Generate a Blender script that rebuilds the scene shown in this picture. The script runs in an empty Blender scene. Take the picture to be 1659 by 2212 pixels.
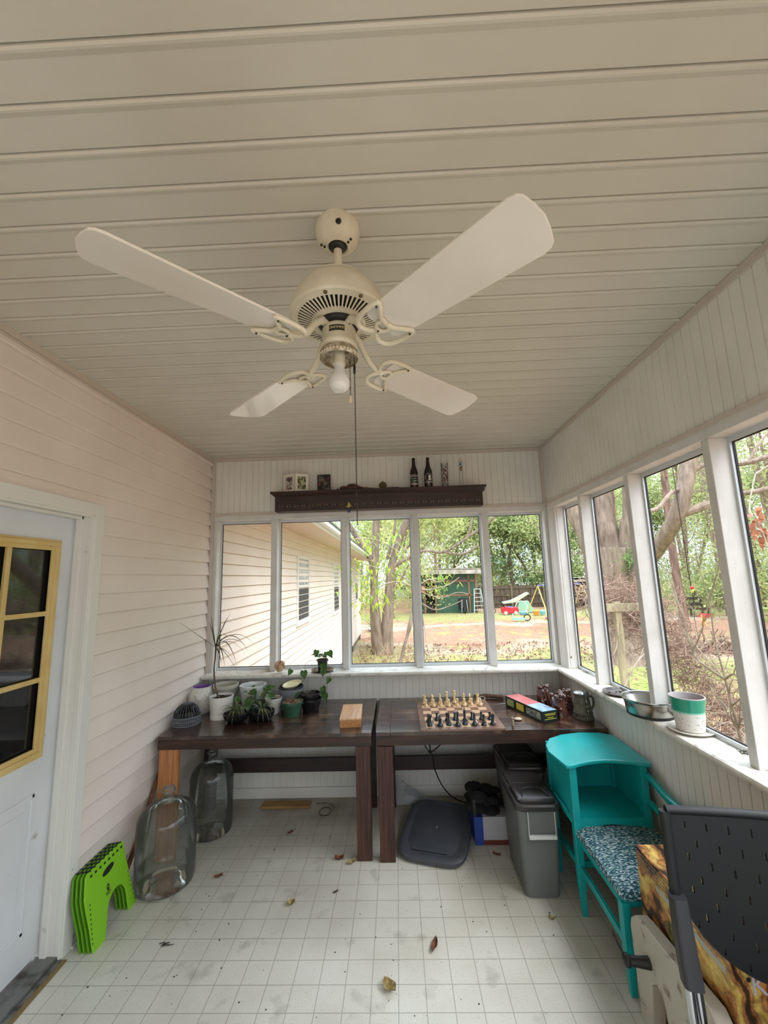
import bpy, math, random
import numpy as np
from mathutils import Vector, Matrix

# ------------------------------------------------------------------ camera, world, light
SC = bpy.context.scene
COL = SC.collection
SC.view_settings.view_transform = 'Standard'
SC.view_settings.look = 'None'
SC.view_settings.gamma = 1.0
SC.view_settings.use_curve_mapping = False
SC.view_settings.exposure = 0.56

cam_data = bpy.data.cameras.new('camera')
cam = bpy.data.objects.new('camera', cam_data)
COL.objects.link(cam)
cam_data.sensor_fit = 'HORIZONTAL'
cam_data.sensor_width = 36.0
cam_data.lens = 36.0 * 896.97 / 1659.0
cam_data.clip_start = 0.02
cam_data.clip_end = 400.0
RIGHT = Vector((0.99912357, 0.030146, -0.02903971))
UP = Vector((0.03335635, -0.15430013, 0.9874608))
FWD = Vector((-0.02528716, 0.98756402, 0.15517046))
cam.matrix_world = Matrix(((RIGHT.x, UP.x, -FWD.x, 0.0),
                           (RIGHT.y, UP.y, -FWD.y, 0.0),
                           (RIGHT.z, UP.z, -FWD.z, 1.669),
                           (0, 0, 0, 1)))
SC.camera = cam

SKY_STRENGTH = 1.45
SUN_STRENGTH = 2.3
FILL_LIGHT = 4.2  # power of the added fill lamps

world = bpy.data.worlds.new('overcast_sky')
SC.world = world
world.use_nodes = True
wn = world.node_tree.nodes
wl = world.node_tree.links
wn.clear()
w_out = wn.new('ShaderNodeOutputWorld')
w_bg = wn.new('ShaderNodeBackground')
w_bg.inputs['Strength'].default_value = SKY_STRENGTH
w_tc = wn.new('ShaderNodeTexCoord')
w_map = wn.new('ShaderNodeMapping')
w_map.inputs['Scale'].default_value = (1.0, 1.0, 2.2)
w_noise = wn.new('ShaderNodeTexNoise')
w_noise.inputs['Scale'].default_value = 3.0
w_noise.inputs['Detail'].default_value = 6.0
w_ramp = wn.new('ShaderNodeValToRGB')
w_ramp.color_ramp.elements[0].position = 0.40
w_ramp.color_ramp.elements[0].color = (0.55, 0.70, 0.90, 1)
w_ramp.color_ramp.elements[1].position = 0.58
w_ramp.color_ramp.elements[1].color = (0.92, 0.95, 1.0, 1)
wl.new(w_tc.outputs['Generated'], w_map.inputs['Vector'])
wl.new(w_map.outputs['Vector'], w_noise.inputs['Vector'])
wl.new(w_noise.outputs['Fac'], w_ramp.inputs['Fac'])
w_sep = wn.new('ShaderNodeSeparateXYZ')
wl.new(w_tc.outputs['Generated'], w_sep.inputs[0])
w_grad = wn.new('ShaderNodeMapRange')            # an overcast sky is several times brighter overhead than at the horizon
w_grad.inputs['From Min'].default_value = 0.15
w_grad.inputs['From Max'].default_value = 0.9
w_grad.inputs['To Min'].default_value = SKY_STRENGTH
w_grad.inputs['To Max'].default_value = SKY_STRENGTH * 3.4
wl.new(w_sep.outputs['Z'], w_grad.inputs['Value'])
wl.new(w_grad.outputs[0], w_bg.inputs['Strength'])
wl.new(w_ramp.outputs['Color'], w_bg.inputs['Color'])
wl.new(w_bg.outputs['Background'], w_out.inputs['Surface'])

sun_data = bpy.data.lights.new('sun', 'SUN')
sun_data.energy = SUN_STRENGTH
sun_data.angle = math.radians(40)
sun_data.color = (1.0, 0.985, 0.96)
sun = bpy.data.objects.new('sun', sun_data)
COL.objects.link(sun)
sun.rotation_euler = (math.radians(16), math.radians(30), 0)     # high, from the open yard side


def fill_light(name, loc, rot, sx, sy, power, col=(0.96, 0.98, 1.0)):
    """an added area lamp, out of view, that lifts the brightness of the porch"""
    d = bpy.data.lights.new(name, 'AREA')
    d.shape = 'RECTANGLE'
    d.size, d.size_y = sx, sy
    d.energy = power
    d.color = col
    o = bpy.data.objects.new(name, d)
    o.location = loc
    o.rotation_euler = rot
    COL.objects.link(o)
    return o


REAR_Y = -2.2
# unseen area lamps added behind the camera to brighten the porch
fill_light('fill_rear', (-0.1, REAR_Y + 0.06, 1.58), (math.radians(58), 0, 0), 2.6, 1.0, FILL_LIGHT * 1.5)
fill_light('fill_right', (1.20, -0.6, 1.60), (0, math.radians(58), 0), 1.0, 2.6, FILL_LIGHT * 2.6)

# ------------------------------------------------------------------ helpers
RNG = random.Random(7)
NR = np.random.default_rng(11)
PI = math.pi


def s(r, g, b):
    def f(c):
        c = c / 255.0
        return c / 12.92 if c <= 0.04045 else ((c + 0.055) / 1.055) ** 2.4
    return (f(r), f(g), f(b), 1.0)


def mixc(a, b, t):
    return tuple(a[i] * (1 - t) + b[i] * t for i in range(3)) + (1.0,)


MATS = {}


def new_mat(name):
    m = bpy.data.materials.new(name)
    m.use_nodes = True
    nt = m.node_tree
    nt.nodes.clear()
    out = nt.nodes.new('ShaderNodeOutputMaterial')
    return m, nt, out


def mat(name, col, rough=0.6, metal=0.0, col2=None, vs=(20, 20, 20), lo=0.35, hi=0.65, bump=0.0, bs=(80, 80, 80),
        spec=0.5, coat=0.0, detail=4.0, trans=0.0, emit=0.0, alpha=None, dirt=None, ds=6.0, dlo=0.62, dhi=0.75):
    if name in MATS:
        return MATS[name]
    m, nt, out = new_mat(name)
    N, L = nt.nodes, nt.links
    p = N.new('ShaderNodeBsdfPrincipled')
    p.inputs['Base Color'].default_value = col
    p.inputs['Roughness'].default_value = rough
    p.inputs['Metallic'].default_value = metal
    p.inputs['Specular IOR Level'].default_value = spec
    p.inputs['Coat Weight'].default_value = coat
    p.inputs['Coat Roughness'].default_value = 0.12
    L.new(p.outputs[0], out.inputs[0])
    tc = N.new('ShaderNodeTexCoord')

    def noise(sc, det=4.0):
        mp = N.new('ShaderNodeMapping')
        mp.inputs['Scale'].default_value = sc if isinstance(sc, tuple) else (sc, sc, sc)
        L.new(tc.outputs['Object'], mp.inputs['Vector'])
        n = N.new('ShaderNodeTexNoise')
        n.inputs['Scale'].default_value = 1.0
        n.inputs['Detail'].default_value = det
        L.new(mp.outputs[0], n.inputs['Vector'])
        return n

    last = None
    if col2 is not None:
        n = noise(vs, detail)
        r = N.new('ShaderNodeValToRGB')
        r.color_ramp.elements[0].position = lo
        r.color_ramp.elements[0].color = col
        r.color_ramp.elements[1].position = hi
        r.color_ramp.elements[1].color = col2
        L.new(n.outputs['Fac'], r.inputs['Fac'])
        last = r.outputs['Color']
    if dirt is not None:
        n = noise(ds, 8.0)
        r = N.new('ShaderNodeValToRGB')
        r.color_ramp.elements[0].position = dlo
        r.color_ramp.elements[0].color = (0, 0, 0, 1)
        r.color_ramp.elements[1].position = dhi
        r.color_ramp.elements[1].color = (1, 1, 1, 1)
        L.new(n.outputs['Fac'], r.inputs['Fac'])
        mx = N.new('ShaderNodeMix')
        mx.data_type = 'RGBA'
        if last is not None:
            L.new(last, mx.inputs['A'])
        else:
            mx.inputs['A'].default_value = col
        mx.inputs['B'].default_value = dirt
        L.new(r.outputs['Color'], mx.inputs['Factor'])
        last = mx.outputs['Result']
    if last is not None:
        L.new(last, p.inputs['Base Color'])
    if bump > 0:
        n = noise(bs, 4.0)
        b = N.new('ShaderNodeBump')
        b.inputs['Strength'].default_value = bump
        b.inputs['Distance'].default_value = 0.01
        L.new(n.outputs['Fac'], b.inputs['Height'])
        L.new(b.outputs[0], p.inputs['Normal'])
    if trans > 0:
        t = N.new('ShaderNodeBsdfTranslucent')
        if last is not None:
            L.new(last, t.inputs['Color'])
        else:
            t.inputs['Color'].default_value = col
        ms = N.new('ShaderNodeMixShader')
        ms.inputs[0].default_value = trans
        L.new(p.outputs[0], ms.inputs[1])
        L.new(t.outputs[0], ms.inputs[2])
        L.new(ms.outputs[0], out.inputs[0])
    MATS[name] = m
    return m


def thin_glass(name, tint=(1, 1, 1, 1), gloss=1.0, rough=0.02, film=None, film_amt=0.0, ior=1.45):
    """clear thin glass: transmits straight through, reflects by Fresnel, with an optional dusty film"""
    if name in MATS:
        return MATS[name]
    m, nt, out = new_mat(name)
    N, L = nt.nodes, nt.links
    t = N.new('ShaderNodeBsdfTransparent')
    t.inputs['Color'].default_value = tint
    g = N.new('ShaderNodeBsdfGlossy')
    g.inputs['Roughness'].default_value = rough
    fr = N.new('ShaderNodeFresnel')
    fr.inputs['IOR'].default_value = ior
    mm = N.new('ShaderNodeMath')
    mm.operation = 'MULTIPLY'
    mm.inputs[1].default_value = gloss
    mm.use_clamp = True
    L.new(fr.outputs[0], mm.inputs[0])
    ms = N.new('ShaderNodeMixShader')
    L.new(mm.outputs[0], ms.inputs[0])
    L.new(t.outputs[0], ms.inputs[1])
    L.new(g.outputs[0], ms.inputs[2])
    last = ms.outputs[0]
    if film is not None:
        d = N.new('ShaderNodeBsdfDiffuse')
        d.inputs['Color'].default_value = film
        m2 = N.new('ShaderNodeMixShader')
        m2.inputs[0].default_value = film_amt
        L.new(last, m2.inputs[1])
        L.new(d.outputs[0], m2.inputs[2])
        last = m2.outputs[0]
    L.new(last, out.inputs[0])
    MATS[name] = m
    return m


class MB:
    """collects faces of one part"""

    def __init__(self):
        self.v, self.f, self.mi = [], [], []

    def add(self, vs, fs, mi=0):
        o = len(self.v)
        self.v.extend([tuple(map(float, p)) for p in vs])
        for f in fs:
            self.f.append(tuple(i + o for i in f))
            self.mi.append(mi)
        return self

    def box(self, x0, x1, y0, y1, z0, z1, mi=0):
        vs = [(x, y, z) for z in (z0, z1) for y in (y0, y1) for x in (x0, x1)]
        return self.add(vs, [(0, 2, 3, 1), (4, 5, 7, 6), (0, 1, 5, 4), (2, 6, 7, 3), (0, 4, 6, 2), (1, 3, 7, 5)], mi)

    def obox(self, a, b, w, h, up=(0, 0, 1), mi=0):
        """a bar of section w x h from a to b"""
        a, b = Vector(a), Vector(b)
        d = (b - a).normalized()
        u = Vector(up)
        sd = d.cross(u)
        if sd.length < 1e-5:
            sd = d.cross(Vector((1, 0, 0)))
        sd.normalize()
        u = sd.cross(d).normalized()
        vs = []
        for p in (a, b):
            for i, j in ((-1, -1), (1, -1), (1, 1), (-1, 1)):
                vs.append(p + sd * (i * w / 2) + u * (j * h / 2))
        return self.add(vs, [(0, 1, 2, 3), (7, 6, 5, 4), (0, 4, 5, 1), (1, 5, 6, 2), (2, 6, 7, 3), (3, 7, 4, 0)], mi)

    def tube(self, pts, rad, n=8, mi=0, caps=True, flat=1.0):
        pts = [Vector(p) for p in pts]
        k = len(pts)
        if not hasattr(rad, '__len__'):
            rad = [rad] * k
        rings = []
        ref = None
        for i, p in enumerate(pts):
            d = (pts[min(i + 1, k - 1)] - pts[max(i - 1, 0)])
            if d.length < 1e-9:
                d = Vector((0, 0, 1))
            d.normalize()
            if ref is None:
                ref = Vector((0, 0, 1)) if abs(d.z) < 0.9 else Vector((1, 0, 0))
            a = ref - d * ref.dot(d)
            if a.length < 1e-4:
                a = Vector((1, 0, 0)) - d * d.x
                if a.length < 1e-4:
                    a = Vector((0, 1, 0)) - d * d.y
            a.normalize()
            ref = a
            b = d.cross(a)
            rings.append([p + a * (math.cos(2 * PI * j / n) * rad[i] * flat) + b * (math.sin(2 * PI * j / n) * rad[i]) for j in range(n)])
        vs = [v for r in rings for v in r]
        fs = []
        for i in range(k - 1):
            for j in range(n):
                fs.append((i * n + j, i * n + (j + 1) % n, (i + 1) * n + (j + 1) % n, (i + 1) * n + j))
        if caps:
            fs.append(tuple(reversed(range(n))))
            fs.append(tuple((k - 1) * n + j for j in range(n)))
        return self.add(vs, fs, mi)

    def lathe(self, prof, c=(0, 0, 0), n=32, mi=0, a0=0.0, sides=None, mod=None):
        """prof: list of (r, z) round a vertical axis"""
        vs = []
        for (r, z) in prof:
            for j in range(n):
                a = a0 + 2 * PI * j / n
                rr = r if mod is None else r * mod(a, z)
                vs.append((c[0] + rr * math.cos(a), c[1] + rr * math.sin(a), c[2] + z))
        fs = []
        for i in range(len(prof) - 1):
            if prof[i][0] < 1e-6 and prof[i + 1][0] < 1e-6:
                continue
            for j in range(n):
                fs.append((i * n + j, i * n + (j + 1) % n, (i + 1) * n + (j + 1) % n, (i + 1) * n + j))
        return self.add(vs, fs, mi)

    def prism(self, poly, lift, mi=0):
        """poly: list of 3d points (planar outline), lift: vector of the thickness"""
        n = len(poly)
        L = Vector(lift)
        a = [Vector(p) for p in poly]
        b = [p + L for p in a]
        fs = [tuple(reversed(range(n))), tuple(range(n, 2 * n))]
        for i in range(n):
            fs.append((i, (i + 1) % n, n + (i + 1) % n, n + i))
        return self.add(a + b, fs, mi)

    def extrude(self, prof, v, mi=0):
        """open profile (3d points) swept along v: a sheet"""
        n = len(prof)
        V = Vector(v)
        a = [Vector(p) for p in prof]
        return self.add(a + [p + V for p in a], [(i, i + 1, n + i + 1, n + i) for i in range(n - 1)], mi)

    def sphere(self, c, r, n=12, m=8, sc=(1, 1, 1), mi=0):
        vs, fs = [], []
        for i in range(m + 1):
            t = PI * i / m
            for j in range(n):
                a = 2 * PI * j / n
                vs.append((c[0] + r * sc[0] * math.sin(t) * math.cos(a), c[1] + r * sc[1] * math.sin(t) * math.sin(a), c[2] + r * sc[2] * math.cos(t)))
        for i in range(m):
            for j in range(n):
                fs.append((i * n + j, (i + 1) * n + j, (i + 1) * n + (j + 1) % n, i * n + (j + 1) % n))
        return self.add(vs, fs, mi)

    def xf(self, M):
        self.v = [tuple(M @ Vector(p)) for p in self.v]
        return self

    def build(self, name, m, parent=None, smooth=False, loc=None, bevel=0.0, solid=0.0):
        me = bpy.data.meshes.new(name)
        vs = [Vector(p) for p in self.v]
        org = Vector((0, 0, 0))
        if loc == 'base' and vs:
            xs = [p.x for p in vs]; ys = [p.y for p in vs]; zs = [p.z for p in vs]
            org = Vector(((min(xs) + max(xs)) / 2, (min(ys) + max(ys)) / 2, min(zs)))
        me.from_pydata([p - org for p in vs], [], self.f)
        ms = m if isinstance(m, (list, tuple)) else [m]
        for q in ms:
            me.materials.append(q)
        if len(ms) > 1:
            me.polygons.foreach_set('material_index', self.mi)
        if smooth:
            me.polygons.foreach_set('use_smooth', [True] * len(me.polygons))
            me.set_sharp_from_angle(angle=math.radians(38))
        me.update()
        o = bpy.data.objects.new(name, me)
        COL.objects.link(o)
        o.location = org
        if parent is not None:
            o.parent = parent
            if parent.type == 'MESH' or parent.type == 'EMPTY':
                o.location = org - gloc(parent)
        if bevel > 0:
            b = o.modifiers.new('bevel', 'BEVEL')
            b.width = bevel
            b.segments = 2
            b.limit_method = 'ANGLE'
        if solid > 0:
            q = o.modifiers.new('solid', 'SOLIDIFY')
            q.thickness = solid
            q.offset = 0
        return o


def gloc(o):
    """location of an unrotated chain of parents"""
    p = Vector(o.location)
    while o.parent is not None:
        o = o.parent
        p = p + o.location
    return p


def tag(o, label=None, cat=None, group=None, kind=None):
    if label: o['label'] = label
    if cat: o['category'] = cat
    if group: o['group'] = group
    if kind: o['kind'] = kind
    return o


def thing(name, label, cat, loc=(0, 0, 0), group=None):
    o = bpy.data.objects.new(name, None)
    o.empty_display_size = 0.05
    COL.objects.link(o)
    o.location = loc
    return tag(o, label, cat, group)


def copy_tree(o, parent=None, delta=None):
    c = o.copy()
    COL.objects.link(c)
    if parent is not None:
        c.parent = parent
    for ch in list(o.children):
        copy_tree(ch, c)
    return c


def struct(name, mb, m, parent=None, smooth=False, **k):
    o = mb.build(name, m, parent, smooth, **k)
    if parent is None:
        o['kind'] = 'structure'
    return o


def text_mesh(name, body, size, m, parent, loc, ux, uy, depth=0.0005, align='CENTER', sx=1.0):
    cu = bpy.data.curves.new(name, 'FONT')
    cu.body = body
    cu.size = size
    cu.align_x = align
    cu.align_y = 'CENTER'
    cu.extrude = depth
    cu.resolution_u = 3
    tmp = bpy.data.objects.new(name + '_tmp', cu)
    COL.objects.link(tmp)
    bpy.context.view_layer.update()
    dg = bpy.context.evaluated_depsgraph_get()
    me = bpy.data.meshes.new_from_object(tmp.evaluated_get(dg))
    bpy.data.objects.remove(tmp)
    me.materials.clear()
    me.materials.append(m)
    ux, uy = Vector(ux).normalized(), Vector(uy).normalized()
    uz = ux.cross(uy)
    L = Vector(loc)
    co = np.empty(len(me.vertices) * 3)
    me.vertices.foreach_get('co', co)
    co = co.reshape(-1, 3)
    B = np.array([list(ux * sx), list(uy), list(uz)])
    co = co @ B + np.array(list(L))
    me.vertices.foreach_set('co', co.ravel())
    me.update()
    o = bpy.data.objects.new(name, me)
    COL.objects.link(o)
    if parent is not None:
        o.parent = parent
        o.location = -gloc(parent)
    return o


def cards(centers, length, width, m, name, parent=None, up_bias=0.0, jitter=0.4, bend=True, droop=0.0):
    """leaf blades: one folded diamond per centre, random directions"""
    C = np.asarray(centers, float)
    n = len(C)
    d = NR.normal(size=(n, 3))
    d[:, 2] += up_bias - droop
    d /= np.linalg.norm(d, axis=1)[:, None]
    r = NR.normal(size=(n, 3))
    w = np.cross(d, r)
    w /= np.maximum(np.linalg.norm(w, axis=1)[:, None], 1e-6)
    nn = np.cross(d, w)
    sc = (1 + jitter * NR.uniform(-1, 1, n))[:, None]
    l = length * sc
    ww = width * sc
    V = np.empty((n, 4, 3))
    V[:, 0] = C - d * l / 2
    V[:, 1] = C + w * ww / 2 + nn * l * 0.06
    V[:, 2] = C + d * l / 2
    V[:, 3] = C - w * ww / 2 + nn * l * 0.06
    me = bpy.data.meshes.new(name)
    me.vertices.add(n * 4)
    me.vertices.foreach_set('co', V.reshape(-1))
    me.loops.add(n * 4)
    me.loops.foreach_set('vertex_index', np.arange(n * 4, dtype=np.int32))
    me.polygons.add(n)
    me.polygons.foreach_set('loop_start', np.arange(0, n * 4, 4, dtype=np.int32))
    me.polygons.foreach_set('loop_total', np.full(n, 4, dtype=np.int32))
    me.materials.append(m)
    me.update(calc_edges=True)
    o = bpy.data.objects.new(name, me)
    COL.objects.link(o)
    if parent is not None:
        o.parent = parent
        o.location = -gloc(parent)
    return o


def arc_leaf(mb, p0, p1, sag, w, n=8, mi=0, side=None, taper=True):
    """a strap leaf from p0 to p1 that arches up by sag"""
    p0, p1 = Vector(p0), Vector(p1)
    d = p1 - p0
    sd = d.cross(Vector((0, 0, 1))) if side is None else Vector(side)
    if sd.length < 1e-5:
        sd = Vector((1, 0, 0))
    sd.normalize()
    vs, fs = [], []
    for i in range(n + 1):
        t = i / n
        p = p0 + d * t + Vector((0, 0, sag * 4 * t * (1 - t)))
        ww = w * (0.55 + 1.2 * t) if t < 0.3 else w * (0.91 * (1 - (t - 0.3) / 0.7) ** 0.8 + 0.02)
        vs += [p - sd * ww / 2, p + Vector((0, 0, -ww * 0.25)), p + sd * ww / 2]
    for i in range(n):
        a = 3 * i
        fs += [(a, a + 1, a + 4, a + 3), (a + 1, a + 2, a + 5, a + 4)]
    mb.add(vs, fs, mi)


def heart_leaf(mb, c, tip, nrm, size, mi=0):
    """a heart shaped leaf blade whose stalk end is c and that points along tip"""
    c, t, n = Vector(c), Vector(tip).normalized(), Vector(nrm)
    sd = t.cross(n)
    if sd.length < 1e-4:
        sd = t.cross(Vector((1, 0, 0.3)))
    sd.normalize()
    n = sd.cross(t).normalized()
    out = [(-0.12, 0.0), (-0.25, 0.22), (-0.12, 0.42), (0.15, 0.48), (0.45, 0.36), (0.78, 0.14), (1.0, 0.0)]
    mid = [(x, 0) for x, _ in out]
    vs = []
    for x, y in out:
        vs.append(c + t * (x * size) + sd * (y * size) + n * (abs(y) * size * 0.25))
    for x, y in mid:
        vs.append(c + t * ((x if x > 0 else 0) * size) - n * (0.05 * size * (x > 0.6)))
    for x, y in out:
        vs.append(c + t * (x * size) - sd * (y * size) + n * (abs(y) * size * 0.25))
    k = len(out)
    fs = []
    for i in range(k - 1):
        fs.append((i, i + 1, k + i + 1, k + i))
        fs.append((k + i, k + i + 1, 2 * k + i + 1, 2 * k + i))
    mb.add(vs, fs, mi)
# ------------------------------------------------------------------ the porch
H = 2.745
XL, XR, YB = -1.595, 1.282, 3.507
SILL, HEAD = 0.94, 2.19
GROUND = -0.85

m_ceiling = mat('white_vinyl_soffit', s(204, 201, 189), 0.45, col2=s(195, 190, 176), vs=(1.5, 1.5, 1.5), lo=0.3, hi=0.7, bump=0.05, bs=(300, 300, 300))
m_siding = mat('pinkish_beige_vinyl_siding', s(234, 223, 213), 0.5, col2=s(228, 215, 204), vs=(2, 2, 2), bump=0.05, bs=(200, 60, 260),
               dirt=s(150, 130, 118), ds=30, dlo=0.76, dhi=0.80)
m_bead = mat('off_white_beadboard', s(224, 222, 214), 0.55, col2=s(214, 212, 203), vs=(3, 3, 3), bump=0.08, bs=(300, 300, 120))
m_white = mat('white_painted_wood', s(214, 213, 208), 0.5, col2=s(202, 200, 193), vs=(8, 8, 5), dirt=s(110, 104, 92), ds=28, dlo=0.70, dhi=0.78, bump=0.1, bs=(120, 120, 20))
m_sill = mat('dirty_white_sill_paint', s(222, 220, 210), 0.45, col2=s(204, 200, 188), vs=(14, 14, 14), dirt=s(132, 126, 108), ds=22, dlo=0.58, dhi=0.74)
m_trim = mat('beige_trim', s(196, 186, 174), 0.5)
m_alu = mat('grey_white_frame_metal', s(205, 210, 212), 0.35, metal=0.3)
m_gasket = mat('dark_screen_gasket', s(30, 30, 32), 0.7)


def floor_mat():
    m, nt, out = new_mat('speckled_vinyl_floor')
    N, L = nt.nodes, nt.links
    p = N.new('ShaderNodeBsdfPrincipled')
    L.new(p.outputs[0], out.inputs[0])
    tc = N.new('ShaderNodeTexCoord')
    sx = N.new('ShaderNodeSeparateXYZ')
    L.new(tc.outputs['Object'], sx.inputs[0])
    lines = []
    for ax, off, pit in (('X', -0.048, 0.1105), ('Y', 2.004, 0.1135)):
        a = N.new('ShaderNodeMath'); a.operation = 'SUBTRACT'; a.inputs[1].default_value = off - pit * 200
        L.new(sx.outputs[ax], a.inputs[0])
        b = N.new('ShaderNodeMath'); b.operation = 'DIVIDE'; b.inputs[1].default_value = pit
        L.new(a.outputs[0], b.inputs[0])
        c = N.new('ShaderNodeMath'); c.operation = 'FRACT'
        L.new(b.outputs[0], c.inputs[0])
        d = N.new('ShaderNodeMath'); d.operation = 'PINGPONG'; d.inputs[1].default_value = 0.5
        L.new(c.outputs[0], d.inputs[0])
        e = N.new('ShaderNodeMath'); e.operation = 'LESS_THAN'; e.inputs[1].default_value = 0.016
        L.new(d.outputs[0], e.inputs[0])
        lines.append(e)
    mx = N.new('ShaderNodeMath'); mx.operation = 'MAXIMUM'
    L.new(lines[0].outputs[0], mx.inputs[0]); L.new(lines[1].outputs[0], mx.inputs[1])

    def ramp(scale, det, p0, c0, p1, c1):
        n = N.new('ShaderNodeTexNoise'); n.inputs['Scale'].default_value = scale; n.inputs['Detail'].default_value = det
        L.new(tc.outputs['Object'], n.inputs['Vector'])
        r = N.new('ShaderNodeValToRGB')
        r.color_ramp.elements[0].position = p0; r.color_ramp.elements[0].color = c0
        r.color_ramp.elements[1].position = p1; r.color_ramp.elements[1].color = c1
        L.new(n.outputs['Fac'], r.inputs['Fac'])
        return r
    base = ramp(2.2, 6, 0.35, s(216, 216, 206), 0.62, s(200, 198, 184))
    speck = ramp(160, 2, 0.60, (0, 0, 0, 1), 0.72, (1, 1, 1, 1))
    blot = ramp(7, 10, 0.60, (0, 0, 0, 1), 0.78, (1, 1, 1, 1))

    def mix(a, bcol, f, amt):
        q = N.new('ShaderNodeMath'); q.operation = 'MULTIPLY'; q.inputs[1].default_value = amt
        L.new(f, q.inputs[0])
        m_ = N.new('ShaderNodeMix'); m_.data_type = 'RGBA'
        L.new(q.outputs[0], m_.inputs['Factor']); L.new(a, m_.inputs['A']); m_.inputs['B'].default_value = bcol
        return m_.outputs['Result']
    c = mix(base.outputs['Color'], s(150, 146, 130), speck.outputs['Color'], 0.5)
    c = mix(c, s(120, 116, 100), blot.outputs['Color'], 0.55)
    c = mix(c, s(112, 108, 96), mx.outputs[0], 0.55)
    # old yellow brown floor stain, deepened to paint in the shade under the tables
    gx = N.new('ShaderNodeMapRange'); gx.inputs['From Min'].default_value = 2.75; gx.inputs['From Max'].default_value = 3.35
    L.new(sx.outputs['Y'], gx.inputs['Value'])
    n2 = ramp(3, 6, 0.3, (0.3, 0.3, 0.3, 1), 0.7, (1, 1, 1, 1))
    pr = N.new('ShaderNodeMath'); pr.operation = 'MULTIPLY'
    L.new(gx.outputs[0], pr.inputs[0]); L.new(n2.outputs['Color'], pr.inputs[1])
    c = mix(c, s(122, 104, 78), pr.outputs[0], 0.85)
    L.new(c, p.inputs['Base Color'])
    p.inputs['Roughness'].default_value = 0.42
    b = N.new('ShaderNodeBump'); b.inputs['Strength'].default_value = 0.25; b.inputs['Distance'].default_value = 0.002; b.invert = True
    L.new(mx.outputs[0], b.inputs['Height']); L.new(b.outputs[0], p.inputs['Normal'])
    return m


Y0 = REAR_Y
struct('floor', MB().box(XL - 0.15, XR + 0.1, Y0, YB + 0.1, -0.12, 0.0), floor_mat())
# skirt of the porch down to the ground
sk = MB()
sk.box(XL - 0.1, XR + 0.06, YB + 0.04, YB + 0.09, GROUND - 0.1, -0.12)
sk.box(XR + 0.03, XR + 0.08, Y0, YB + 0.09, GROUND - 0.1, -0.12)
struct('trim_1', sk, mat('grey_lattice_boards', s(150, 142, 130), 0.8, bump=0.3))

# ceiling: soffit boards that run across the room
c = MB()
prof = []
pit = 0.1042
y = 0.653 - pit * 28
while y < YB + 0.1:
    prof += [(XL - 0.1, y - 0.002, H + 0.0), (XL - 0.1, y - 0.001, H + 0.006), (XL - 0.1, y + 0.002, H + 0.006), (XL - 0.1, y + 0.003, H - 0.001), (XL - 0.1, y + 0.007, H - 0.0055),
             (XL - 0.1, y + 0.012, H - 0.0055), (XL - 0.1, y + 0.026, H + 0.0)]
    y += pit
c.extrude(prof, (XR - XL + 0.2, 0, 0))
struct('ceiling', c, m_ceiling)
struct('trim_2', MB().box(XL - 0.25, XR + 0.14, Y0 - 0.05, YB + 0.16, H + 0.02, H + 0.16), mat('roof_deck', s(120, 115, 110), 0.9))


def siding(mb, x, y0, y1, z0, z1, sgn=1.0, pitch=0.1045, off=2.672, depth=0.020):
    """lapped siding on a wall that faces +x"""
    prof = []
    k0 = math.floor((off - z1) / pitch)
    z = off - k0 * pitch
    prof = []
    pts = []
    k = 0
    zt = z1
    while zt > z0 + 1e-6:
        zb = max(z0, math.floor((zt - off) / pitch + 1e-6) * pitch + off)
        if zb >= zt - 1e-6:
            zb = max(z0, zb - pitch)
        f = lambda q, b=math.floor((zt - 1e-5 - off) / pitch) * pitch + off: depth * (1 - (q - b) / pitch)
        pts.append((x + f(zt) + 0.003, zt - 0.006 if zt < z1 - 1e-6 else zt))
        pts.append((x + f(zb), zb + 0.003 if zb > z0 else zb))
        if zb > z0:
            pts.append((x + f(zb) - 0.001, zb))
            pts.append((x - 0.004, zb + 0.001))
            pts.append((x - 0.004, zb - 0.006))
        zt = zb
    mb.extrude([(a, y0, b) for a, b in pts], (0, y1 - y0, 0))
    return mb


DY0, DY1, DZ = 1.17, 2.12, 2.03
w = MB()
siding(w, XL, DY1 + 0.028, YB - 0.012, 0.0, H)
siding(w, XL, DY0 - 0.05, DY1 + 0.028, DZ + 0.02, H)
siding(w, XL, Y0, DY0 - 0.05, 0.0, H)
w.box(XL - 0.10, XL - 0.001, DY1 + 0.03, YB + 0.1, -0.1, H)
w.box(XL - 0.10, XL - 0.001, DY0 - 0.05, DY1 + 0.035, DZ + 0.02, H)
w.box(XL - 0.10, XL - 0.001, Y0, DY0 - 0.05, -0.1, H)
struct('wall_left', w, m_siding)
t = MB()
t.box(XL, XL + 0.022, Y0, YB, H - 0.034, H)
t.box(XL, XL + 0.018, Y0, YB, H - 0.05, H - 0.036)
struct('trim_3', t, mat('siding_trim', s(198, 186, 172), 0.5))
t = MB()
t.box(XL, XL + 0.012, DY1 + 0.06, YB, 0.0, 0.03)
t.box(XL + 0.012, XL + 0.03, DY1 + 0.06, YB, 0.0, 0.012)
struct('baseboard_left', t, m_white)
# corner channel of the siding
t = MB()
t.box(XL + 0.012, XL + 0.040, YB - 0.016, YB, 0.0, H - 0.035)
struct('trim_4', t, m_trim)


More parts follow.
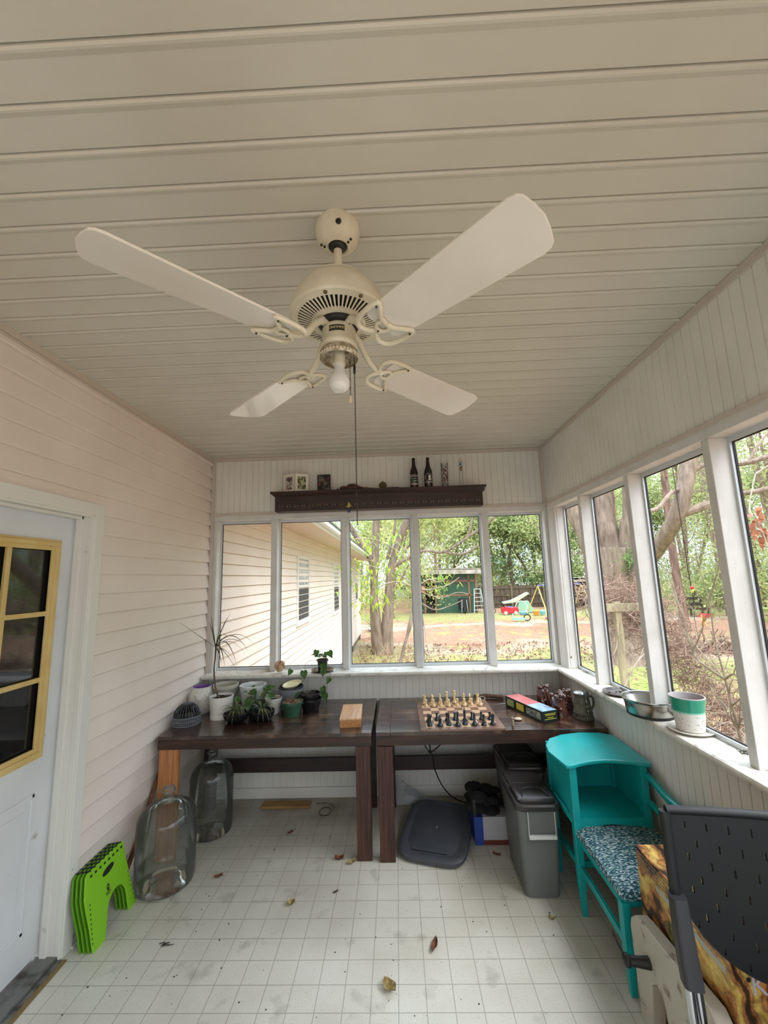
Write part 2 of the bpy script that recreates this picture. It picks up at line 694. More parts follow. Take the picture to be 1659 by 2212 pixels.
def bead(mb, a, b, z0, z1, axis, face, sgn, pitch=0.053):
    """beadboard sheet: small grooves every 53 mm. axis x or y; face = coordinate of the surface; sgn = direction into the wall"""
    pts = []
    q = a
    while q < b:
        e = min(q + pitch, b)
        pts += [(q, 0.0), (e - 0.006, 0.0)]
        if e < b:
            pts += [(e - 0.0045, 0.004), (e - 0.0015, 0.004)]
        q = e
    pts.append((b, 0.0))
    if axis == 'x':
        mb.extrude([(u, face + sgn * v, z0) for u, v in pts], (0, 0, z1 - z0))
    else:
        mb.extrude([(face + sgn * v, u, z0) for u, v in pts], (0, 0, z1 - z0))
    return mb


# far wall: panel over the openings, knee wall under them
w = MB()
bead(w, XL, XR, 2.235, H, 'x', YB, 1)
w.box(XL - 0.1, XR + 0.1, YB + 0.006, YB + 0.10, 2.235, H + 0.02)
bead(w, XL, XR, 0.0, SILL - 0.03, 'x', YB, 1)
w.box(XL - 0.1, XR + 0.1, YB + 0.006, YB + 0.10, -0.12, SILL - 0.03)
struct('wall_back', w, m_bead)
w = MB()
bead(w, Y0, YB, 2.235, H, 'y', XR, 1)
w.box(XR + 0.006, XR + 0.10, Y0, YB + 0.10, 2.235, H + 0.02)
bead(w, Y0, YB, 0.0, SILL - 0.03, 'y', XR, 1)
w.box(XR + 0.006, XR + 0.10, Y0, YB + 0.10, -0.12, SILL - 0.03)
struct('wall_right', w, m_bead)
# beige trim of the panels
t = MB()
t.box(XL, XR, YB - 0.012, YB, H - 0.034, H - 0.002)
t.box(XL, XR, YB - 0.012, YB, 2.228, 2.25)
t.box(XR - 0.012, XR, Y0, YB, H - 0.034, H - 0.002)
t.box(XR - 0.012, XR, Y0, YB, 2.228, 2.25)
t.box(XR - 0.026, XR, YB - 0.026, YB, 2.25, H - 0.034)
t.box(XR - 0.02, XR, YB - 0.02, YB, 0, SILL - 0.03)
struct('trim_5', t, m_trim)
# head beam of the openings
t = MB()
t.box(XL - 0.1, XR + 0.1, YB, YB + 0.10, HEAD, 2.232)
struct('trim_6', t, m_white, bevel=0.003)
t = MB()
t.box(XR, XR + 0.10, Y0, YB + 0.002, HEAD, 2.232)
struct('trim_7', t, m_white, bevel=0.003)
# low base strip
t = MB()
t.box(XL, XR, YB - 0.014, YB, 0.0, 0.075)
struct('baseboard_back', t, m_bead, bevel=0.003)
t = MB()
t.box(XR - 0.014, XR, Y0, YB, 0.0, 0.075)
struct('baseboard_right', t, m_bead, bevel=0.003)
# sills
t = MB()
t.box(XL + 0.02, XR + 0.1, 3.385, YB + 0.10, SILL - 0.03, SILL)
struct('trim_8', t, m_sill, bevel=0.012)
t = MB()
t.box(1.212, XR + 0.1, Y0, 3.41, SILL - 0.03, SILL + 0.001)
struct('trim_9', t, m_sill, bevel=0.012)

# posts: two by fours on edge
tn = 10


def post(x0, x1, y0, y1):
    global tn
    mb = MB().box(x0, x1, y0, y1, SILL, HEAD)
    struct('trim_%d' % tn, mb, m_white, bevel=0.003)
    tn += 1


for x in (-1.035, -0.434, 0.166, 0.763):
    post(x - 0.026, x + 0.026, YB + 0.002, YB + 0.088)
post(XL - 0.02, XL + 0.068, YB + 0.002, YB + 0.09)
post(XR - 0.02, XR + 0.018, YB + 0.002, YB + 0.09)
post(XR + 0.019, XR + 0.10, YB - 0.165, YB + 0.09)
post(XR + 0.002, XR + 0.0185, YB - 0.165, YB - 0.002)
RP = [2.886, 2.285, 1.684, 1.08, 0.48, -0.12, -0.72, -1.32, -1.92]
for y in RP:
    post(XR + 0.002, XR + 0.088, y - 0.021, y + 0.021)
post(XR + 0.0, XR + 0.1, Y0, Y0 + 0.08)
# rear wall of the porch, open screens over a knee wall
w = MB()
w.box(XL, XR + 0.1, Y0 - 0.08, Y0, -0.1, SILL)
w.box(XL, XR + 0.1, Y0 - 0.08, Y0, HEAD, H + 0.02)
for x in (XL + 0.03, -1.0, -0.4, 0.2, 0.8):
    w.box(x - 0.03, x + 0.03, Y0 - 0.08, Y0, SILL, HEAD)
struct('wall_rear', w, m_bead)

# screens: thin frame strip, gasket, mesh
m_screen = None


def screen_mat():
    m, nt, out = new_mat('fine_window_screen')
    N, L = nt.nodes, nt.links
    t = N.new('ShaderNodeBsdfTransparent')
    t.inputs['Color'].default_value = (0.97, 0.97, 0.97, 1)
    d = N.new('ShaderNodeBsdfDiffuse')
    d.inputs['Color'].default_value = s(120, 122, 124)
    ms = N.new('ShaderNodeMixShader')
    ms.inputs[0].default_value = 0.07
    L.new(t.outputs[0], ms.inputs[1]); L.new(d.outputs[0], ms.inputs[2]); L.new(ms.outputs[0], out.inputs[0])
    return m


m_screen = screen_mat()
wn_ = 1


def bay(axis, a, b, face):
    """one screened bay between two posts"""
    global wn_
    z0, z1 = SILL, HEAD
    fr = MB()
    e = 0.022

    def bx(mb, u0, u1, q0, q1, v0, v1):
        if axis == 'x':
            mb.box(u0, u1, v0, v1, q0, q1)
        else:
            mb.box(v0, v1, u0, u1, q0, q1)
    bx(fr, a, b, z0, z0 + e, face - 0.018, face)
    bx(fr, a, b, z1 - e, z1, face - 0.018, face)
    bx(fr, a, a + 0.012, z0 + e, z1 - e, face - 0.018, face)
    bx(fr, b - 0.012, b, z0 + e, z1 - e, face - 0.018, face)
    f = fr.build('window_%d' % wn_, m_alu, loc='base')
    f['kind'] = 'structure'
    g = MB()
    bx(g, a + 0.012, a + 0.016, z0 + e, z1 - e, face - 0.008, face)
    bx(g, b - 0.016, b - 0.012, z0 + e, z1 - e, face - 0.008, face)
    bx(g, a + 0.012, b - 0.012, z0 + e, z0 + e + 0.004, face - 0.008, face)
    bx(g, a + 0.012, b - 0.012, z1 - e - 0.004, z1 - e, face - 0.008, face)
    g.build('gasket', m_gasket, f, loc='base')
    p = MB()
    if axis == 'x':
        p.add([(a + 0.01, face - 0.003, z0 + 0.02), (b - 0.01, face - 0.003, z0 + 0.02), (b - 0.01, face - 0.003, z1 - 0.02), (a + 0.01, face - 0.003, z1 - 0.02)], [(0, 1, 2, 3)])
    else:
        p.add([(face - 0.003, a + 0.01, z0 + 0.02), (face - 0.003, b - 0.01, z0 + 0.02), (face - 0.003, b - 0.01, z1 - 0.02), (face - 0.003, a + 0.01, z1 - 0.02)], [(0, 1, 2, 3)])
    p.build('screen', m_screen, f, loc='base')
    wn_ += 1


xs = [XL + 0.068, -1.035, -0.434, 0.166, 0.763, XR - 0.02]
for i in range(5):
    bay('x', xs[i] + (0.026 if i else 0), xs[i + 1] - (0.026 if i < 4 else 0), YB + 0.094)
ys = [YB - 0.165] + RP[:4]
for i in range(4):
    bay('y', ys[i + 1] + 0.021, ys[i] - (0.021 if i else 0), XR + 0.094)

# ------------------------------------------------------------------ entrance door in the left wall
m_door = mat('white_steel_door_paint', s(222, 224, 226), 0.5, col2=s(212, 214, 216), vs=(3, 3, 3), dirt=s(150, 146, 136), ds=14, dlo=0.68, dhi=0.8, bump=0.04, bs=(200, 200, 200))
m_jamb = mat('white_casing_paint', s(224, 222, 214), 0.45, dirt=s(140, 134, 120), ds=16, dlo=0.70, dhi=0.8)
m_yellow = mat('aged_yellow_plastic', s(216, 190, 128), 0.45, col2=s(206, 176, 110), vs=(8, 8, 8))
m_darkglass = mat('reflecting_dark_pane', s(26, 27, 28), 0.04, spec=0.9)
DX = XL - 0.085
casing = MB()
casing.box(XL - 0.005, XL + 0.022, DY1 + 0.005, DY1 + 0.066, 0.0, DZ + 0.066)
casing.box(XL - 0.005, XL + 0.0215, DY0 - 0.005, DY1 + 0.0045, DZ + 0.005, DZ + 0.066)
casing.box(XL - 0.005, XL + 0.022, DY0 - 0.066, DY0 - 0.005, 0.0, DZ + 0.066)
casing.box(XL - 0.01, XL + 0.014, DY1 - 0.006, DY1 + 0.006, 0.0, DZ)
casing.box(XL - 0.01, XL + 0.014, DY0, DY1, DZ - 0.006, DZ + 0.006)
# jambs with a stop
casing.box(XL - 0.10, XL, DY1 - 0.004, DY1 + 0.03, 0.0, DZ + 0.02)
casing.box(XL - 0.10, XL, DY0 - 0.05, DY0, 0.0, DZ + 0.02)
casing.box(XL - 0.10, XL, DY0 - 0.05, DY1 + 0.02, DZ, DZ + 0.02)
casing.box(XL - 0.07, XL - 0.04, DY1 - 0.016, DY1 - 0.003, 0.0, DZ)
casing.box(XL - 0.07, XL - 0.04, DY0, DY1, DZ - 0.016, DZ)
dr = casing.build('door_1', m_jamb, bevel=0.002)
dr['kind'] = 'structure'
# door leaf with raised panels
lf = MB()
lz0, lz1 = 0.035, DZ - 0.004
LY1 = DY1 - 0.006
LY0 = DY0 + 0.004
win = (LY0 + 0.09, LY1 - 0.095, 0.905, 1.885)
lf.box(DX - 0.04, DX, LY0, win[0], lz0, lz1)
lf.box(DX - 0.04, DX, win[1], LY1, lz0, lz1)
lf.box(DX - 0.04, DX, win[0], win[1], lz0, win[2])
lf.box(DX - 0.04, DX, win[0], win[1], win[3], lz1)
leaf = lf.build('door_leaf', m_door, dr)
pn = MB()
for (a, b) in ((LY1 - 0.42, LY1 - 0.10), (LY0 + 0.10, LY0 + 0.42)):
    for (u0, u1, v0, v1) in ((a, b, 0.73, 0.745), (a, b, 0.18, 0.195), (a, a + 0.015, 0.18, 0.745), (b - 0.015, b, 0.18, 0.745)):
        pn.box(DX - 0.001, DX + 0.005, u0, u1, v0, v1)
    pn.box(DX - 0.001, DX + 0.003, a + 0.045, b - 0.045, 0.235, 0.69)
pn.build('raised_panel', m_door, leaf, bevel=0.002)
lt = MB()
wy0, wy1, wz0, wz1 = win
B = 0.04
for (a, b, c_, d) in ((wy0 - 0.012, wy1 + 0.012, wz0 - 0.012, wz0 + B), (wy0 - 0.012, wy1 + 0.012, wz1 - B, wz1 + 0.012), (wy0 - 0.012, wy0 + B, wz0 + B, wz1 - B), (wy1 - B, wy1 + 0.012, wz0 + B, wz1 - B)):
    lt.box(DX, DX + 0.010, a, b, c_, d)
for (a, b, c_, d) in ((wy0, wy1, wz0, wz0 + 0.02), (wy0, wy1, wz1 - 0.02, wz1), (wy0, wy0 + 0.02, wz0 + 0.02, wz1 - 0.02), (wy1 - 0.02, wy1, wz0 + 0.02, wz1 - 0.02)):
    lt.box(DX, DX + 0.018, a, b, c_, d)
cw = (wy1 - wy0 - 2 * B) / 3
ch = (wz1 - wz0 - 2 * B) / 3
for i in (1, 2):
    lt.box(DX - 0.004, DX + 0.010, wy0 + B + cw * i - 0.011, wy0 + B + cw * i + 0.011, wz0 + B, wz1 - B)
    lt.box(DX - 0.004, DX + 0.009, wy0 + B, wy1 - B, wz0 + B + ch * i - 0.011, wz0 + B + ch * i + 0.011)
lf_fr = lt.build('window_frame', m_yellow, dr, bevel=0.002)
lf_fr['label'] = 'yellowed grille frame of the door window'
gp = MB().box(DX - 0.02, DX - 0.014, wy0, wy1, wz0, wz1)
gp.build('glass', m_darkglass, dr)
th = MB()
th.box(XL - 0.12, XL + 0.01, DY0, DY1 - 0.004, 0.0, 0.022)
th.box(XL + 0.01, XL + 0.03, DY0, DY1 - 0.004, 0.0, 0.010)
tho = th.build('threshold', mat('dull_grey_aluminium', s(128, 128, 126), 0.45, metal=0.5, dirt=s(70, 66, 58), ds=16, dlo=0.5, dhi=0.7), dr, bevel=0.003)
lipo = MB().box(XL + 0.026, XL + 0.05, DY0, DY1 + 0.0, 0.0, 0.006).build('threshold_lip', mat('worn_brass_lip', s(140, 120, 80), 0.5, metal=0.3), dr)
# ------------------------------------------------------------------ ceiling fan
FX, FY = -0.147, 1.130
m_fan = mat('aged_cream_fan_enamel', s(222, 214, 192), 0.38, col2=s(206, 196, 170), vs=(12, 12, 12), dirt=s(120, 104, 74), ds=60, dlo=0.70, dhi=0.76)
m_blade = mat('glossy_white_fan_blade', s(222, 214, 202), 0.16, col2=s(214, 205, 192), vs=(4, 4, 4), spec=0.6)
m_black = mat('black_metal', s(22, 21, 20), 0.5)
m_dustblk = mat('dusty_dark_motor', s(38, 36, 32), 0.8)
m_brass = mat('tarnished_fitter_metal', s(150, 134, 104), 0.5, metal=0.4, col2=s(196, 188, 168), vs=(60, 60, 60), lo=0.45, hi=0.6)
fan = thing('ceiling_fan', 'cream four-bladed ceiling fan with a bare bulb and two pull chains hung under the soffit', 'ceiling fan', (FX, FY, H))
cz = (FX, FY, 0)
cn = MB()
cn.lathe([(0.0, H - 0.0), (0.066, H - 0.0), (0.068, H - 0.012), (0.068, H - 0.024), (0.064, H - 0.042), (0.055, H - 0.058), (0.044, H - 0.069), (0.032, H - 0.074), (0.028, H - 0.070), (0.027, H - 0.04), (0, H - 0.04)], cz, 40)
canopy = cn.build('canopy', m_fan, fan, True)
hl = MB()
a = math.radians(-80)
hl.sphere((FX + 0.064 * math.cos(a), FY + 0.064 * math.sin(a), H - 0.040), 0.009, 14, 8, (1, 0.55, 1.1))
hl.build('canopy_hole', m_black, canopy)
for a in (math.radians(190), math.radians(330)):
    for dz in (0, 0.010):
        MB().sphere((FX + (0.040 + dz) * math.cos(a), FY + (0.040 + dz) * math.sin(a), H - 0.073 + dz * 0.5), 0.004, 8, 6).build('canopy_screw', m_black, canopy, True)
MB().sphere((FX, FY, H - 0.066), 0.027, 24, 12, (1, 1, 0.7)).build('hanger_ball', m_black, fan, True)
MB().tube([(FX, FY, H - 0.08), (FX, FY, 2.53)], 0.0125, 20).build('downrod', m_fan, fan, True)
mt = MB()
prof = [(0.0, 2.540), (0.090, 2.540), (0.098, 2.536), (0.099, 2.530), (0.104, 2.528), (0.114, 2.514), (0.124, 2.500), (0.133, 2.482), (0.140, 2.462), (0.144, 2.446), (0.144, 2.436), (0.139, 2.430), (0.134, 2.429)]
mt.lathe(prof, cz, 72)
motor = mt.build('motor_housing', m_fan, fan, True)
# vented underside: slots are real gaps between spokes
vp = MB()
ns = 56
r0, r1 = 0.080, 0.120
z1, z0 = 2.4255, 2.414
vp.lathe([(0.1345, 2.429), (0.128, 2.427), (r1, z1), (r1, z1 + 0.005), (0.128, 2.434)], cz, 72)
vp.lathe([(r0, z0), (0.062, z0 - 0.001), (0.060, z0 + 0.006), (r0, z0 + 0.006), (r0, z0)], cz, 72)
for i in range(ns):
    a0 = 2 * PI * (i + 0.0) / ns
    a1 = 2 * PI * (i + 0.42) / ns
    P = []
    for r, z in ((r0 - 0.001, z0), (r1 + 0.001, z1)):
        for a in (a0, a1):
            P.append((FX + r * math.cos(a), FY + r * math.sin(a), z))
    Q = [(x, y, z + 0.002) for x, y, z in P]
    vp.add(P + Q, [(0, 1, 3, 2), (4, 6, 7, 5), (0, 4, 5, 1), (2, 3, 7, 6), (0, 2, 6, 4), (1, 5, 7, 3)])
vp.build('vent_ring', m_fan, motor)
MB().lathe([(0.0, 2.434), (0.126, 2.436), (0.126, 2.448), (0, 2.448)], cz, 48).build('motor_core', m_dustblk, motor)
bl = MB()
bl.lathe([(0.0, 2.400), (0.046, 2.400), (0.056, 2.404), (0.060, 2.412), (0.060, 2.43), (0, 2.43)], cz, 40)
bl.build('flywheel', m_black, fan, True)
for a in (150, 262, 20, 305):
    a = math.radians(a)
    sc = MB().sphere((FX + 0.130 * math.cos(a), FY + 0.130 * math.sin(a), 2.428), 0.006, 10, 6)
    sc.build('housing_screw', mat('brass_screw', s(110, 96, 60), 0.4, metal=0.7), motor, True)
# switch housing
sw = MB()
sw.lathe([(0, 2.405), (0.040, 2.404), (0.047, 2.398), (0.050, 2.390), (0.050, 2.352), (0.053, 2.348), (0.053, 2.338), (0.050, 2.334), (0.046, 2.332), (0, 2.332)], cz, 48)
swo = sw.build('switch_housing', m_fan, fan, True)
pl = MB()
pv, pf = [], []
for i in range(9):
    a = math.radians(-90 - 26 + 52 * i / 8)
    for z in (2.366, 2.384):
        pv.append((FX + 0.0508 * math.cos(a), FY + 0.0508 * math.sin(a), z))
for i in range(8):
    pf.append((2 * i, 2 * i + 2, 2 * i + 3, 2 * i + 1))
pl.add(pv, pf)
plate = pl.build('nameplate', mat('black_nameplate', s(34, 30, 24), 0.4), swo)
m_gold = mat('pale_gold_lettering', s(206, 190, 140), 0.4)
word = 'CRAFTMADE'
for i, chh in enumerate(word):
    a = math.radians(-90 + (i - 4) * 5.4)
    ux = (-math.sin(a), math.cos(a), 0)
    text_mesh('letter', chh, 0.0100, m_gold, plate, (FX + 0.0512 * math.cos(a), FY + 0.0512 * math.sin(a), 2.375), ux, (0, 0, 1), 0.0002)
ft = MB()
ft.lathe([(0.046, 2.336), (0.050, 2.330), (0.056, 2.324), (0.0575, 2.316), (0.057, 2.306), (0.054, 2.302), (0.053, 2.306), (0.0535, 2.316), (0.051, 2.322), (0.040, 2.328), (0.0, 2.330)], cz, 48)
fto = ft.build('light_fitter', m_brass, fan, True)
ct = MB()
for i in range(36):
    a = 2 * PI * i / 36
    b = a + 0.10
    for dz, q in ((0.0, 1), (0.006, -1)):
        p0 = (FX + 0.0578 * math.cos(a), FY + 0.0578 * math.sin(a), 2.307 + dz)
        p1 = (FX + 0.0578 * math.cos(b), FY + 0.0578 * math.sin(b), 2.307 + dz + 0.004 * q)
        ct.obox(p0, p1, 0.0015, 0.002)
ct.build('fitter_pattern', mat('pale_gallery_metal', s(226, 220, 200), 0.4), fto)
MB().lathe([(0, 2.330), (0.017, 2.330), (0.017, 2.292), (0.0185, 2.290), (0.0185, 2.285), (0, 2.285)], cz, 24).build('lamp_socket', m_fan, fan, True)
m_bulb = mat('frosted_bulb_glass', s(238, 236, 230), 0.12, spec=0.6, coat=0.6, trans=0.25)
MB().lathe([(0.014, 2.288), (0.0145, 2.280), (0.0165, 2.270), (0.022, 2.256), (0.028, 2.245), (0.0305, 2.233), (0.0295, 2.220), (0.024, 2.209), (0.014, 2.2035), (0, 2.202)], cz, 32).build('light_bulb', m_bulb, fan, True)
for n_, y_, x_, zt, zb, kn in (('a', FY + 0.030, FX + 0.028, 2.312, 2.205, True), ('b', FY + 0.012, FX + 0.043, 2.312, 1.815, False)):
    ch_ = MB()
    z = zt
    while z > zb:
        ch_.sphere((x_, y_, z), 0.0017 if kn else 0.0019, 6, 4)
        z -= 0.0046
    ch_.tube([(x_, y_, zt), (x_, y_, zb)], 0.0005, 4)
    co = ch_.build('pull_chain', m_black, fan)
    if kn:
        MB().lathe([(0, 0.024), (0.003, 0.022), (0.0055, 0.008), (0.0055, 0.003), (0.003, 0), (0, 0)], (x_, y_, zb - 0.024), 12).build('pull_knob', mat('ivory_pull_knob', s(214, 196, 166), 0.4), co, True)
    else:
        MB().lathe([(0.002, 0.03), (0.0035, 0.028), (0.0035, 0.004), (0.002, 0), (0, 0)], (x_, y_, zt - 0.05), 10).build('chain_coupling', m_black, co, True)

# blades and their openwork irons
pitch = math.radians(-11.5)
BZ = 2.322
for k in range(4):
    ang = math.radians(45 + 90 * k)
    Rz = Matrix.Rotation(ang, 4, 'Z')
    T = Matrix.Translation((FX, FY, 0))
    Px = Matrix.Translation((0, 0, BZ)) @ Matrix.Rotation(pitch, 4, 'X')
    M_ = T @ Rz @ Px
    b = MB()
    out = []
    w0, w1, ra, rb = 0.060, 0.074, 0.175, 0.626
    for t in range(9):
        a = -PI / 2 + PI * t / 8
        pass
    pts = [(ra + 0.012, -w0 + 0.004), (ra + 0.03, -w0), (rb - 0.035, -w1), (rb - 0.018, -w1 + 0.004), (rb - 0.008, -w1 + 0.014), (rb, -0.03), (rb + 0.004, 0), (rb, 0.03), (rb - 0.008, w1 - 0.014), (rb - 0.018, w1 - 0.004), (rb - 0.035, w1), (ra + 0.03, w0),
           (ra + 0.012, w0 - 0.004), (ra + 0.002, w0 - 0.016), (ra, 0), (ra + 0.002, -w0 + 0.016)]
    b.prism([(x, y, 0.0) for x, y in pts], (0, 0, 0.006))
    b.xf(M_)
    b.build('blade', m_blade, fan, bevel=0.0015)
    # iron: two loops like a trefoil, lying under the blade root
    ir = MB()
    z = -0.006
    loopA = []
    for t in range(25):
        u = 2 * PI * t / 24
        loopA.append((0.198 + 0.034 * math.cos(u) + 0.012 * math.sin(u) ** 2, 0.030 + 0.030 * math.sin(u) + 0.012 * math.cos(u), z))
    big1 = [(0.162, 0.0, z), (0.146, 0.018, z), (0.142, 0.040, z), (0.156, 0.058, z), (0.190, 0.066, z), (0.238, 0.064, z), (0.226, 0.044, z), (0.208, 0.024, z), (0.203, 0.004, z), (0.204, 0.0, z)]
    big2 = [(x, -y, z) for x, y, z in big1]
    sm = []
    for t in range(17):
        u = 2 * PI * t / 16
        sm.append((0.188 + 0.017 * math.cos(u), 0.017 * math.sin(u), z))

    def smooth(pts, n=5):
        P = [Vector(q) for q in pts]
        o = []
        for i in range(len(P) - 1):
            p0, p1, p2, p3 = P[max(i - 1, 0)], P[i], P[i + 1], P[min(i + 2, len(P) - 1)]
            for j in range(n):
                t = j / n
                o.append(0.5 * ((2 * p1) + (p2 - p0) * t + (2 * p0 - 5 * p1 + 4 * p2 - p3) * t * t + (3 * p1 - p0 - 3 * p2 + p3) * t ** 3))
        o.append(P[-1])
        return o
    for L_, r_ in ((smooth(big1), 0.0064), (smooth(big2), 0.0064), (sm, 0.0052)):
        ir.tube(L_, r_, 8)
    ir.xf(M_)
    arm = MB()
    arm.tube(smooth([(0.035, 0, 2.407), (0.060, 0, 2.402), (0.085, 0, 2.380), (0.105, 0, 2.352), (0.130, 0, 2.330), (0.172, 0, 2.316)]), [0.012] * 6 + [0.0100] * 20, 10, flat=1.0)
    arm.box(0.030, 0.062, -0.012, 0.012, 2.396, 2.403)
    arm.xf(T @ Rz)
    ir.add(arm.v, arm.f)
    io = ir.build('blade_iron', m_fan, fan, True)
    for x, y in ((0.230, 0.060), (0.230, -0.060), (0.172, 0.0)):
        q = M_ @ Vector((x, y, -0.013))
        MB().sphere(q, 0.0028, 8, 6).build('screw', m_black, io, True)
    q = T @ Rz @ Vector((0.047, 0, 2.394))
    MB().sphere(q, 0.004, 8, 6).build('screw', m_black, io, True)


def smooth_path(pts, n=6):
    P = [Vector(q) for q in pts]
    o = []
    for i in range(len(P) - 1):
        p0, p1, p2, p3 = P[max(i - 1, 0)], P[i], P[i + 1], P[min(i + 2, len(P) - 1)]
        for j in range(n):
            t = j / n
            o.append(0.5 * ((2 * p1) + (p2 - p0) * t + (2 * p0 - 5 * p1 + 4 * p2 - p3) * t * t + (3 * p1 - p0 - 3 * p2 + p3) * t ** 3))
    o.append(P[-1])
    return o
# ------------------------------------------------------------------ two dark stained tables
def wood_mat(name, c1, c2, scale, rough=0.35, dirt=None, coat=0.0, bump=0.15):
    return mat(name, c1, rough, col2=c2, vs=scale, lo=0.38, hi=0.62, bump=bump, bs=scale, coat=coat, detail=8.0, dirt=dirt, ds=5.0, dlo=0.52, dhi=0.66)


m_wtop = wood_mat('dark_stained_top_boards', s(68, 43, 34), s(40, 24, 19), (3, 26, 26), 0.24, dirt=s(104, 80, 64), coat=0.5)
m_wapr = wood_mat('dark_stained_apron', s(62, 37, 27), s(38, 22, 16), (3, 40, 40), 0.45)
m_wleg = wood_mat('red_brown_stained_leg', s(82, 45, 34), s(46, 24, 18), (70, 70, 3), 0.5, bump=0.4)
m_wpale = wood_mat('unstained_pine_leg', s(190, 130, 78), s(160, 102, 58), (60, 60, 3), 0.6)
m_wrail = wood_mat('very_dark_stretcher', s(46, 25, 20), s(30, 16, 13), (3, 40, 40), 0.5)
TT = 0.717


def table(label, x0, x1, paleleft, front_legs, group='dark stained tables along the far wall'):
    t = thing('work_table', label, 'table', ((x0 + x1) / 2, 3.12, 0), group)
    y0, y1 = 2.757, 3.495
    top = MB()
    bw = 0.09
    nb = 4
    top.box(x0, x0 + bw, y0, y1, TT - 0.022, TT)
    top.box(x1 - bw, x1, y0, y1, TT - 0.022, TT)
    top.box(x0 + bw + 0.001, x1 - bw - 0.001, y0, y0 + bw, TT - 0.022, TT)
    top.box(x0 + bw + 0.001, x1 - bw - 0.001, y1 - bw, y1, TT - 0.022, TT)
    dy = (y1 - y0 - 2 * bw) / nb
    for i in range(nb):
        top.box(x0 + bw + 0.001, x1 - bw - 0.001, y0 + bw + i * dy + 0.0006, y0 + bw + (i + 1) * dy - 0.0006, TT - 0.022, TT - 0.0006)
    top.build('tabletop', m_wtop, t, bevel=0.0012, loc='base')
    ap = MB()
    ap.box(x0, x1, y0, y0 + 0.035, TT - 0.078, TT - 0.0225)
    ap.box(x0, x0 + 0.035, y0 + 0.036, y1 - 0.036, TT - 0.078, TT - 0.0225)
    ap.box(x1 - 0.035, x1, y0 + 0.036, y1 - 0.036, TT - 0.078, TT - 0.0225)
    ap.box(x0, x1, y1 - 0.035, y1, TT - 0.078, TT - 0.0225)
    ap.build('apron', m_wapr, t, bevel=0.002, loc='base')
    for (a, b, yy0, yy1, m) in front_legs:
        o = MB().box(a, b, yy0, yy1, 0, TT - 0.079).build('leg', m, t, bevel=0.004, loc='base')
        if m is m_wpale:
            o['label'] = 'unstained pine front leg'
    r = MB().box(x0 + 0.1, x1 - 0.1, 3.30, 3.335, 0.268, 0.360)
    r.build('stretcher', m_wrail, t, bevel=0.003, loc='base')
    return t


table('dark brown table on the left under the potted plants with one pale front leg', -1.535, -0.190, True,
      [(-1.527, -1.405, 2.765, 2.80, m_wpale), (-0.290, -0.200, 2.76, 2.80, m_wleg), (-1.50, -1.41, 3.34, 3.38, m_wrail), (-0.29, -0.20, 3.34, 3.38, m_wrail)])
table('dark brown table on the right under the chess board', -0.163, 1.262, False,
      [(-0.152, -0.060, 2.745, 2.785, m_wleg), (1.17, 1.255, 2.76, 2.80, m_wleg), (-0.15, -0.06, 3.34, 3.38, m_wrail), (1.17, 1.25, 3.34, 3.38, m_wrail)])

# ------------------------------------------------------------------ pots and plants
m_soil = mat('dark_potting_soil', s(62, 44, 34), 0.95, col2=s(36, 26, 20), vs=(90, 90, 90), bump=0.8, bs=(120, 120, 120))
m_cwhite = mat('white_ceramic', s(226, 224, 216), 0.3, spec=0.6, dirt=s(150, 142, 128), ds=24, dlo=0.66, dhi=0.78)
m_blackpl = mat('black_plastic', s(24, 24, 26), 0.35)
m_greypl = mat('slate_grey_plastic', s(112, 117, 122), 0.5)
m_greenpl = mat('green_plastic_pot', s(48, 84, 64), 0.4)
m_bluegr = mat('blue_green_glazed_pot', s(36, 76, 86), 0.25)
m_leafg = mat('pothos_leaf', s(84, 122, 52), 0.35, col2=s(44, 84, 30), vs=(40, 40, 40), trans=0.3)
m_leafy = mat('variegated_spider_leaf', s(128, 136, 92), 0.45, col2=s(78, 92, 54), vs=(160, 160, 20), trans=0.25)
m_dracaena = mat('dracaena_leaf', s(92, 104, 70), 0.4, col2=s(112, 84, 62), vs=(30, 30, 30), trans=0.3)
m_stem = mat('brown_green_stem', s(112, 96, 76), 0.7, col2=s(84, 66, 50), vs=(40, 40, 12))
m_drymulch = mat('dry_bark_mulch', s(148, 120, 92), 0.9, col2=s(92, 70, 52), vs=(60, 60, 60))


def pot_shell(mb, cx, cy, z, r0, r1, h, wall=0.005, lip=0.0, n=40, mod=None):
    """hollow pot, base radius r0, rim radius r1"""
    p = [(0, 0), (r0, 0)]
    if lip:
        p += [(r1 - 0.003, h - lip), (r1 + 0.003, h - lip), (r1 + 0.003, h)]
    else:
        p += [(r1, h)]
    p += [(r1 - wall, h), (r0 - wall + (r1 - r0) * 0.3, h * 0.3), (r0 - wall, wall), (0, wall)]
    mb.lathe(p, (cx, cy, z), n, mod=mod)
    return mb


def soil(parent, cx, cy, z, r, m=None, lump=0.006):
    mb = MB()
    rg = random.Random(int(cx * 1000))
    n = 20
    vs = [(cx, cy, z + lump)]
    for k in (0.4, 0.75, 1.0):
        for j in range(n):
            a = 2 * PI * j / n
            vs.append((cx + r * k * math.cos(a), cy + r * k * math.sin(a), z + rg.uniform(-lump, lump)))
    fs = [(0, 1 + j, 1 + (j + 1) % n) for j in range(n)]
    for q in (0, 1):
        for j in range(n):
            fs.append((1 + q * n + j, 1 + (q + 1) * n + j, 1 + (q + 1) * n + (j + 1) % n, 1 + q * n + (j + 1) % n))
    mb.add(vs, fs)
    return mb.build('soil', m or m_soil, parent, True)


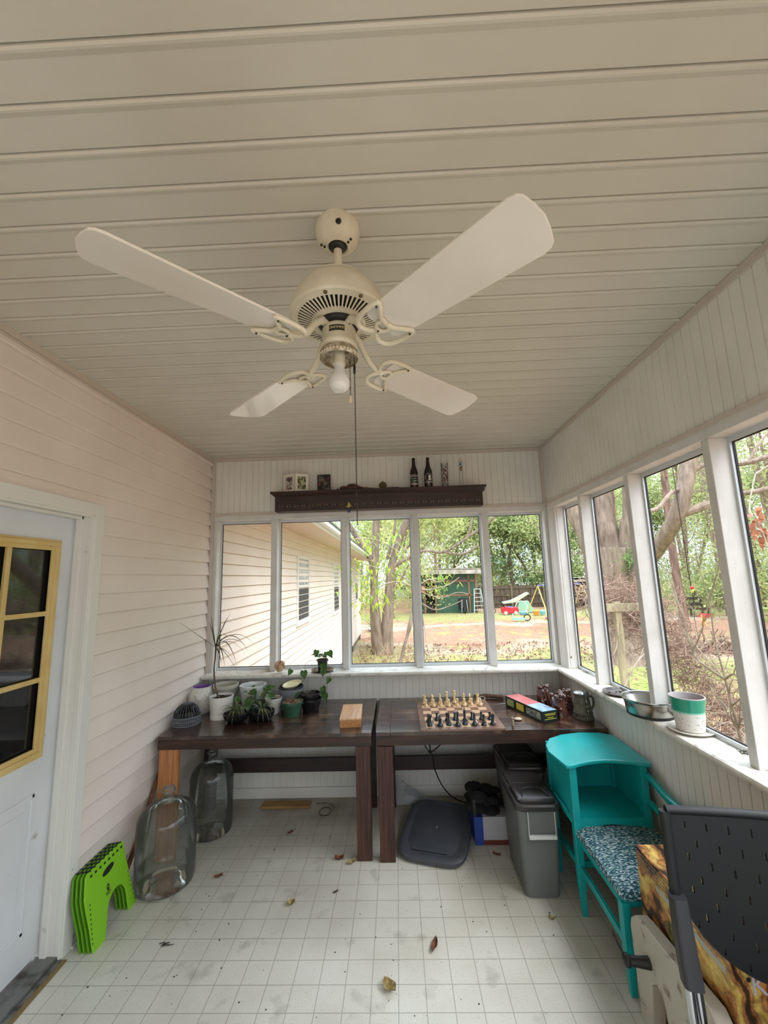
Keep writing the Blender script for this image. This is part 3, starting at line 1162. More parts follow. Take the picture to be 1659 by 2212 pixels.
# lattice dome basket
t = thing('cage_basket', 'grey plastic dome basket with lattice sides on the left corner of the plant table', 'basket', (-1.475, 3.0, TT))
cx, cy, R0 = -1.475, 3.0, 0.092
g = MB()
for z, r in ((0.004, R0), (0.028, R0 - 0.002), (0.050, R0 - 0.006)):
    g.tube([(cx + r * math.cos(2 * PI * i / 32), cy + r * math.sin(2 * PI * i / 32), TT + z) for i in range(33)], 0.0045, 6, caps=False)
for z in (0.016, 0.039):
    g.tube([(cx + (R0 - 0.002) * math.cos(2 * PI * i / 32), cy + (R0 - 0.002) * math.sin(2 * PI * i / 32), TT + z) for i in range(33)], 0.0022, 5, caps=False)
for i in range(44):
    a = 2 * PI * i / 44
    g.tube([(cx + R0 * math.cos(a), cy + R0 * math.sin(a), TT + 0.002), (cx + (R0 - 0.006) * math.cos(a), cy + (R0 - 0.006) * math.sin(a), TT + 0.05)], 0.0022, 4)
g.build('lattice_base', m_greypl, t, True)
g = MB()
for i in range(26):
    a = 2 * PI * i / 26
    if 0.2 < (i / 26) < 0.42:
        continue
    P = []
    for k in range(7):
        u = k / 6 * 1.25
        P.append((cx + (R0 - 0.008) * math.cos(u) * math.cos(a), cy + (R0 - 0.008) * math.cos(u) * math.sin(a), TT + 0.05 + 0.085 * math.sin(u)))
    g.tube(P, 0.0024, 4)
g.lathe([(0.0, 0.134), (0.030, 0.132), (0.034, 0.128), (0.030, 0.126), (0, 0.126)], (cx, cy, TT), 24)
g.build('dome_ribs', mat('dark_grey_plastic', s(58, 62, 68), 0.45), t, True)
g = MB()
g.lathe([(0.078, 0.05), (0.070, 0.075), (0.055, 0.10), (0.034, 0.122), (0.0, 0.128)], (cx, cy, TT), 28)
g.build('smoked_dome', thin_glass('smoked_plastic', (0.35, 0.37, 0.40, 1), 0.8, 0.08), t, True)
MB().sphere((cx + 0.03, cy - 0.03, TT + 0.066), 0.030, 12, 8, (1, 0.6, 0.55)).build('cream_insert', mat('cream_sponge', s(214, 204, 178), 0.9, bump=0.8, bs=(90, 90, 90)), t, True)

# scalloped pot (relief scales, purple inside)
t = thing('scalloped_planter', 'white planter with fish-scale relief and a purple inside against the left siding', 'plant pot', (-1.488, 3.24, TT))
cx, cy = -1.488, 3.24
mb = MB()
prof = [(0, 0), (0.060, 0.0), (0.078, 0.03), (0.088, 0.07), (0.089, 0.11), (0.080, 0.145), (0.066, 0.172), (0.068, 0.182), (0.064, 0.184)]
mb.lathe(prof, (cx, cy, TT), 48)


def prof_r(z):
    for (r0_, z0_), (r1_, z1_) in zip(prof[1:], prof[2:]):
        if z0_ <= z <= z1_:
            return r0_ + (r1_ - r0_) * (z - z0_) / max(z1_ - z0_, 1e-6)
    return 0.07


for row in range(7):
    z = 0.018 + row * 0.022
    r = prof_r(z)
    for i in range(14):
        a = 2 * PI * (i + 0.5 * (row % 2)) / 14
        P = []
        for k in range(7):
            u = PI * k / 6
            P.append((cx + (r + 0.0015) * math.cos(a + 0.21 * math.cos(u)), cy + (r + 0.0015) * math.sin(a + 0.21 * math.cos(u)), TT + z + 0.018 - 0.020 * math.sin(u)))
        mb.tube(P, 0.0018, 4)
po = mb.build('pot_body', m_cwhite, t, True)
MB().lathe([(0.064, 0.184), (0.062, 0.150), (0.074, 0.11), (0, 0.105)], (cx, cy, TT), 40).build('pot_lining', mat('purple_lining', s(132, 92, 170), 0.4), t, True)

# herringbone pot
cx, cy = -1.325, 3.287
t = thing('patterned_planter', 'grey cylinder planter with black herringbone lines behind the tall spiky plant', 'plant pot', (cx, cy, TT))
mb = MB()
pot_shell(mb, cx, cy, TT, 0.082, 0.092, 0.187, 0.006)
mb.build('pot_body', mat('putty_ceramic', s(188, 186, 172), 0.5), t, True)
mb = MB()
for i in range(22):
    a = 2 * PI * i / 22
    for k in range(11):
        z = 0.012 + k * 0.014
        for sg in (-1, 1):
            r = 0.0826 + 0.01 * z / 0.187
            r2 = 0.0826 + 0.01 * (z + 0.012) / 0.187
            b = a + sg * 0.13
            mb.obox((cx + r * math.cos(a), cy + r * math.sin(a), TT + z), (cx + r2 * math.cos(b), cy + r2 * math.sin(b), TT + z + 0.012), 0.0015, 0.0028)
mb.build('herringbone_lines', m_black, t)

# white pot with dracaena
cx, cy = -1.285, 3.112
t = thing('spiky_potted_plant', 'tall thin-trunked spiky plant in a smooth white pot at the left of the table', 'potted plant', (cx, cy, TT))
mb = MB()
pot_shell(mb, cx, cy, TT, 0.070, 0.083, 0.148, 0.005)
mb.lathe([(0.0, 0), (0.0735, 0), (0.0745, 0.028), (0.0725, 0.031)], (cx, cy, TT), 40)
mb.build('pot', m_cwhite, t, True)
soil(t, cx, cy, TT + 0.130, 0.079)
st = MB()
P = smooth_path([(cx - 0.012, cy, TT + 0.12), (cx - 0.045, cy, TT + 0.20), (cx - 0.06, cy, TT + 0.32), (cx - 0.055, cy, TT + 0.42), (cx - 0.055, cy, TT + 0.485)])
st.tube(P, [0.007 - 0.0025 * i / len(P) for i in range(len(P))], 8)
trunk = st.build('trunk', m_stem, t, True)
lv = MB()
C0 = Vector((cx - 0.055, cy, TT + 0.49))
tips = [(-0.27, -0.06, 0.20, 0.0), (-0.05, 0.02, 0.22, 0.0), (0.12, -0.03, 0.24, 0.02), (0.06, 0.05, 0.20, 0.02), (0.30, 0.02, -0.02, 0.09), (0.26, -0.05, -0.04, 0.10), (0.22, 0.08, -0.12, 0.09), (0.10, -0.06, -0.14, 0.06),
        (0.15, 0.04, -0.16, 0.05), (0.04, -0.08, -0.10, 0.05), (0.20, -0.10, -0.12, 0.10), (-0.03, -0.06, 0.18, 0.03), (0.24, 0.0, -0.02, 0.06), (0.17, 0.06, 0.02, 0.05), (0.06, -0.03, -0.12, 0.03), (0.02, 0.02, 0.16, 0.0),
        (0.13, -0.10, 0.07, 0.05), (0.19, 0.02, -0.24, 0.03)]
for x, y, z, sg in tips:
    arc_leaf(lv, C0 + Vector((0, 0, RNG.uniform(-0.02, 0.02))), C0 + Vector((x, y, z)), sg, 0.016, 10)
lv.build('leaves', m_dracaena, t, True)

# white faceted pot
cx, cy = -1.115, 3.28
t = thing('faceted_planter', 'wide white glossy planter with an uneven faceted rim behind the trailing plant', 'plant pot', (cx, cy, TT))
mb = MB()
pot_shell(mb, cx, cy, TT, 0.072, 0.097, 0.180, 0.007, n=48, mod=lambda a, z: 1 + 0.035 * math.cos(8 * a + z * 14))
mb.build('pot_body', mat('glossy_pale_ceramic', s(214, 218, 218), 0.15, spec=0.7), t, True)


def pothos(name, label, cx, cy, z, r, h, potm, vines, nleaf, spread, seed, rise=0.08, extra=None):
    rg = random.Random(seed)
    t = thing(name, label, 'potted plant', (cx, cy, z))
    mb = MB()
    pot_shell(mb, cx, cy, z, r * 0.75, r, h, 0.003, lip=0.012)
    mb.build('pot', potm, t, True)
    soil(t, cx, cy, z + h * 0.85, r * 0.93)
    sm, lf = MB(), MB()
    for i in range(nleaf):
        a = rg.uniform(0, 2 * PI)
        d = rg.uniform(0.2, 1.0) * spread
        top = Vector((cx + d * math.cos(a), cy + d * math.sin(a), z + h + rg.uniform(0.3, 1.1) * rise))
        base = Vector((cx + 0.4 * r * math.cos(a), cy + 0.4 * r * math.sin(a), z + h * 0.85))
        sm.tube(smooth_path([base, (base + top) / 2 + Vector((0, 0, 0.02)), top], 4), 0.0013, 5)
        heart_leaf(lf, top, (math.cos(a), math.sin(a) - 0.4, rg.uniform(-0.9, 0.2)), (math.cos(a) * 0.3 + rg.uniform(-.3, .3), -0.6, 1), rg.uniform(0.032, 0.05))
    for pts, lvs in vines:
        P = smooth_path(pts, 6)
        sm.tube(P, 0.0014, 5)
        for q, dr_, sz in lvs:
            heart_leaf(lf, P[int(q * (len(P) - 1))], dr_, (0.1, -1, 0.5), sz)
    sm.build('vines', mat('vine_stem', s(96, 104, 62), 0.6), t, True)
    lf.build('leaves', m_leafg, t, True)
    return t


pothos('trailing_potted_plant', 'trailing heart-leaved plant in a blue-green pot in front of the white planters', -1.035, 3.15, TT, 0.072, 0.088, m_bluegr,
       [([(-1.05, 3.14, TT + 0.09), (-1.15, 3.10, TT + 0.17), (-1.15, 3.07, TT + 0.14)], [(1.0, (-0.2, -0.2, -1), 0.045)]),
        ([(-1.04, 3.12, TT + 0.09), (-1.06, 3.06, TT + 0.16), (-1.065, 3.04, TT + 0.11)], [(1.0, (0.1, -0.3, -1), 0.055)])], 26, 0.105, 5, rise=0.09)
# sill plant
pothos('sill_potted_plant', 'small black pot of heart-leaved vine on a black saucer on the window sill', -0.617, 3.458, SILL + 0.008, 0.044, 0.086, m_blackpl,
       [([(-0.65, 3.45, SILL + 0.09), (-0.73, 3.42, SILL + 0.085), (-0.745, 3.36, SILL + 0.02)], [(1.0, (0.1, -0.3, -1), 0.06)]),
        ([(-0.60, 3.44, SILL + 0.09), (-0.555, 3.39, SILL + 0.06), (-0.54, 3.36, SILL - 0.02), (-0.60, 3.36, SILL - 0.10), (-0.585, 3.36, SILL - 0.15)],
         [(0.55, (-0.5, -0.3, -1), 0.045), (0.75, (0.6, -0.3, -0.9), 0.05), (0.88, (-0.4, -0.4, -1), 0.045), (1.0, (0.3, -0.4, -1), 0.055)]),
        ([(-0.61, 3.42, SILL + 0.09), (-0.60, 3.39, SILL + 0.07), (-0.595, 3.375, SILL + 0.03)], [(0.6, (0.2, -0.4, -1), 0.06), (1.0, (-0.1, -0.4, -1), 0.055)]),
        ([(-0.61, 3.45, SILL + 0.09), (-0.66, 3.44, SILL + 0.16)], [(1.0, (-0.2, -0.3, -1), 0.05)]),
        ([(-0.60, 3.45, SILL + 0.09), (-0.56, 3.44, SILL + 0.15)], [(1.0, (0.5, -0.3, -0.8), 0.055)]),
        ([(-0.76, 3.40, SILL + 0.02), (-0.80, 3.39, SILL + 0.035), (-0.85, 3.38, SILL + 0.03)], [(1.0, (-0.6, -0.3, -1), 0.045)])], 9, 0.05, 9, rise=0.05)
tag(MB().lathe([(0, 0), (0.062, 0), (0.088, 0.012), (0.090, 0.016), (0.085, 0.016), (0.060, 0.007), (0, 0.0065)], (-0.617, 3.46, SILL + 0.001), 40).build('plant_saucer', mat('glossy_black_ceramic', s(20, 20, 22), 0.15), None, True, loc='base'),
    'black dished saucer under the small vine pot on the far sill', 'saucer')


def spider(label, cx, cy, seed, drop):
    rg = random.Random(seed)
    t = thing('spider_plant_bowl', label, 'potted plant', (cx, cy, TT), 'striped spider plants in black bowls')
    mb = MB()
    mb.lathe([(0, 0), (0.045, 0), (0.070, 0.018), (0.083, 0.045), (0.085, 0.062), (0.080, 0.062), (0.076, 0.045), (0, 0.03)], (cx, cy, TT), 40)
    mb.build('bowl', m_blackpl, t, True)
    soil(t, cx, cy, TT + 0.048, 0.076)
    lv = MB()
    for i in range(26):
        a = rg.uniform(0, 2 * PI)
        L = rg.uniform(0.05, 0.13)
        arc_leaf(lv, (cx + 0.008 * math.cos(a), cy + 0.008 * math.sin(a), TT + 0.055), (cx + L * math.cos(a), cy + L * math.sin(a), TT + rg.uniform(0.03, 0.10)), rg.uniform(0.03, 0.055), 0.011, 8)
    for dx in drop:
        arc_leaf(lv, (cx, cy - 0.02, TT + 0.06), (cx + dx, cy - 0.10, TT + 0.008), 0.05, 0.012, 9)
    for i in range(3):
        arc_leaf(lv, (cx, cy, TT + 0.055), (cx + rg.uniform(-0.03, 0.03), cy, TT + rg.uniform(0.12, 0.17)), 0.0, 0.008, 6)
    lv.build('leaves', m_leafy, t, True)


spider('striped spider plant in a black bowl, the nearer and more left of two', -1.135, 3.005, 3, (-0.03, 0.01))
spider('striped spider plant in a black bowl beside the green pot, the more right of two', -0.965, 3.04, 8, (0.04, 0.08, 0.0))

cx, cy = -0.93, 3.19
t = thing('small_white_planter', 'small white round pot holding dark sticks between the spider plants and the green pot', 'plant pot', (cx, cy, TT))
mb = MB()
mb.lathe([(0, 0), (0.038, 0), (0.044, 0.02), (0.054, 0.07), (0.062, 0.098), (0.064, 0.107), (0.058, 0.107), (0.055, 0.09), (0, 0.08)], (cx, cy, TT), 40)
mb.build('pot', m_cwhite, t, True)
soil(t, cx, cy, TT + 0.088, 0.053)
MB().tube([(cx - 0.06, cy - 0.03, TT + 0.092), (cx + 0.01, cy, TT + 0.118), (cx + 0.05, cy + 0.01, TT + 0.10)], 0.0022, 6).build('twig', m_stem, t, True)

cx, cy = -0.825, 3.285
for i, (dz, m_, nm, lb) in enumerate(((0.0, m_greypl, 'stacked_nursery_pot', 'ribbed dark grey nursery pot, lowest of a nested stack behind the green pot'),
                                      (0.012, mat('charcoal_pot', s(44, 48, 52), 0.4), 'stacked_nursery_pot', 'charcoal pot nested inside the ribbed grey nursery pot'))):
    mb = MB()
    pot_shell(mb, cx, cy, TT + dz, 0.070 - 0.006 * i, 0.092 - 0.004 * i, 0.150, 0.003, lip=0.02, n=60, mod=(lambda a, z: 1 + (0.008 * math.cos(30 * a) if z < 0.125 else 0)))
    tag(mb.build(nm, m_, None, True, loc='base'), lb, 'plant pot', 'nested nursery pots')
mb = MB()
mb.lathe([(0, 0), (0.055, 0), (0.070, 0.014), (0.072, 0.017), (0.068, 0.017), (0.053, 0.005), (0, 0.005)], (0, 0, 0), 40)
mb.xf(Matrix.Translation((cx + 0.008, cy, TT + 0.162)) @ Matrix.Rotation(math.radians(-9), 4, 'Y') @ Matrix.Rotation(math.radians(8), 4, 'X'))
tag(mb.build('plant_saucer', mat('pale_yellow_plastic', s(222, 218, 172), 0.4), None, True, loc='base'), 'pale yellow dish tilted on top of the nested grey pots', 'saucer')

cx, cy = -0.775, 3.12
t = thing('green_nursery_pot', 'green plastic nursery pot full of dry bark mulch', 'plant pot', (cx, cy, TT))
mb = MB()
pot_shell(mb, cx, cy, TT, 0.054, 0.071, 0.097, 0.003, lip=0.016)
mb.build('pot', m_greenpl, t, True)
soil(t, cx, cy, TT + 0.090, 0.066, m_drymulch, 0.008)
ch_ = MB()
rg = random.Random(4)
for i in range(46):
    a, r = rg.uniform(0, 2 * PI), rg.uniform(0, 0.06)
    p = Vector((cx + r * math.cos(a), cy + r * math.sin(a), TT + 0.096 + rg.uniform(0, 0.012)))
    b = rg.uniform(0, 2 * PI)
    ch_.obox(p, p + Vector((math.cos(b) * 0.022, math.sin(b) * 0.022, rg.uniform(-0.006, 0.008))), 0.004, 0.003)
q = ch_.build('bark_chips', m_drymulch, t)
q['kind'] = 'stuff'

cx, cy = -0.665, 3.235
for i, (dz, r, lb) in enumerate(((0.0, 0.078, 'black round pot at the table back, the lower of two stacked'), (0.030, 0.074, 'black pot with a vine sprig, stacked inside a wider black pot'))):
    t = thing('black_nursery_pot', lb, 'plant pot', (cx - 0.008 * i, cy, TT + dz), 'stacked black pots')
    mb = MB()
    pot_shell(mb, cx - 0.008 * i, cy, TT + dz, r * 0.72, r, 0.085 if i == 0 else 0.092, 0.003, lip=0.012)
    mb.build('pot', m_blackpl, t, True)
    if i:
        soil(t, cx - 0.008, cy, TT + dz + 0.075, r * 0.9)
        lf, sm = MB(), MB()
        for (p, d, sz) in (((cx - 0.09, cy - 0.04, TT + 0.085), (0.2, -0.4, -1), 0.06), ((cx - 0.055, cy - 0.05, TT + 0.095), (0.8, -0.4, -0.9), 0.055), ((cx - 0.09, cy - 0.02, TT + 0.125), (-0.7, -0.2, -0.5), 0.035)):
            heart_leaf(lf, p, d, (0, -1, 0.6), sz)
            sm.tube(smooth_path([(cx - 0.02, cy, TT + 0.108), ((cx - 0.02 + p[0]) / 2, cy - 0.02, TT + 0.14), p], 5), 0.0013, 5)
        sm.tube([(cx + 0.0, cy, TT + 0.105), (cx + 0.03, cy + 0.01, TT + 0.135)], 0.0015, 5)
        sm.build('stalks', MATS['vine_stem'], t, True)
        lf.build('leaves', m_leafg, t, True)

# brain-like coral lump on the sill
mb = MB()
rg = random.Random(12)
cx, cy = -0.955, 3.44
for i in range(24):
    a = rg.uniform(0, 2 * PI)
    ph = rg.uniform(-0.5, 1.3)
    R = 0.038
    u = Vector((math.cos(a) * math.cos(ph), math.sin(a) * math.cos(ph), math.sin(ph)))
    cc = Vector((cx, cy, SILL + 0.045)) + Vector((u.x * R, u.y * R * 0.8, u.z * R * 1.2))
    w_ = u.cross(Vector((rg.uniform(-1, 1), rg.uniform(-1, 1), rg.uniform(-1, 1)))).normalized()
    v_ = u.cross(w_)
    rr = rg.uniform(0.012, 0.020)
    mb.tube([cc + (w_ * math.cos(2 * PI * k / 12) + v_ * math.sin(2 * PI * k / 12) * 0.6) * rr for k in range(12)], 0.0042, 6)
mb.sphere((cx, cy, SILL + 0.042), 0.028, 16, 10, (1, 0.8, 1.2))
tag(mb.build('coral_lump', mat('pink_beige_coral', s(196, 146, 118), 0.6, col2=s(204, 186, 132), vs=(18, 18, 18)), None, True, loc='base'), 'pink and yellow knotted lump on the far sill beside the second post', 'ornament')

# wooden lidded box
t = thing('wooden_box', 'small pale wooden box with a flat lid near the front edge of the left table', 'box', (-0.326, 3.02, TT))
Mb = Matrix.Translation((-0.338, 3.005, TT)) @ Matrix.Rotation(math.radians(3), 4, 'Z')
MB().box(-0.068, 0.068, -0.155, 0.155, 0.0, 0.044).xf(Mb).build('box_body', wood_mat('bamboo_side', s(196, 142, 88), s(170, 116, 66), (60, 4, 60), 0.4), t, bevel=0.002)
MB().box(-0.070, 0.070, -0.158, 0.158, 0.045, 0.056).xf(Mb).build('box_lid', wood_mat('bamboo_lid', s(216, 172, 128), s(200, 152, 108), (60, 4, 60), 0.35), t, bevel=0.002)

# ------------------------------------------------------------------ chess
BX0, BX1, BY0, BY1 = 0.118, 0.640, 2.752, 3.345


def checker(name):
    m, nt, out = new_mat(name)
    N, L = nt.nodes, nt.links
    p = N.new('ShaderNodeBsdfPrincipled')
    p.inputs['Roughness'].default_value = 0.22
    L.new(p.outputs[0], out.inputs[0])
    tc = N.new('ShaderNodeTexCoord')
    sx = N.new('ShaderNodeSeparateXYZ')
    L.new(tc.outputs['Object'], sx.inputs[0])
    fl = []
    for ax, o, c_ in (('X', 0.0, (BX1 - BX0 - 0.07) / 8), ('Y', 0.0, (BY1 - BY0 - 0.07) / 8)):
        a = N.new('ShaderNodeMath'); a.operation = 'DIVIDE'; a.inputs[1].default_value = c_
        L.new(sx.outputs[ax], a.inputs[0])
        b = N.new('ShaderNodeMath'); b.operation = 'ADD'; b.inputs[1].default_value = 40
        L.new(a.outputs[0], b.inputs[0])
        f = N.new('ShaderNodeMath'); f.operation = 'FLOOR'
        L.new(b.outputs[0], f.inputs[0])
        fl.append(f)
    ad = N.new('ShaderNodeMath'); ad.operation = 'ADD'
    L.new(fl[0].outputs[0], ad.inputs[0]); L.new(fl[1].outputs[0], ad.inputs[1])
    md = N.new('ShaderNodeMath'); md.operation = 'MODULO'; md.inputs[1].default_value = 2
    L.new(ad.outputs[0], md.inputs[0])
    mx = N.new('ShaderNodeMix'); mx.data_type = 'RGBA'
    L.new(md.outputs[0], mx.inputs['Factor'])
    mx.inputs['A'].default_value = s(206, 170, 134)
    mx.inputs['B'].default_value = s(116, 84, 72)
    L.new(mx.outputs['Result'], p.inputs['Base Color'])
    return m


cb = thing('chess_board', 'inlaid wooden chess board on the right table, front edge over the table edge', 'chess board', ((BX0 + BX1) / 2, (BY0 + BY1) / 2, TT))
fr = MB()
e = 0.035
zb0, zb1 = TT + 0.001, TT + 0.013
fr.box(BX0, BX1, BY0, BY0 + e, zb0, zb1).box(BX0, BX1, BY1 - e, BY1, zb0, zb1).box(BX0, BX0 + e, BY0 + e, BY1 - e, zb0, zb1).box(BX1 - e, BX1, BY0 + e, BY1 - e, zb0, zb1)
fr.build('board_border', wood_mat('board_border_veneer', s(134, 104, 88), s(112, 82, 68), (8, 8, 8), 0.25), cb, bevel=0.001)
cxb, cyb = (BX0 + BX1) / 2, (BY0 + BY1) / 2
sq = MB().box(BX0 + e, BX1 - e, BY0 + e, BY1 - e, zb0, zb1 - 0.0002)
sq.build('playing_squares', checker('chess_squares'), cb, loc='base')
CU, CV = (BX1 - BX0 - 0.07) / 8, (BY1 - BY0 - 0.07) / 8

m_cream = mat('cream_boxwood', s(226, 200, 150), 0.35)
m_dteal = mat('dark_teal_stained_wood', s(18, 42, 48), 0.25, spec=0.6)


def piece_mesh(kind, m, name):
    mb = MB()
    base = [(0, 0), (0.017, 0), (0.018, 0.004), (0.0165, 0.009), (0.012, 0.013)]
    if kind == 'pawn':
        base = [(r * 0.85, z) for r, z in base]
        mb.lathe(base + [(0.007, 0.020), (0.0055, 0.030), (0.0088, 0.033), (0.006, 0.035), (0.0082, 0.040), (0.0088, 0.044), (0.007, 0.049), (0, 0.052)], n=18)
    elif kind == 'rook':
        mb.lathe(base + [(0.0095, 0.022), (0.0085, 0.042), (0.0125, 0.046), (0.0125, 0.058), (0.009, 0.058), (0.009, 0.052), (0, 0.052)], n=18)
        for i in range(5):
            a = 2 * PI * i / 5
            mb.box(0.0108 * math.cos(a) - 0.0025, 0.0108 * math.cos(a) + 0.0025, 0.0108 * math.sin(a) - 0.0025, 0.0108 * math.sin(a) + 0.0025, 0.057, 0.062)
    elif kind == 'knight':
        mb.lathe(base + [(0.011, 0.018), (0.010, 0.022), (0, 0.024)], n=18)
        out = [(-0.010, 0.020), (0.010, 0.020), (0.008, 0.034), (0.004, 0.040), (0.013, 0.042), (0.015, 0.049), (0.006, 0.060), (0.001, 0.066), (-0.003, 0.061), (-0.010, 0.052), (-0.012, 0.036)]
        mb.prism([(-0.006, -x, z) for x, z in out], (0.012, 0, 0))
    elif kind == 'bishop':
        mb.lathe(base + [(0.0075, 0.022), (0.0055, 0.046), (0.010, 0.049), (0.006, 0.052), (0.0085, 0.060), (0.007, 0.068), (0.002, 0.074), (0.003, 0.077), (0, 0.079)], n=18)
    elif kind == 'queen':
        mb.lathe(base + [(0.008, 0.024), (0.006, 0.056), (0.0115, 0.059), (0.007, 0.062), (0.008, 0.072), (0.0115, 0.080), (0.008, 0.080), (0.004, 0.083), (0.003, 0.087), (0, 0.088)], n=18)
    else:
        mb.lathe(base + [(0.0085, 0.024), (0.0065, 0.060), (0.012, 0.063), (0.0075, 0.066), (0.0085, 0.078), (0.011, 0.084), (0.004, 0.088), (0.002, 0.090), (0, 0.090)], n=18)
        mb.box(-0.0015, 0.0015, -0.0015, 0.0015, 0.088, 0.102).box(-0.005, 0.005, -0.0015, 0.0015, 0.093, 0.097)
    return mb.build(name, m, None, True)


kinds = ['rook', 'knight', 'bishop', 'queen', 'king', 'bishop', 'knight', 'rook']
side = ['at the left corner', 'next to the left corner', 'left of the queen', 'left of centre', 'right of centre', 'right of the king', 'next to the right corner', 'at the right corner']
proto = {}
rg = random.Random(21)
for colr, m, rank0, rank1, where in (('cream', m_cream, 7, 6, 'far'), ('dark teal', m_dteal, 0, 1, 'near')):
    for i, kd in enumerate(kinds):
        for rank, k_ in ((rank0, kd), (rank1, 'pawn')):
            key = (colr, k_)
            x = BX0 + e + CU * (i + 0.5) + rg.uniform(-0.008, 0.008)
            y = BY0 + e + CV * (rank + 0.5) + rg.uniform(-0.012, 0.012)
            if colr == 'dark teal' and rank == 1:
                y += 0.02
            if key not in proto:
                o = piece_mesh(k_, m, 'chess_' + k_)
                proto[key] = o
            else:
                o = proto[key].copy()
                COL.objects.link(o)
            o.location = (x, y, zb1 + 0.0002)
            if k_ == 'knight':
                o.rotation_euler = (0, 0, rg.uniform(-0.5, 0.5) + (PI if colr != 'cream' else 0))
            if k_ == 'pawn':
                lb = '%s chess pawn in front of the %s %s %s' % (colr, colr, kd, side[i])
            else:
                lb = '%s chess %s %s of the %s rank' % (colr, k_, side[i], where)
            tag(o, lb, 'chess piece', colr + ' chess pieces')

# things round the board
mb = MB()
P = smooth_path([(0.60, 3.43, TT + 0.012), (0.66, 3.44, TT + 0.018), (0.72, 3.425, TT + 0.016), (0.79, 3.42, TT + 0.014)])
mb.tube(P, 0.014, 10)
mb.tube([(0.575, 3.44, TT + 0.012), (0.60, 3.43, TT + 0.022), (0.62, 3.44, TT + 0.012)], 0.012, 7)
tag(mb.build('bark_roll', wood_mat('rough_bark', s(110, 82, 58), s(70, 48, 32), (40, 40, 40), 0.9, bump=0.8), None, True, loc='base'), 'short rolled piece of brown bark behind the chess board', 'bark')
mb = MB()
mb.tube(smooth_path([(0.585, 3.385, TT + 0.004), (0.615, 3.40, TT + 0.022), (0.645, 3.40, TT + 0.02), (0.64, 3.385, TT + 0.004), (0.60, 3.38, TT + 0.005), (0.585, 3.385, TT + 0.004)]), 0.0018, 5)
tag(mb.build('string_loop', mat('white_string', s(216, 210, 196), 0.8), None, True, loc='base'), 'loop of white string lying between the cream pieces and the bark', 'string')
mb = MB()
mb.tube(smooth_path([(0.93, 3.46, TT + 0.004), (0.865, 3.42, TT + 0.05), (0.83, 3.36, TT + 0.035), (0.82, 3.32, TT + 0.004), (0.78, 3.29, TT + 0.003), (0.72, 3.27, TT + 0.003)]), 0.0022, 6)
tag(mb.build('phone_cable', mat('dark_blue_and_white_cable', s(60, 66, 92), 0.5, col2=s(200, 196, 190), vs=(6, 6, 6)), None, True, loc='base'), 'thin cable curling on the table right of the chess board', 'cable')

# game box: long dark green box, red and blue top
t = thing('game_box', 'long green-black game box with a red and blue top, lying slanted on the table', 'box', (0.86, 3.02, TT))
A = Vector((0.765, 3.24, 0)); Bp = Vector((0.905, 2.86, 0))
d = (Bp - A).normalized(); n_ = Vector((-d.y, d.x, 0))
if n_.x < 0:
    n_ = -n_
L0 = (Bp - A).length
Wb, Hb = 0.118, 0.068
Mx = Matrix(((d.x, n_.x, 0, A.x), (d.y, n_.y, 0, A.y), (0, 0, 1, TT + 0.001), (0, 0, 0, 1)))
m_gb = mat('green_black_carton', s(22, 40, 38), 0.35)
MB().box(0, L0, 0, Wb, 0, Hb).xf(Mx).build('box_body', m_gb, t, bevel=0.0015)
m_pink = mat('faded_red_print', s(212, 134, 134), 0.3, col2=s(198, 104, 106), vs=(14, 14, 14))
m_bluep = mat('sky_blue_print', s(120, 164, 206), 0.3, col2=s(176, 204, 226), vs=(30, 30, 30))
MB().box(0.004, L0 * 0.60, 0.003, Wb - 0.003, Hb, Hb + 0.0008).xf(Mx).build('red_panel', m_pink, t)
MB().box(L0 * 0.60, L0 - 0.004, 0.003, Wb - 0.003, Hb, Hb + 0.0008).xf(Mx).build('blue_panel', m_bluep, t)
m_yel = mat('yellow_print', s(214, 204, 66), 0.35)
m_tealp = mat('teal_picture_print', s(110, 146, 130), 0.35, col2=s(206, 204, 120), vs=(60, 60, 60))
for a, b, mm in ((0.02, 0.10, m_tealp), (0.13, 0.21, m_yel), (0.24, 0.385, mat('pale_picture_print', s(176, 186, 180), 0.35, col2=s(60, 80, 70), vs=(50, 50, 50)))):
    MB().box(a, b, -0.0008, 0, 0.012, Hb - 0.012).xf(Mx).build('side_picture', mm, t)
mb = MB()
for z, w0 in ((0.050, 0.085), (0.042, 0.075), (0.028, 0.045), (0.018, 0.09)):
    k = 0.0
    rg = random.Random(int(z * 1000))
    y_ = Wb / 2 - w0 / 2
    while y_ < Wb / 2 + w0 / 2:
        l = rg.uniform(0.003, 0.007)
        mb.box(L0, L0 + 0.0006, y_, y_ + l, z - 0.0018, z + 0.0018)
        y_ += l + 0.0018
mb.xf(Mx).build('end_lettering', m_yel, t)

# peg figure and flat stone
mb = MB().lathe([(0, 0), (0.0085, 0), (0.0085, 0.030), (0.006, 0.033), (0.008, 0.038), (0.0088, 0.044), (0.006, 0.051), (0, 0.053)], (0.705, 2.835, TT), 16)
tag(mb.build('peg_doll', mat('bare_wood_peg', s(150, 132, 108), 0.6), None, True, loc='base'), 'small bare wooden peg with a round head beside the game box', 'peg figure')
mb = MB().sphere((0.765, 2.93, TT + 0.008), 0.024, 14, 8, (1.1, 0.8, 0.33))
tag(mb.build('flat_stone', mat('pale_stone', s(196, 180, 156), 0.7), None, True, loc='base'), 'flat pale stone lying against the game box', 'stone')

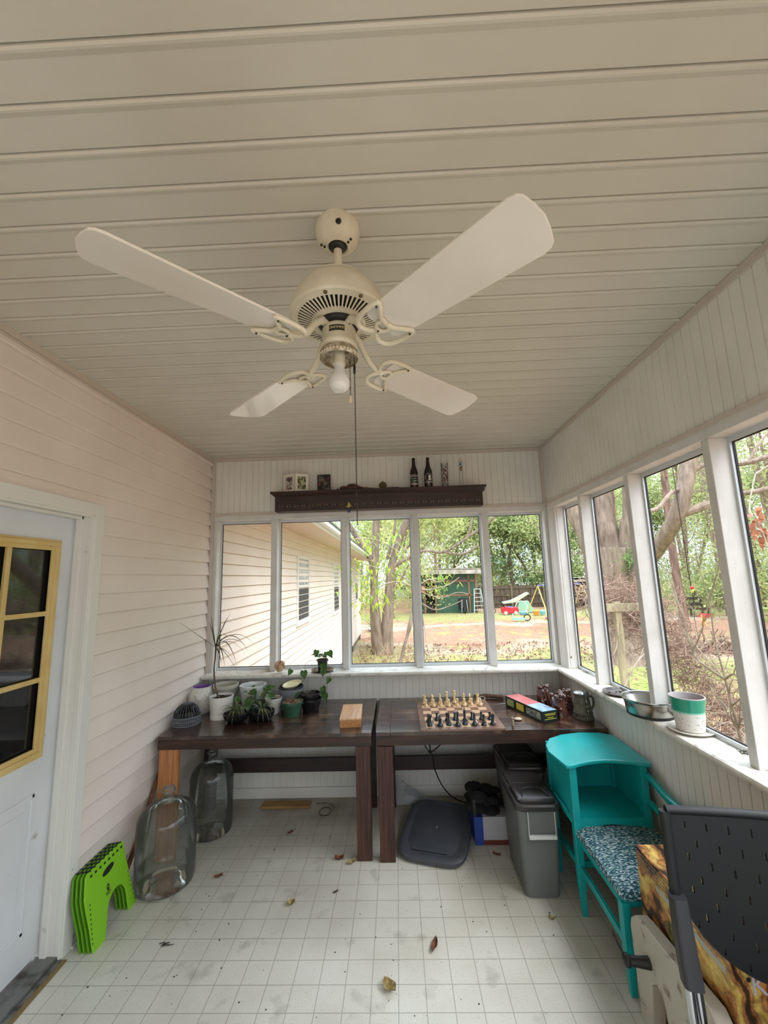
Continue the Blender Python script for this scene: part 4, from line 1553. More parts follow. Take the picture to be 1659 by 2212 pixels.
# glossy dark dish at the back
mb = MB().lathe([(0, 0), (0.07, 0), (0.105, 0.014), (0.108, 0.018), (0.103, 0.018), (0.068, 0.006), (0, 0.006)], (0.955, 3.26, TT + 0.001), 40)
tag(mb.build('glossy_dish', mat('glossy_dark_dish', s(54, 58, 56), 0.08, spec=0.9), None, True, loc='base'), 'glossy dark round dish on the table behind the carved roots', 'dish')


def root_carving(label, cx, cy, r, h, seed):
    rg = random.Random(seed)
    mb = MB()
    k = 8
    prof = []
    n = 28
    rows = 22
    ph = [rg.uniform(0, 6.28) for _ in range(6)]
    vs = []
    for i in range(rows + 1):
        t = i / rows
        z = h * 0.80 * t
        rr = r * (0.98 - 0.42 * t + 0.30 * max(0, t - 0.55) * 2)
        for j in range(n):
            a = 2 * PI * j / n
            q = rr * (1 + 0.13 * math.sin(3 * a + ph[0] + 3 * t) + 0.08 * math.sin(5 * a + ph[1] - 4 * t) + 0.06 * math.sin(9 * a + ph[2] + 9 * t))
            vs.append((cx + 0.82 * q * math.cos(a) + 0.008 * math.sin(4 * t + ph[3]), cy + 0.82 * q * math.sin(a), TT + z))
    fs = []
    for i in range(rows):
        for j in range(n):
            fs.append((i * n + j, i * n + (j + 1) % n, (i + 1) * n + (j + 1) % n, (i + 1) * n + j))
    fs.append(tuple(reversed(range(n))))
    fs.append(tuple(rows * n + j for j in range(n)))
    mb.add(vs, fs)
    # gnarled curly crown
    for i in range(34):
        a = rg.uniform(0, 2 * PI)
        q = rg.uniform(0.2, 0.85) * r
        z = h * rg.uniform(0.66, 0.98)
        mb.sphere((cx + q * math.cos(a), cy + q * math.sin(a), TT + z), r * rg.uniform(0.14, 0.26), 8, 6, (1, 1, rg.uniform(0.7, 1.1)))
    for i in range(7):
        a = rg.uniform(0, 2 * PI)
        p0 = Vector((cx + 0.62 * r * math.cos(a), cy + 0.62 * r * math.sin(a), TT + h * 0.75))
        p1 = Vector((cx + 0.85 * r * math.cos(a + .3), cy + 0.85 * r * math.sin(a + .3), TT + h * 0.35))
        p2 = Vector((cx + 0.95 * r * math.cos(a + .5), cy + 0.95 * r * math.sin(a + .5), TT + 0.006))
        mb.tube(smooth_path([p0, p1, p2], 5), [r * 0.12] * 5 + [r * 0.16] * 6, 7)
    mb.sphere((cx - 0.1 * r, cy - 0.72 * r, TT + h * 0.42), r * 0.2, 10, 8)
    tag(mb.build('root_carving', m_root, None, True, loc='base'), label, 'carving', 'carved wooden root figures')


m_root = mat('glossy_carved_root', s(104, 62, 46), 0.2, col2=s(58, 32, 28), vs=(26, 26, 14), spec=0.7, coat=0.5, bump=0.35, bs=(60, 60, 25))
root_carving('reddish gnarled root carving behind the game box, tallest of three', 1.005, 3.125, 0.050, 0.176, 1)
root_carving('dark gnarled root carving standing nearest the table edge', 1.045, 2.945, 0.054, 0.158, 2)
root_carving('dark root carving standing behind, between the near carving and the stein', 1.135, 3.085, 0.054, 0.148, 3)

# lidded stein
cx, cy = 1.197, 2.945
t = thing('beer_stein', 'grey-green embossed lidded stein at the right end of the table', 'stein', (cx, cy, TT))
m_st = mat('olive_grey_stoneware', s(106, 104, 84), 0.45, col2=s(74, 72, 58), vs=(40, 40, 40), bump=0.6, bs=(90, 90, 60))
MB().lathe([(0, 0), (0.062, 0), (0.064, 0.008), (0.062, 0.014), (0.059, 0.018), (0.060, 0.040), (0.057, 0.043), (0.044, 0.135), (0.047, 0.139), (0.047, 0.150), (0.044, 0.153), (0, 0.153)], (cx, cy, TT), 40).build('stein_body', m_st, t, True)
MB().lathe([(0.047, 0.153), (0.048, 0.158), (0.040, 0.164), (0.020, 0.170), (0, 0.172)], (cx, cy, TT), 32).build('stein_lid', mat('pewter', s(168, 168, 160), 0.3, metal=0.8), t, True)
mb = MB().sphere((cx + 0.008, cy - 0.052, TT + 0.166), 0.017, 16, 10, (1, 0.45, 1))
mb.tube([(cx + 0.008, cy - 0.050, TT + 0.155), (cx + 0.008, cy - 0.045, TT + 0.135)], 0.004, 6)
mb.build('thumb_lift', m_greypl, t, True)
mb = MB()
mb.tube(smooth_path([(cx + 0.042, cy + 0.01, TT + 0.13), (cx + 0.075, cy + 0.015, TT + 0.125), (cx + 0.080, cy + 0.015, TT + 0.08), (cx + 0.058, cy + 0.01, TT + 0.045)]), 0.007, 8)
mb.build('handle', m_st, t, True)
m_sil = mat('silvered_relief', s(196, 196, 186), 0.35)
rel = MB()


def rsurf(a, z):
    r = 0.057 + (0.0447 - 0.057) * (z - 0.043) / 0.092 + 0.0012
    return (cx + r * math.cos(a), cy + r * math.sin(a), TT + z)


ac = math.radians(-78)
for (a0, a1, z0, z1) in ((-0.05, 0.05, 0.100, 0.130), (-0.16, 0.16, 0.112, 0.118), (-0.14, -0.09, 0.078, 0.092), (-0.03, 0.02, 0.078, 0.092), (0.09, 0.14, 0.078, 0.092), (-0.18, 0.18, 0.094, 0.096), (-0.18, 0.18, 0.073, 0.075), (-0.035, 0.035, 0.046, 0.068), (-0.14, 0.14, 0.057, 0.061)):
    vv = []
    for a in (a0, a1):
        for z in (z0, z1):
            vv.append(rsurf(ac + a, z))
    rel.add(vv, [(0, 2, 3, 1)])
rel.build('relief_crosses', m_sil, t)
blk = MB()
vv = []
for i in range(5):
    for z in (0.044, 0.122):
        p = rsurf(ac - 0.2 + 0.1 * i, z)
        vv.append((p[0] + (cx - p[0]) * 0.012, p[1] + (cy - p[1]) * 0.012, p[2]))
blk.add(vv, [(2 * i, 2 * i + 2, 2 * i + 3, 2 * i + 1) for i in range(4)])
blk.build('dark_band', m_black, t)

# ------------------------------------------------------------------ shelf over the openings
SX0, SX1 = -1.0, 0.735
t = thing('hook_shelf', 'long dark brown wall shelf with a row of tiny hooks above the screens', 'shelf', ((SX0 + SX1) / 2, YB - 0.06, 2.24))
m_sh = wood_mat('dark_walnut_stain', s(58, 34, 24), s(38, 22, 16), (3, 30, 30), 0.4, bump=0.1)
mb = MB()
mb.box(SX0, SX1, YB - 0.105, YB - 0.013, 2.235, 2.365)
mb.build('shelf_back', m_sh, t, bevel=0.002)
mb = MB()
mb.box(SX0 - 0.035, SX1 + 0.03, YB - 0.135, YB - 0.013, 2.385, 2.402)
mb.prism([(SX0 - 0.028, YB - 0.128, 2.385), (SX0 - 0.005, YB - 0.106, 2.362), (SX0 - 0.005, YB - 0.014, 2.362), (SX0 - 0.028, YB - 0.014, 2.385)], (SX1 - SX0 + 0.03, 0, 0))
mb.build('shelf_ledge', m_sh, t, bevel=0.002)
m_hook = mat('steel_hook', s(176, 168, 156), 0.35, metal=0.6)
hx = SX0 + 0.045
proto_h = None
i = 0
while hx < SX1 - 0.02 and i < 56:
    if proto_h is None:
        mb = MB()
        mb.tube([(0, 0, 0), (0, -0.010, 0), (0, -0.015, 0.003), (0, -0.016, 0.012)], 0.0016, 6)
        proto_h = mb.build('hook', m_hook, t)
        o = proto_h
    else:
        o = proto_h.copy()
        COL.objects.link(o)
        o.parent = t
    o.location = Vector((hx, YB - 0.104, 2.272)) - gloc(t)
    hx += 0.022 if i % 2 == 0 else 0.041
    i += 1
SZ = 2.4025


def picture(parent, c, ang, w, h, m_frame, m_mat, m_pic, border, fb=0.006):
    Mx = Matrix.Translation(c) @ Matrix.Rotation(ang, 4, 'Z')
    f = MB()
    f.box(-w / 2, w / 2, -0.006, 0.006, 0, fb).box(-w / 2, w / 2, -0.006, 0.006, h - fb, h).box(-w / 2, -w / 2 + fb, -0.006, 0.006, fb, h - fb).box(w / 2 - fb, w / 2, -0.006, 0.006, fb, h - fb)
    f.box(-w / 2 + 0.002, w / 2 - 0.002, 0.002, 0.005, 0.002, h - 0.002)
    f.xf(Mx).build('frame', m_frame, parent, bevel=0.001)
    if m_mat:
        MB().box(-w / 2 + fb, w / 2 - fb, 0.0, 0.002, fb, h - fb).xf(Mx).build('mount', m_mat, parent)
    b = border
    MB().box(-w / 2 + b, w / 2 - b, -0.0012, 0.0, b * 1.1, h - b * 1.1).xf(Mx).build('photograph', m_pic, parent)


m_photo1 = mat('photo_print_people', s(90, 70, 74), 0.3, col2=s(186, 186, 170), vs=(34, 34, 28), lo=0.42, hi=0.56, dirt=s(150, 60, 60), ds=18, dlo=0.58, dhi=0.62)
m_photo2 = mat('photo_print_garden', s(60, 58, 40), 0.3, col2=s(176, 176, 132), vs=(30, 30, 36), lo=0.42, hi=0.56)
m_photo3 = mat('photo_print_dark', s(26, 24, 22), 0.3, col2=s(110, 104, 92), vs=(30, 30, 36), lo=0.45, hi=0.62, dirt=s(176, 60, 70), ds=16, dlo=0.56, dhi=0.60)
m_paper = mat('white_mount_board', s(226, 222, 212), 0.7)
t = thing('folding_photo_frame', 'hinged double photo frame with two portraits at the left of the shelf', 'photo frame', (-0.83, YB - 0.07, SZ))
picture(t, (-0.893, YB - 0.066, SZ), math.radians(-24), 0.118, 0.165, m_fan, m_paper, m_photo1, 0.024)
picture(t, (-0.783, YB - 0.066, SZ), math.radians(24), 0.118, 0.165, m_fan, m_paper, m_photo2, 0.024)
t = thing('photo_frame', 'single black photo frame right of the double frame on the shelf', 'photo frame', (-0.594, YB - 0.05, SZ))
picture(t, (-0.594, YB - 0.055, SZ), math.radians(-3), 0.112, 0.150, m_black, None, m_photo3, 0.010)
# reclining carved animal
mb = MB()
x0 = -0.47
mb.sphere((x0 + 0.045, YB - 0.07, SZ + 0.022), 0.022, 12, 8, (1.5, 0.8, 0.9))
mb.sphere((x0 + 0.120, YB - 0.065, SZ + 0.026), 0.034, 14, 10, (1.7, 0.8, 1.0))
mb.tube(smooth_path([(x0 + 0.15, YB - 0.065, SZ + 0.03), (x0 + 0.22, YB - 0.06, SZ + 0.014), (x0 + 0.30, YB - 0.06, SZ + 0.010), (x0 + 0.38, YB - 0.06, SZ + 0.006)]), [0.018 - 0.014 * i / 18 for i in range(19)], 8)
for dx in (0.0, 0.03, 0.075, 0.11, 0.15, 0.20):
    mb.sphere((x0 + dx, YB - 0.10, SZ + 0.008), 0.009, 8, 6, (1.4, 1, 0.8))
tag(mb.build('carved_lizard', mat('brown_carved_wood', s(86, 52, 36), 0.6, col2=s(58, 34, 24), vs=(30, 30, 30), bump=0.3), None, True, loc='base'), 'brown carved reclining animal with a long tail on the shelf', 'carving')
mb = MB().sphere((-0.235, YB - 0.10, SZ + 0.011), 0.017, 10, 7, (1.4, 0.8, 0.65))
tag(mb.build('pebble', mat('tan_pebble', s(120, 98, 68), 0.6), None, True, loc='base'), 'small tan pebble beside the carved animal tail on the shelf', 'stone')
# brass emblem
mb = MB()
out = []
for k in range(24):
    a = 2 * PI * k / 24
    r = 0.031 * (1 + 0.12 * abs(math.cos(3 * a)))
    out.append((-0.092 + r * math.sin(a), YB - 0.06, SZ + 0.034 + (0.035 if k != 0 else 0.044) * math.cos(a)))
mb.prism(out, (0, 0.012, 0))
mb.sphere((-0.092, YB - 0.062, SZ + 0.034), 0.016, 12, 8, (1, 0.5, 1.1))
for k in range(8):
    a = 2 * PI * k / 8
    mb.sphere((-0.092 + 0.024 * math.sin(a), YB - 0.061, SZ + 0.034 + 0.026 * math.cos(a)), 0.005, 6, 5)
mb.box(-0.112, -0.072, YB - 0.068, YB - 0.04, SZ, SZ + 0.006)
tag(mb.build('brass_emblem', mat('dull_brass_relief', s(96, 84, 52), 0.5, metal=0.5, bump=0.5), None, True, loc='base'), 'dull brass shield-shaped ornament standing at the middle of the shelf', 'ornament')
tag(MB().box(-0.06, 0.043, YB - 0.10, YB - 0.03, SZ, SZ + 0.012).build('flat_wood_block', wood_mat('olive_brown_wood', s(82, 66, 44), s(60, 48, 32), (5, 30, 30)), None, loc='base', bevel=0.002), 'flat brown wooden slab right of the brass ornament on the shelf', 'block')

# bottles
m_amber = mat('near_black_beer_glass', s(28, 16, 12), 0.08, spec=0.6)
bprof = [(0, 0), (0.0315, 0), (0.034, 0.004), (0.034, 0.135), (0.031, 0.150), (0.021, 0.175), (0.0165, 0.195), (0.0135, 0.235), (0.0125, 0.244), (0.0145, 0.246), (0.0145, 0.256), (0.0125, 0.260), (0, 0.260)]


def cyl_patch(mb, cx, cy, r, a0, a1, z0, z1, n=10):
    vv = []
    for i in range(n + 1):
        a = a0 + (a1 - a0) * i / n
        vv += [(cx + r * math.cos(a), cy + r * math.sin(a), z0), (cx + r * math.cos(a), cy + r * math.sin(a), z1)]
    mb.add(vv, [(2 * i, 2 * i + 2, 2 * i + 3, 2 * i + 1) for i in range(n)])


def curved_text(body, r, cx, cy, z, size, m, parent, ac, step):
    for i, ch in enumerate(body):
        a = ac + (i - (len(body) - 1) / 2) * step
        text_mesh('letter', ch, size, m, parent, (cx + r * math.cos(a), cy + r * math.sin(a), z), (-math.sin(a), math.cos(a), 0), (0, 0, 1), 0.0002)


bx_, by_ = 0.175, YB - 0.075
t = thing('beer_bottle', 'dark beer bottle with white block lettering, the left of two on the shelf', 'bottle', (bx_, by_, SZ), 'dark beer bottles on the shelf')
MB().lathe(bprof, (bx_, by_, SZ), 36).build('bottle_glass', m_amber, t, True)
lab = MB()
A0, A1 = math.radians(-150), math.radians(-30)
cyl_patch(lab, bx_, by_, 0.0344, A0, A1, SZ + 0.025, SZ + 0.038)
lo = lab.build('label_foot', mat('grey_pink_label', s(176, 164, 158), 0.5), t)
lab = MB()
cyl_patch(lab, bx_, by_, 0.0344, A0, A1, SZ + 0.052, SZ + 0.062)
cyl_patch(lab, bx_, by_, 0.0344, A0, A1, SZ + 0.072, SZ + 0.080)
lab.build('label_stripe', mat('green_white_label', s(150, 166, 158), 0.5, col2=s(60, 84, 74), vs=(90, 90, 60)), t)
m_lw = mat('white_label_ink', s(206, 204, 196), 0.5)
curved_text('ROGUE', 0.0347, bx_, by_, SZ + 0.100, 0.028, m_lw, t, math.radians(-92), 0.50)
bx_ = 0.295
t = thing('beer_bottle', 'dark beer bottle with a round figure emblem, the right of two on the shelf', 'bottle', (bx_, by_, SZ), 'dark beer bottles on the shelf')
MB().lathe(bprof, (bx_, by_, SZ), 36).build('bottle_glass', m_amber, t, True)
em = MB()


def onb(u, v, r=0.0346):
    a = math.radians(-90) + u / r
    return (bx_ + r * math.cos(a), by_ + r * math.sin(a), SZ + 0.082 + v)


P = [onb(0.030 * math.cos(2 * PI * k / 32), 0.034 * math.sin(2 * PI * k / 32)) for k in range(33)]
em.tube(P, 0.0012, 5)
em.tube([onb(-0.034 + 0.068 * k / 12, -0.034 - 0.008 * math.sin(PI * k / 12)) for k in range(13)], 0.003, 5)
em.build('emblem_ring', m_lw, t)
em = MB()
out = [(-0.004, -0.022), (0.002, -0.006), (-0.003, 0.004), (-0.001, 0.016), (0.006, 0.024), (0.014, 0.020), (0.018, 0.008), (0.017, -0.008), (0.022, -0.020), (0.010, -0.024)]
vv = [onb(0.009, 0.0, 0.0348)] + [onb(u, v, 0.0348) for u, v in out]
em.add(vv, [(0, 1 + i, 1 + (i + 1) % len(out)) for i in range(len(out))])
em.build('emblem_figure', m_lw, t)
# tall printed glass
gx, gy = 0.435, YB - 0.075
t = thing('tall_glass', 'tall narrow drinking glass with a dark printed design right of the bottles', 'glass', (gx, gy, SZ))
MB().lathe([(0, 0.0), (0.024, 0.0), (0.025, 0.012), (0.031, 0.205), (0.0295, 0.205), (0.0235, 0.022), (0, 0.020)], (gx, gy, SZ), 32).build('glass_body', thin_glass('frosty_clear_glass', (0.92, 0.93, 0.92, 1), 1.0, 0.05, s(210, 208, 200), 0.16), t, True)
pr = MB()
vv = []
for i in range(13):
    a = math.radians(-180 + 15 * i)
    for z in (0.035, 0.17):
        r = 0.0252 + 0.006 * z / 0.205 + 0.0006
        vv.append((gx + r * math.cos(a), gy + r * math.sin(a), SZ + z))
pr.add(vv, [(2 * i, 2 * i + 2, 2 * i + 3, 2 * i + 1) for i in range(12)])
pr.build('printed_design', mat('brown_engraving_print', s(66, 46, 38), 0.4, col2=s(180, 170, 158), vs=(110, 110, 80), lo=0.46, hi=0.56), t)
# galileo thermometer
gx, gy = 0.572, YB - 0.075
t = thing('glass_thermometer', 'slim clear glass tube thermometer with coloured floats at the shelf end', 'thermometer', (gx, gy, SZ))
MB().lathe([(0, 0.0), (0.018, 0.0), (0.022, 0.008), (0.016, 0.014), (0.015, 0.22), (0.010, 0.236), (0.004, 0.247), (0.002, 0.254), (0, 0.256)], (gx, gy, SZ), 24).build('glass_tube', thin_glass('clear_tube_glass', (0.98, 0.98, 0.98, 1), 0.8), t, True)
for z, c_ in ((0.205, s(60, 150, 190)), (0.190, s(30, 80, 110)), (0.168, s(50, 40, 36)), (0.156, s(190, 130, 60)), (0.144, s(120, 60, 40))):
    MB().sphere((gx + RNG.uniform(-0.004, 0.004), gy, SZ + z), 0.0085, 10, 8, (1, 1, 0.85)).build('float', mat('float_%d' % int(z * 1000), c_, 0.15), t, True)
# tiny figurine clinging to the beam under the shelf
fx = -0.378
fy = YB - 0.118
t = thing('tiny_figurine', 'tiny blue and yellow figurine with raised arms hung on a shelf hook', 'figurine', (fx, fy, 2.20))
MB().tube([(fx - 0.006, fy, 2.205), (fx - 0.005, fy, 2.235)], 0.005, 8).tube([(fx + 0.008, fy, 2.208), (fx + 0.006, fy, 2.235)], 0.005, 8).tube([(fx, fy, 2.232), (fx, fy, 2.248)], 0.011, 10).build('blue_trousers', mat('blue_enamel', s(34, 52, 110), 0.3), t, True)
MB().tube([(fx, fy, 2.247), (fx, fy, 2.268)], 0.010, 10).tube([(fx - 0.008, fy, 2.262), (fx - 0.022, fy, 2.255)], 0.0035, 6).tube([(fx + 0.008, fy, 2.262), (fx + 0.022, fy, 2.266)], 0.0035, 6).sphere((fx, fy, 2.278), 0.009, 10, 8).tube([(fx, fy, 2.284), (fx + 0.002, fy, 2.298)], [0.006, 0.001], 8).build('yellow_body', mat('yellow_enamel', s(196, 186, 70), 0.4), t, True)
# ------------------------------------------------------------------ things on the floor and the right side
# glass carboys
m_glass = thin_glass('clear_carboy_glass', (0.965, 0.975, 0.965, 1), 0.8, 0.03, s(170, 170, 158), 0.035, 1.4)


def carboy(label, cx, cy, r, h, m, group):
    t = thing('glass_carboy', label, 'glass jug', (cx, cy, 0), group)
    pr = [(0, 0.012), (r * 0.55, 0.004), (r * 0.82, 0.0), (r * 0.95, 0.012), (r, 0.04), (r, h * 0.66)]
    for i in range(1, 9):
        u = PI / 2 * i / 8
        pr.append((r * 0.24 + (r * 0.76) * math.cos(u), h * 0.66 + (h * 0.19) * math.sin(u)))
    pr += [(r * 0.19, h * 0.885), (r * 0.17, h * 0.93), (r * 0.19, h * 0.945), (r * 0.22, h * 0.955), (r * 0.22, h * 0.97), (r * 0.19, h * 0.98), (r * 0.18, h)]
    MB().lathe(pr, (cx, cy, 0.001), 56).build('jug_body', m, t, True)
    inn = [(q * 0.965, z + 0.006) for q, z in pr[:6]] + [(q * 0.96, z - 0.004) for q, z in pr[6:14]]
    MB().lathe(inn, (cx, cy, 0.001), 56).build('jug_inner_wall', m, t, True)
    nk = MB()
    for z_, q_ in ((0.90, 0.185), (0.955, 0.225), (0.97, 0.225), (0.995, 0.185)):
        nk.tube([(cx + r * q_ * math.cos(2 * PI * k / 24), cy + r * q_ * math.sin(2 * PI * k / 24), h * z_) for k in range(25)], 0.003, 6, caps=False)
    nk.build('neck_rings', thin_glass('thick_rim_glass', (0.8, 0.82, 0.8, 1), 1.5, 0.05, s(190, 190, 180), 0.25), t, True)
    return t


t = carboy('large clear glass carboy nearer the green step stool, in front of the pale leg', -1.365, 2.598, 0.158, 0.50, m_glass, 'glass carboys on the floor')
rib = MB()
t = carboy('clear glass carboy farther back under the left table', -1.318, 3.075, 0.142, 0.52, m_glass, 'glass carboys on the floor')
for z in (0.16, 0.22, 0.28, 0.33):
    rib.tube([(-1.318 + 0.143 * math.cos(a), 3.075 + 0.143 * math.sin(a), z) for a in [math.radians(-130 + 5 * k) for k in range(20)]], 0.002, 5)
rib.build('embossed_lines', m_glass, t, True)
wt = MB().lathe([(0, 0.0), (0.14, 0.0), (0.155, 0.02), (0.157, 0.035), (0, 0.036)], (-1.375, 2.615, 0.008), 40)
# folded step stool
t = thing('folding_step_stool', 'lime green folded plastic step stool leaning on the left siding', 'step stool', (-1.51, 2.3, 0))
m_lime = mat('lime_green_plastic', s(132, 196, 36), 0.35, spec=0.5)
m_limed = mat('lime_green_ribbed_plastic', s(96, 158, 26), 0.45)
m_lblack = mat('black_grip_dots', s(20, 26, 18), 0.6)
lay = []


def stool_outline(x, grow=0.0):
    o = [(2.155, 0.335), (2.400, 0.335), (2.412, 0.322), (2.418, 0.245), (2.430, 0.20), (2.470, 0.0), (2.410, 0.0)]
    for k in range(9):
        u = PI * k / 8
        o.append((2.332 + 0.072 * math.cos(u), 0.085 + 0.075 * math.sin(u)))
    o += [(2.235, 0.0), (2.155, 0.0), (2.145, 0.10), (2.130, 0.19), (2.125, 0.24), (2.140, 0.325)]
    return [(x, y, z) for y, z in o]


lean = Matrix.Translation((-1.44, 0, 0)) @ Matrix.Rotation(math.radians(-9), 4, 'Y') @ Matrix.Translation((1.44, 0, 0))
# five nested plates
for i in range(4):
    x = -1.448 - i * 0.020
    mb = MB().prism(stool_outline(x), (-0.008, 0, 0)).xf(lean)
    o = mb.build('folded_plate', m_lime if i == 0 else m_limed, t, bevel=0.002)
    if i == 0:
        front = o
for i in range(3):
    x = -1.457 - i * 0.020
    mb = MB()
    for (a, b, z) in ((2.17, 2.39, 0.30), (2.15, 2.40, 0.215)):
        mb.box(x - 0.012, x, a, b, z - 0.01, z + 0.01)
    for y_, z_ in ((2.165, 0.02), (2.175, 0.06), (2.165, 0.10), (2.45, 0.03), (2.44, 0.07), (2.42, 0.12)):
        mb.box(x - 0.012, x, y_, y_ + 0.03, z_, z_ + 0.006)
    mb.xf(lean).build('cross_rib', m_limed, t)
mb = MB()
for k in range(8):
    mb.box(-1.4475, -1.4465, 2.165 + k * 0.031, 2.178 + k * 0.031, 0.308, 0.318)
    mb.box(-1.52, -1.448, 2.165 + k * 0.031, 2.176 + k * 0.031, 0.333, 0.3365)
for k in range(7):
    mb.box(-1.4475, -1.4468, 2.422 + k * 0.005, 2.426 + k * 0.005, 0.17 - k * 0.024, 0.176 - k * 0.024)
for k in range(9):
    mb.box(-1.4475, -1.4468, 2.150, 2.155, 0.04 + k * 0.02, 0.047 + k * 0.02)
mb.xf(lean).build('grip_marks', m_lblack, front)
# handle slot and arrow emblem
mb = MB()
hp = []
for k in range(16):
    u = 2 * PI * k / 16
    hp.append((-1.4475, 2.285 + 0.040 * math.cos(u) + 0.012 * math.sin(u), 0.272 + 0.016 * math.sin(u)))
mb.prism(hp, (0.0012, 0, 0))
mb.xf(lean).build('handle_slot', m_lblack, front)
mb = MB()
mb.prism([(-1.4475, 2.262, 0.200), (-1.4475, 2.275, 0.216), (-1.4475, 2.288, 0.200), (-1.4475, 2.282, 0.200), (-1.4475, 2.275, 0.208), (-1.4475, 2.268, 0.200)], (0.001, 0, 0))
mb.prism([(-1.4475, 2.270, 0.184), (-1.4475, 2.280, 0.184), (-1.4475, 2.284, 0.198), (-1.4475, 2.266, 0.198)], (0.001, 0, 0))
mb.box(-1.4475, -1.4465, 2.258, 2.292, 0.176, 0.180)
mb.box(-1.4475, -1.4465, 2.262, 2.288, 0.168, 0.171)
mb.xf(lean).build('arrow_emblem', m_lblack, front)
# bent stick behind the stool
P = smooth_path([(-1.555, 2.93, 0.60), (-1.555, 2.80, 0.44), (-1.555, 2.66, 0.24), (-1.555, 2.56, 0.12), (-1.55, 2.46, 0.012)])
tag(MB().tube(P, 0.014, 8, flat=0.6).build('wooden_stick', wood_mat('brown_stick', s(120, 76, 50), s(84, 50, 34), (30, 30, 6), 0.6), None, True, loc='base'), 'bent brown wooden stick leaning on the siding behind the carboy', 'stick')

# bin lid leaning on a thing
t = thing('storage_tote_lid', 'dark grey rounded-square tote lid lying on the floor under the right table', 'lid', (0.2, 2.93, 0))


def sup(w, l, n=40, p=4.5):
    o = []
    for k in range(n):
        a = 2 * PI * k / n
        ca, sa = math.cos(a), math.sin(a)
        o.append((w * abs(ca) ** (2 / p) * (1 if ca > 0 else -1), l * abs(sa) ** (2 / p) * (1 if sa > 0 else -1)))
    return o


m_lid = mat('dark_slate_plastic', s(70, 74, 80), 0.4, col2=s(62, 66, 72), vs=(6, 6, 6))
mb = MB()
rings = []
for w_, l_, z in ((0.208, 0.262, 0.0), (0.214, 0.268, 0.006), (0.212, 0.266, 0.022), (0.200, 0.254, 0.030), (0.172, 0.224, 0.030), (0.164, 0.216, 0.024), (0.158, 0.21, 0.024), (0.150, 0.20, 0.028), (0.05, 0.06, 0.030)):
    rings.append([(x, y, z) for x, y in sup(w_, l_)])
vs = [v for r in rings for v in r]
n = 40
fs = [(i * n + j, i * n + (j + 1) % n, (i + 1) * n + (j + 1) % n, (i + 1) * n + j) for i in range(len(rings) - 1) for j in range(n)]
fs.append(tuple((len(rings) - 1) * n + j for j in range(n)))
mb.add(vs, fs)
ML = Matrix.Translation((0.200, 2.955, 0.002)) @ Matrix.Rotation(math.radians(-16), 4, 'Z') @ Matrix.Rotation(math.radians(9), 4, 'X')
ML = Matrix.Translation((0.205, 2.96, 0.045)) @ Matrix.Rotation(math.radians(-16), 4, 'Z') @ Matrix.Rotation(math.radians(8), 4, 'X')
mb.xf(ML)
mb.build('lid_panel', m_lid, t, True)
MB().lathe([(0, 0), (0.007, 0), (0.006, 0.003), (0, 0.004)], (0, 0, 0.030), 12).xf(ML).build('moulding_mark', mat('pale_mark', s(130, 128, 120), 0.6), t, True)
mb = MB()
for (a, b) in ((-0.12, 0.10),):
    mb.box(a, b, -0.205, -0.180, 0.030, 0.036)
mb.xf(ML).build('grip_bar', m_lid, t, bevel=0.003)

# plastic sheet crumpled behind the table leg
mb = MB()
rg = random.Random(3)
vs = []
for i in range(9):
    for j in range(7):
        u, v = i / 8, j / 6
        x = -0.06 + 0.26 * u
        y = 3.40 - 0.02 * math.sin(5 * u) - 0.02 * v
        z = 0.012 + 0.17 * (1 - u) * v + 0.012 * rg.uniform(0, 1)
        vs.append((x, y - 0.05 * (1 - v) + 0.012 * rg.uniform(-1, 1), z))
mb.add(vs, [(i * 7 + j, (i + 1) * 7 + j, (i + 1) * 7 + j + 1, i * 7 + j + 1) for i in range(8) for j in range(6)])
tag(mb.build('plastic_sheet', mat('cloudy_plastic_film', s(176, 178, 178), 0.3, trans=0.4), None, True, loc='base'), 'crumpled cloudy plastic sheet against the far wall behind the table leg', 'plastic sheet')
# board lying on the floor by the wall
tag(MB().box(-1.06, -0.70, 3.345, 3.43, 0.001, 0.018).build('loose_board', wood_mat('ochre_board', s(164, 124, 66), s(140, 102, 52), (4, 30, 30), 0.6), None, loc='base', bevel=0.003), 'short yellow-brown board on the floor by the far wall', 'board')
# ring stains on the floor are rubber rings
mb = MB()
mb.tube([(-0.575 + 0.042 * math.cos(2 * PI * k / 24), 3.30 + 0.055 * math.sin(2 * PI * k / 24), 0.003) for k in range(25)], 0.0018, 5)
tag(mb.build('wire_ring', m_black, None, True, loc='base'), 'thin dark wire ring lying on the floor right of the yellow board', 'wire')
mb = MB()
mb.tube(smooth_path([(-0.66, 3.405, 0.004), (-0.58, 3.41, 0.004), (-0.52, 3.36, 0.004), (-0.515, 3.31, 0.004)]), 0.0018, 5)
tag(mb.build('wire_piece', m_black, None, True, loc='base'), 'curved piece of dark wire on the floor beyond the wire ring', 'wire')

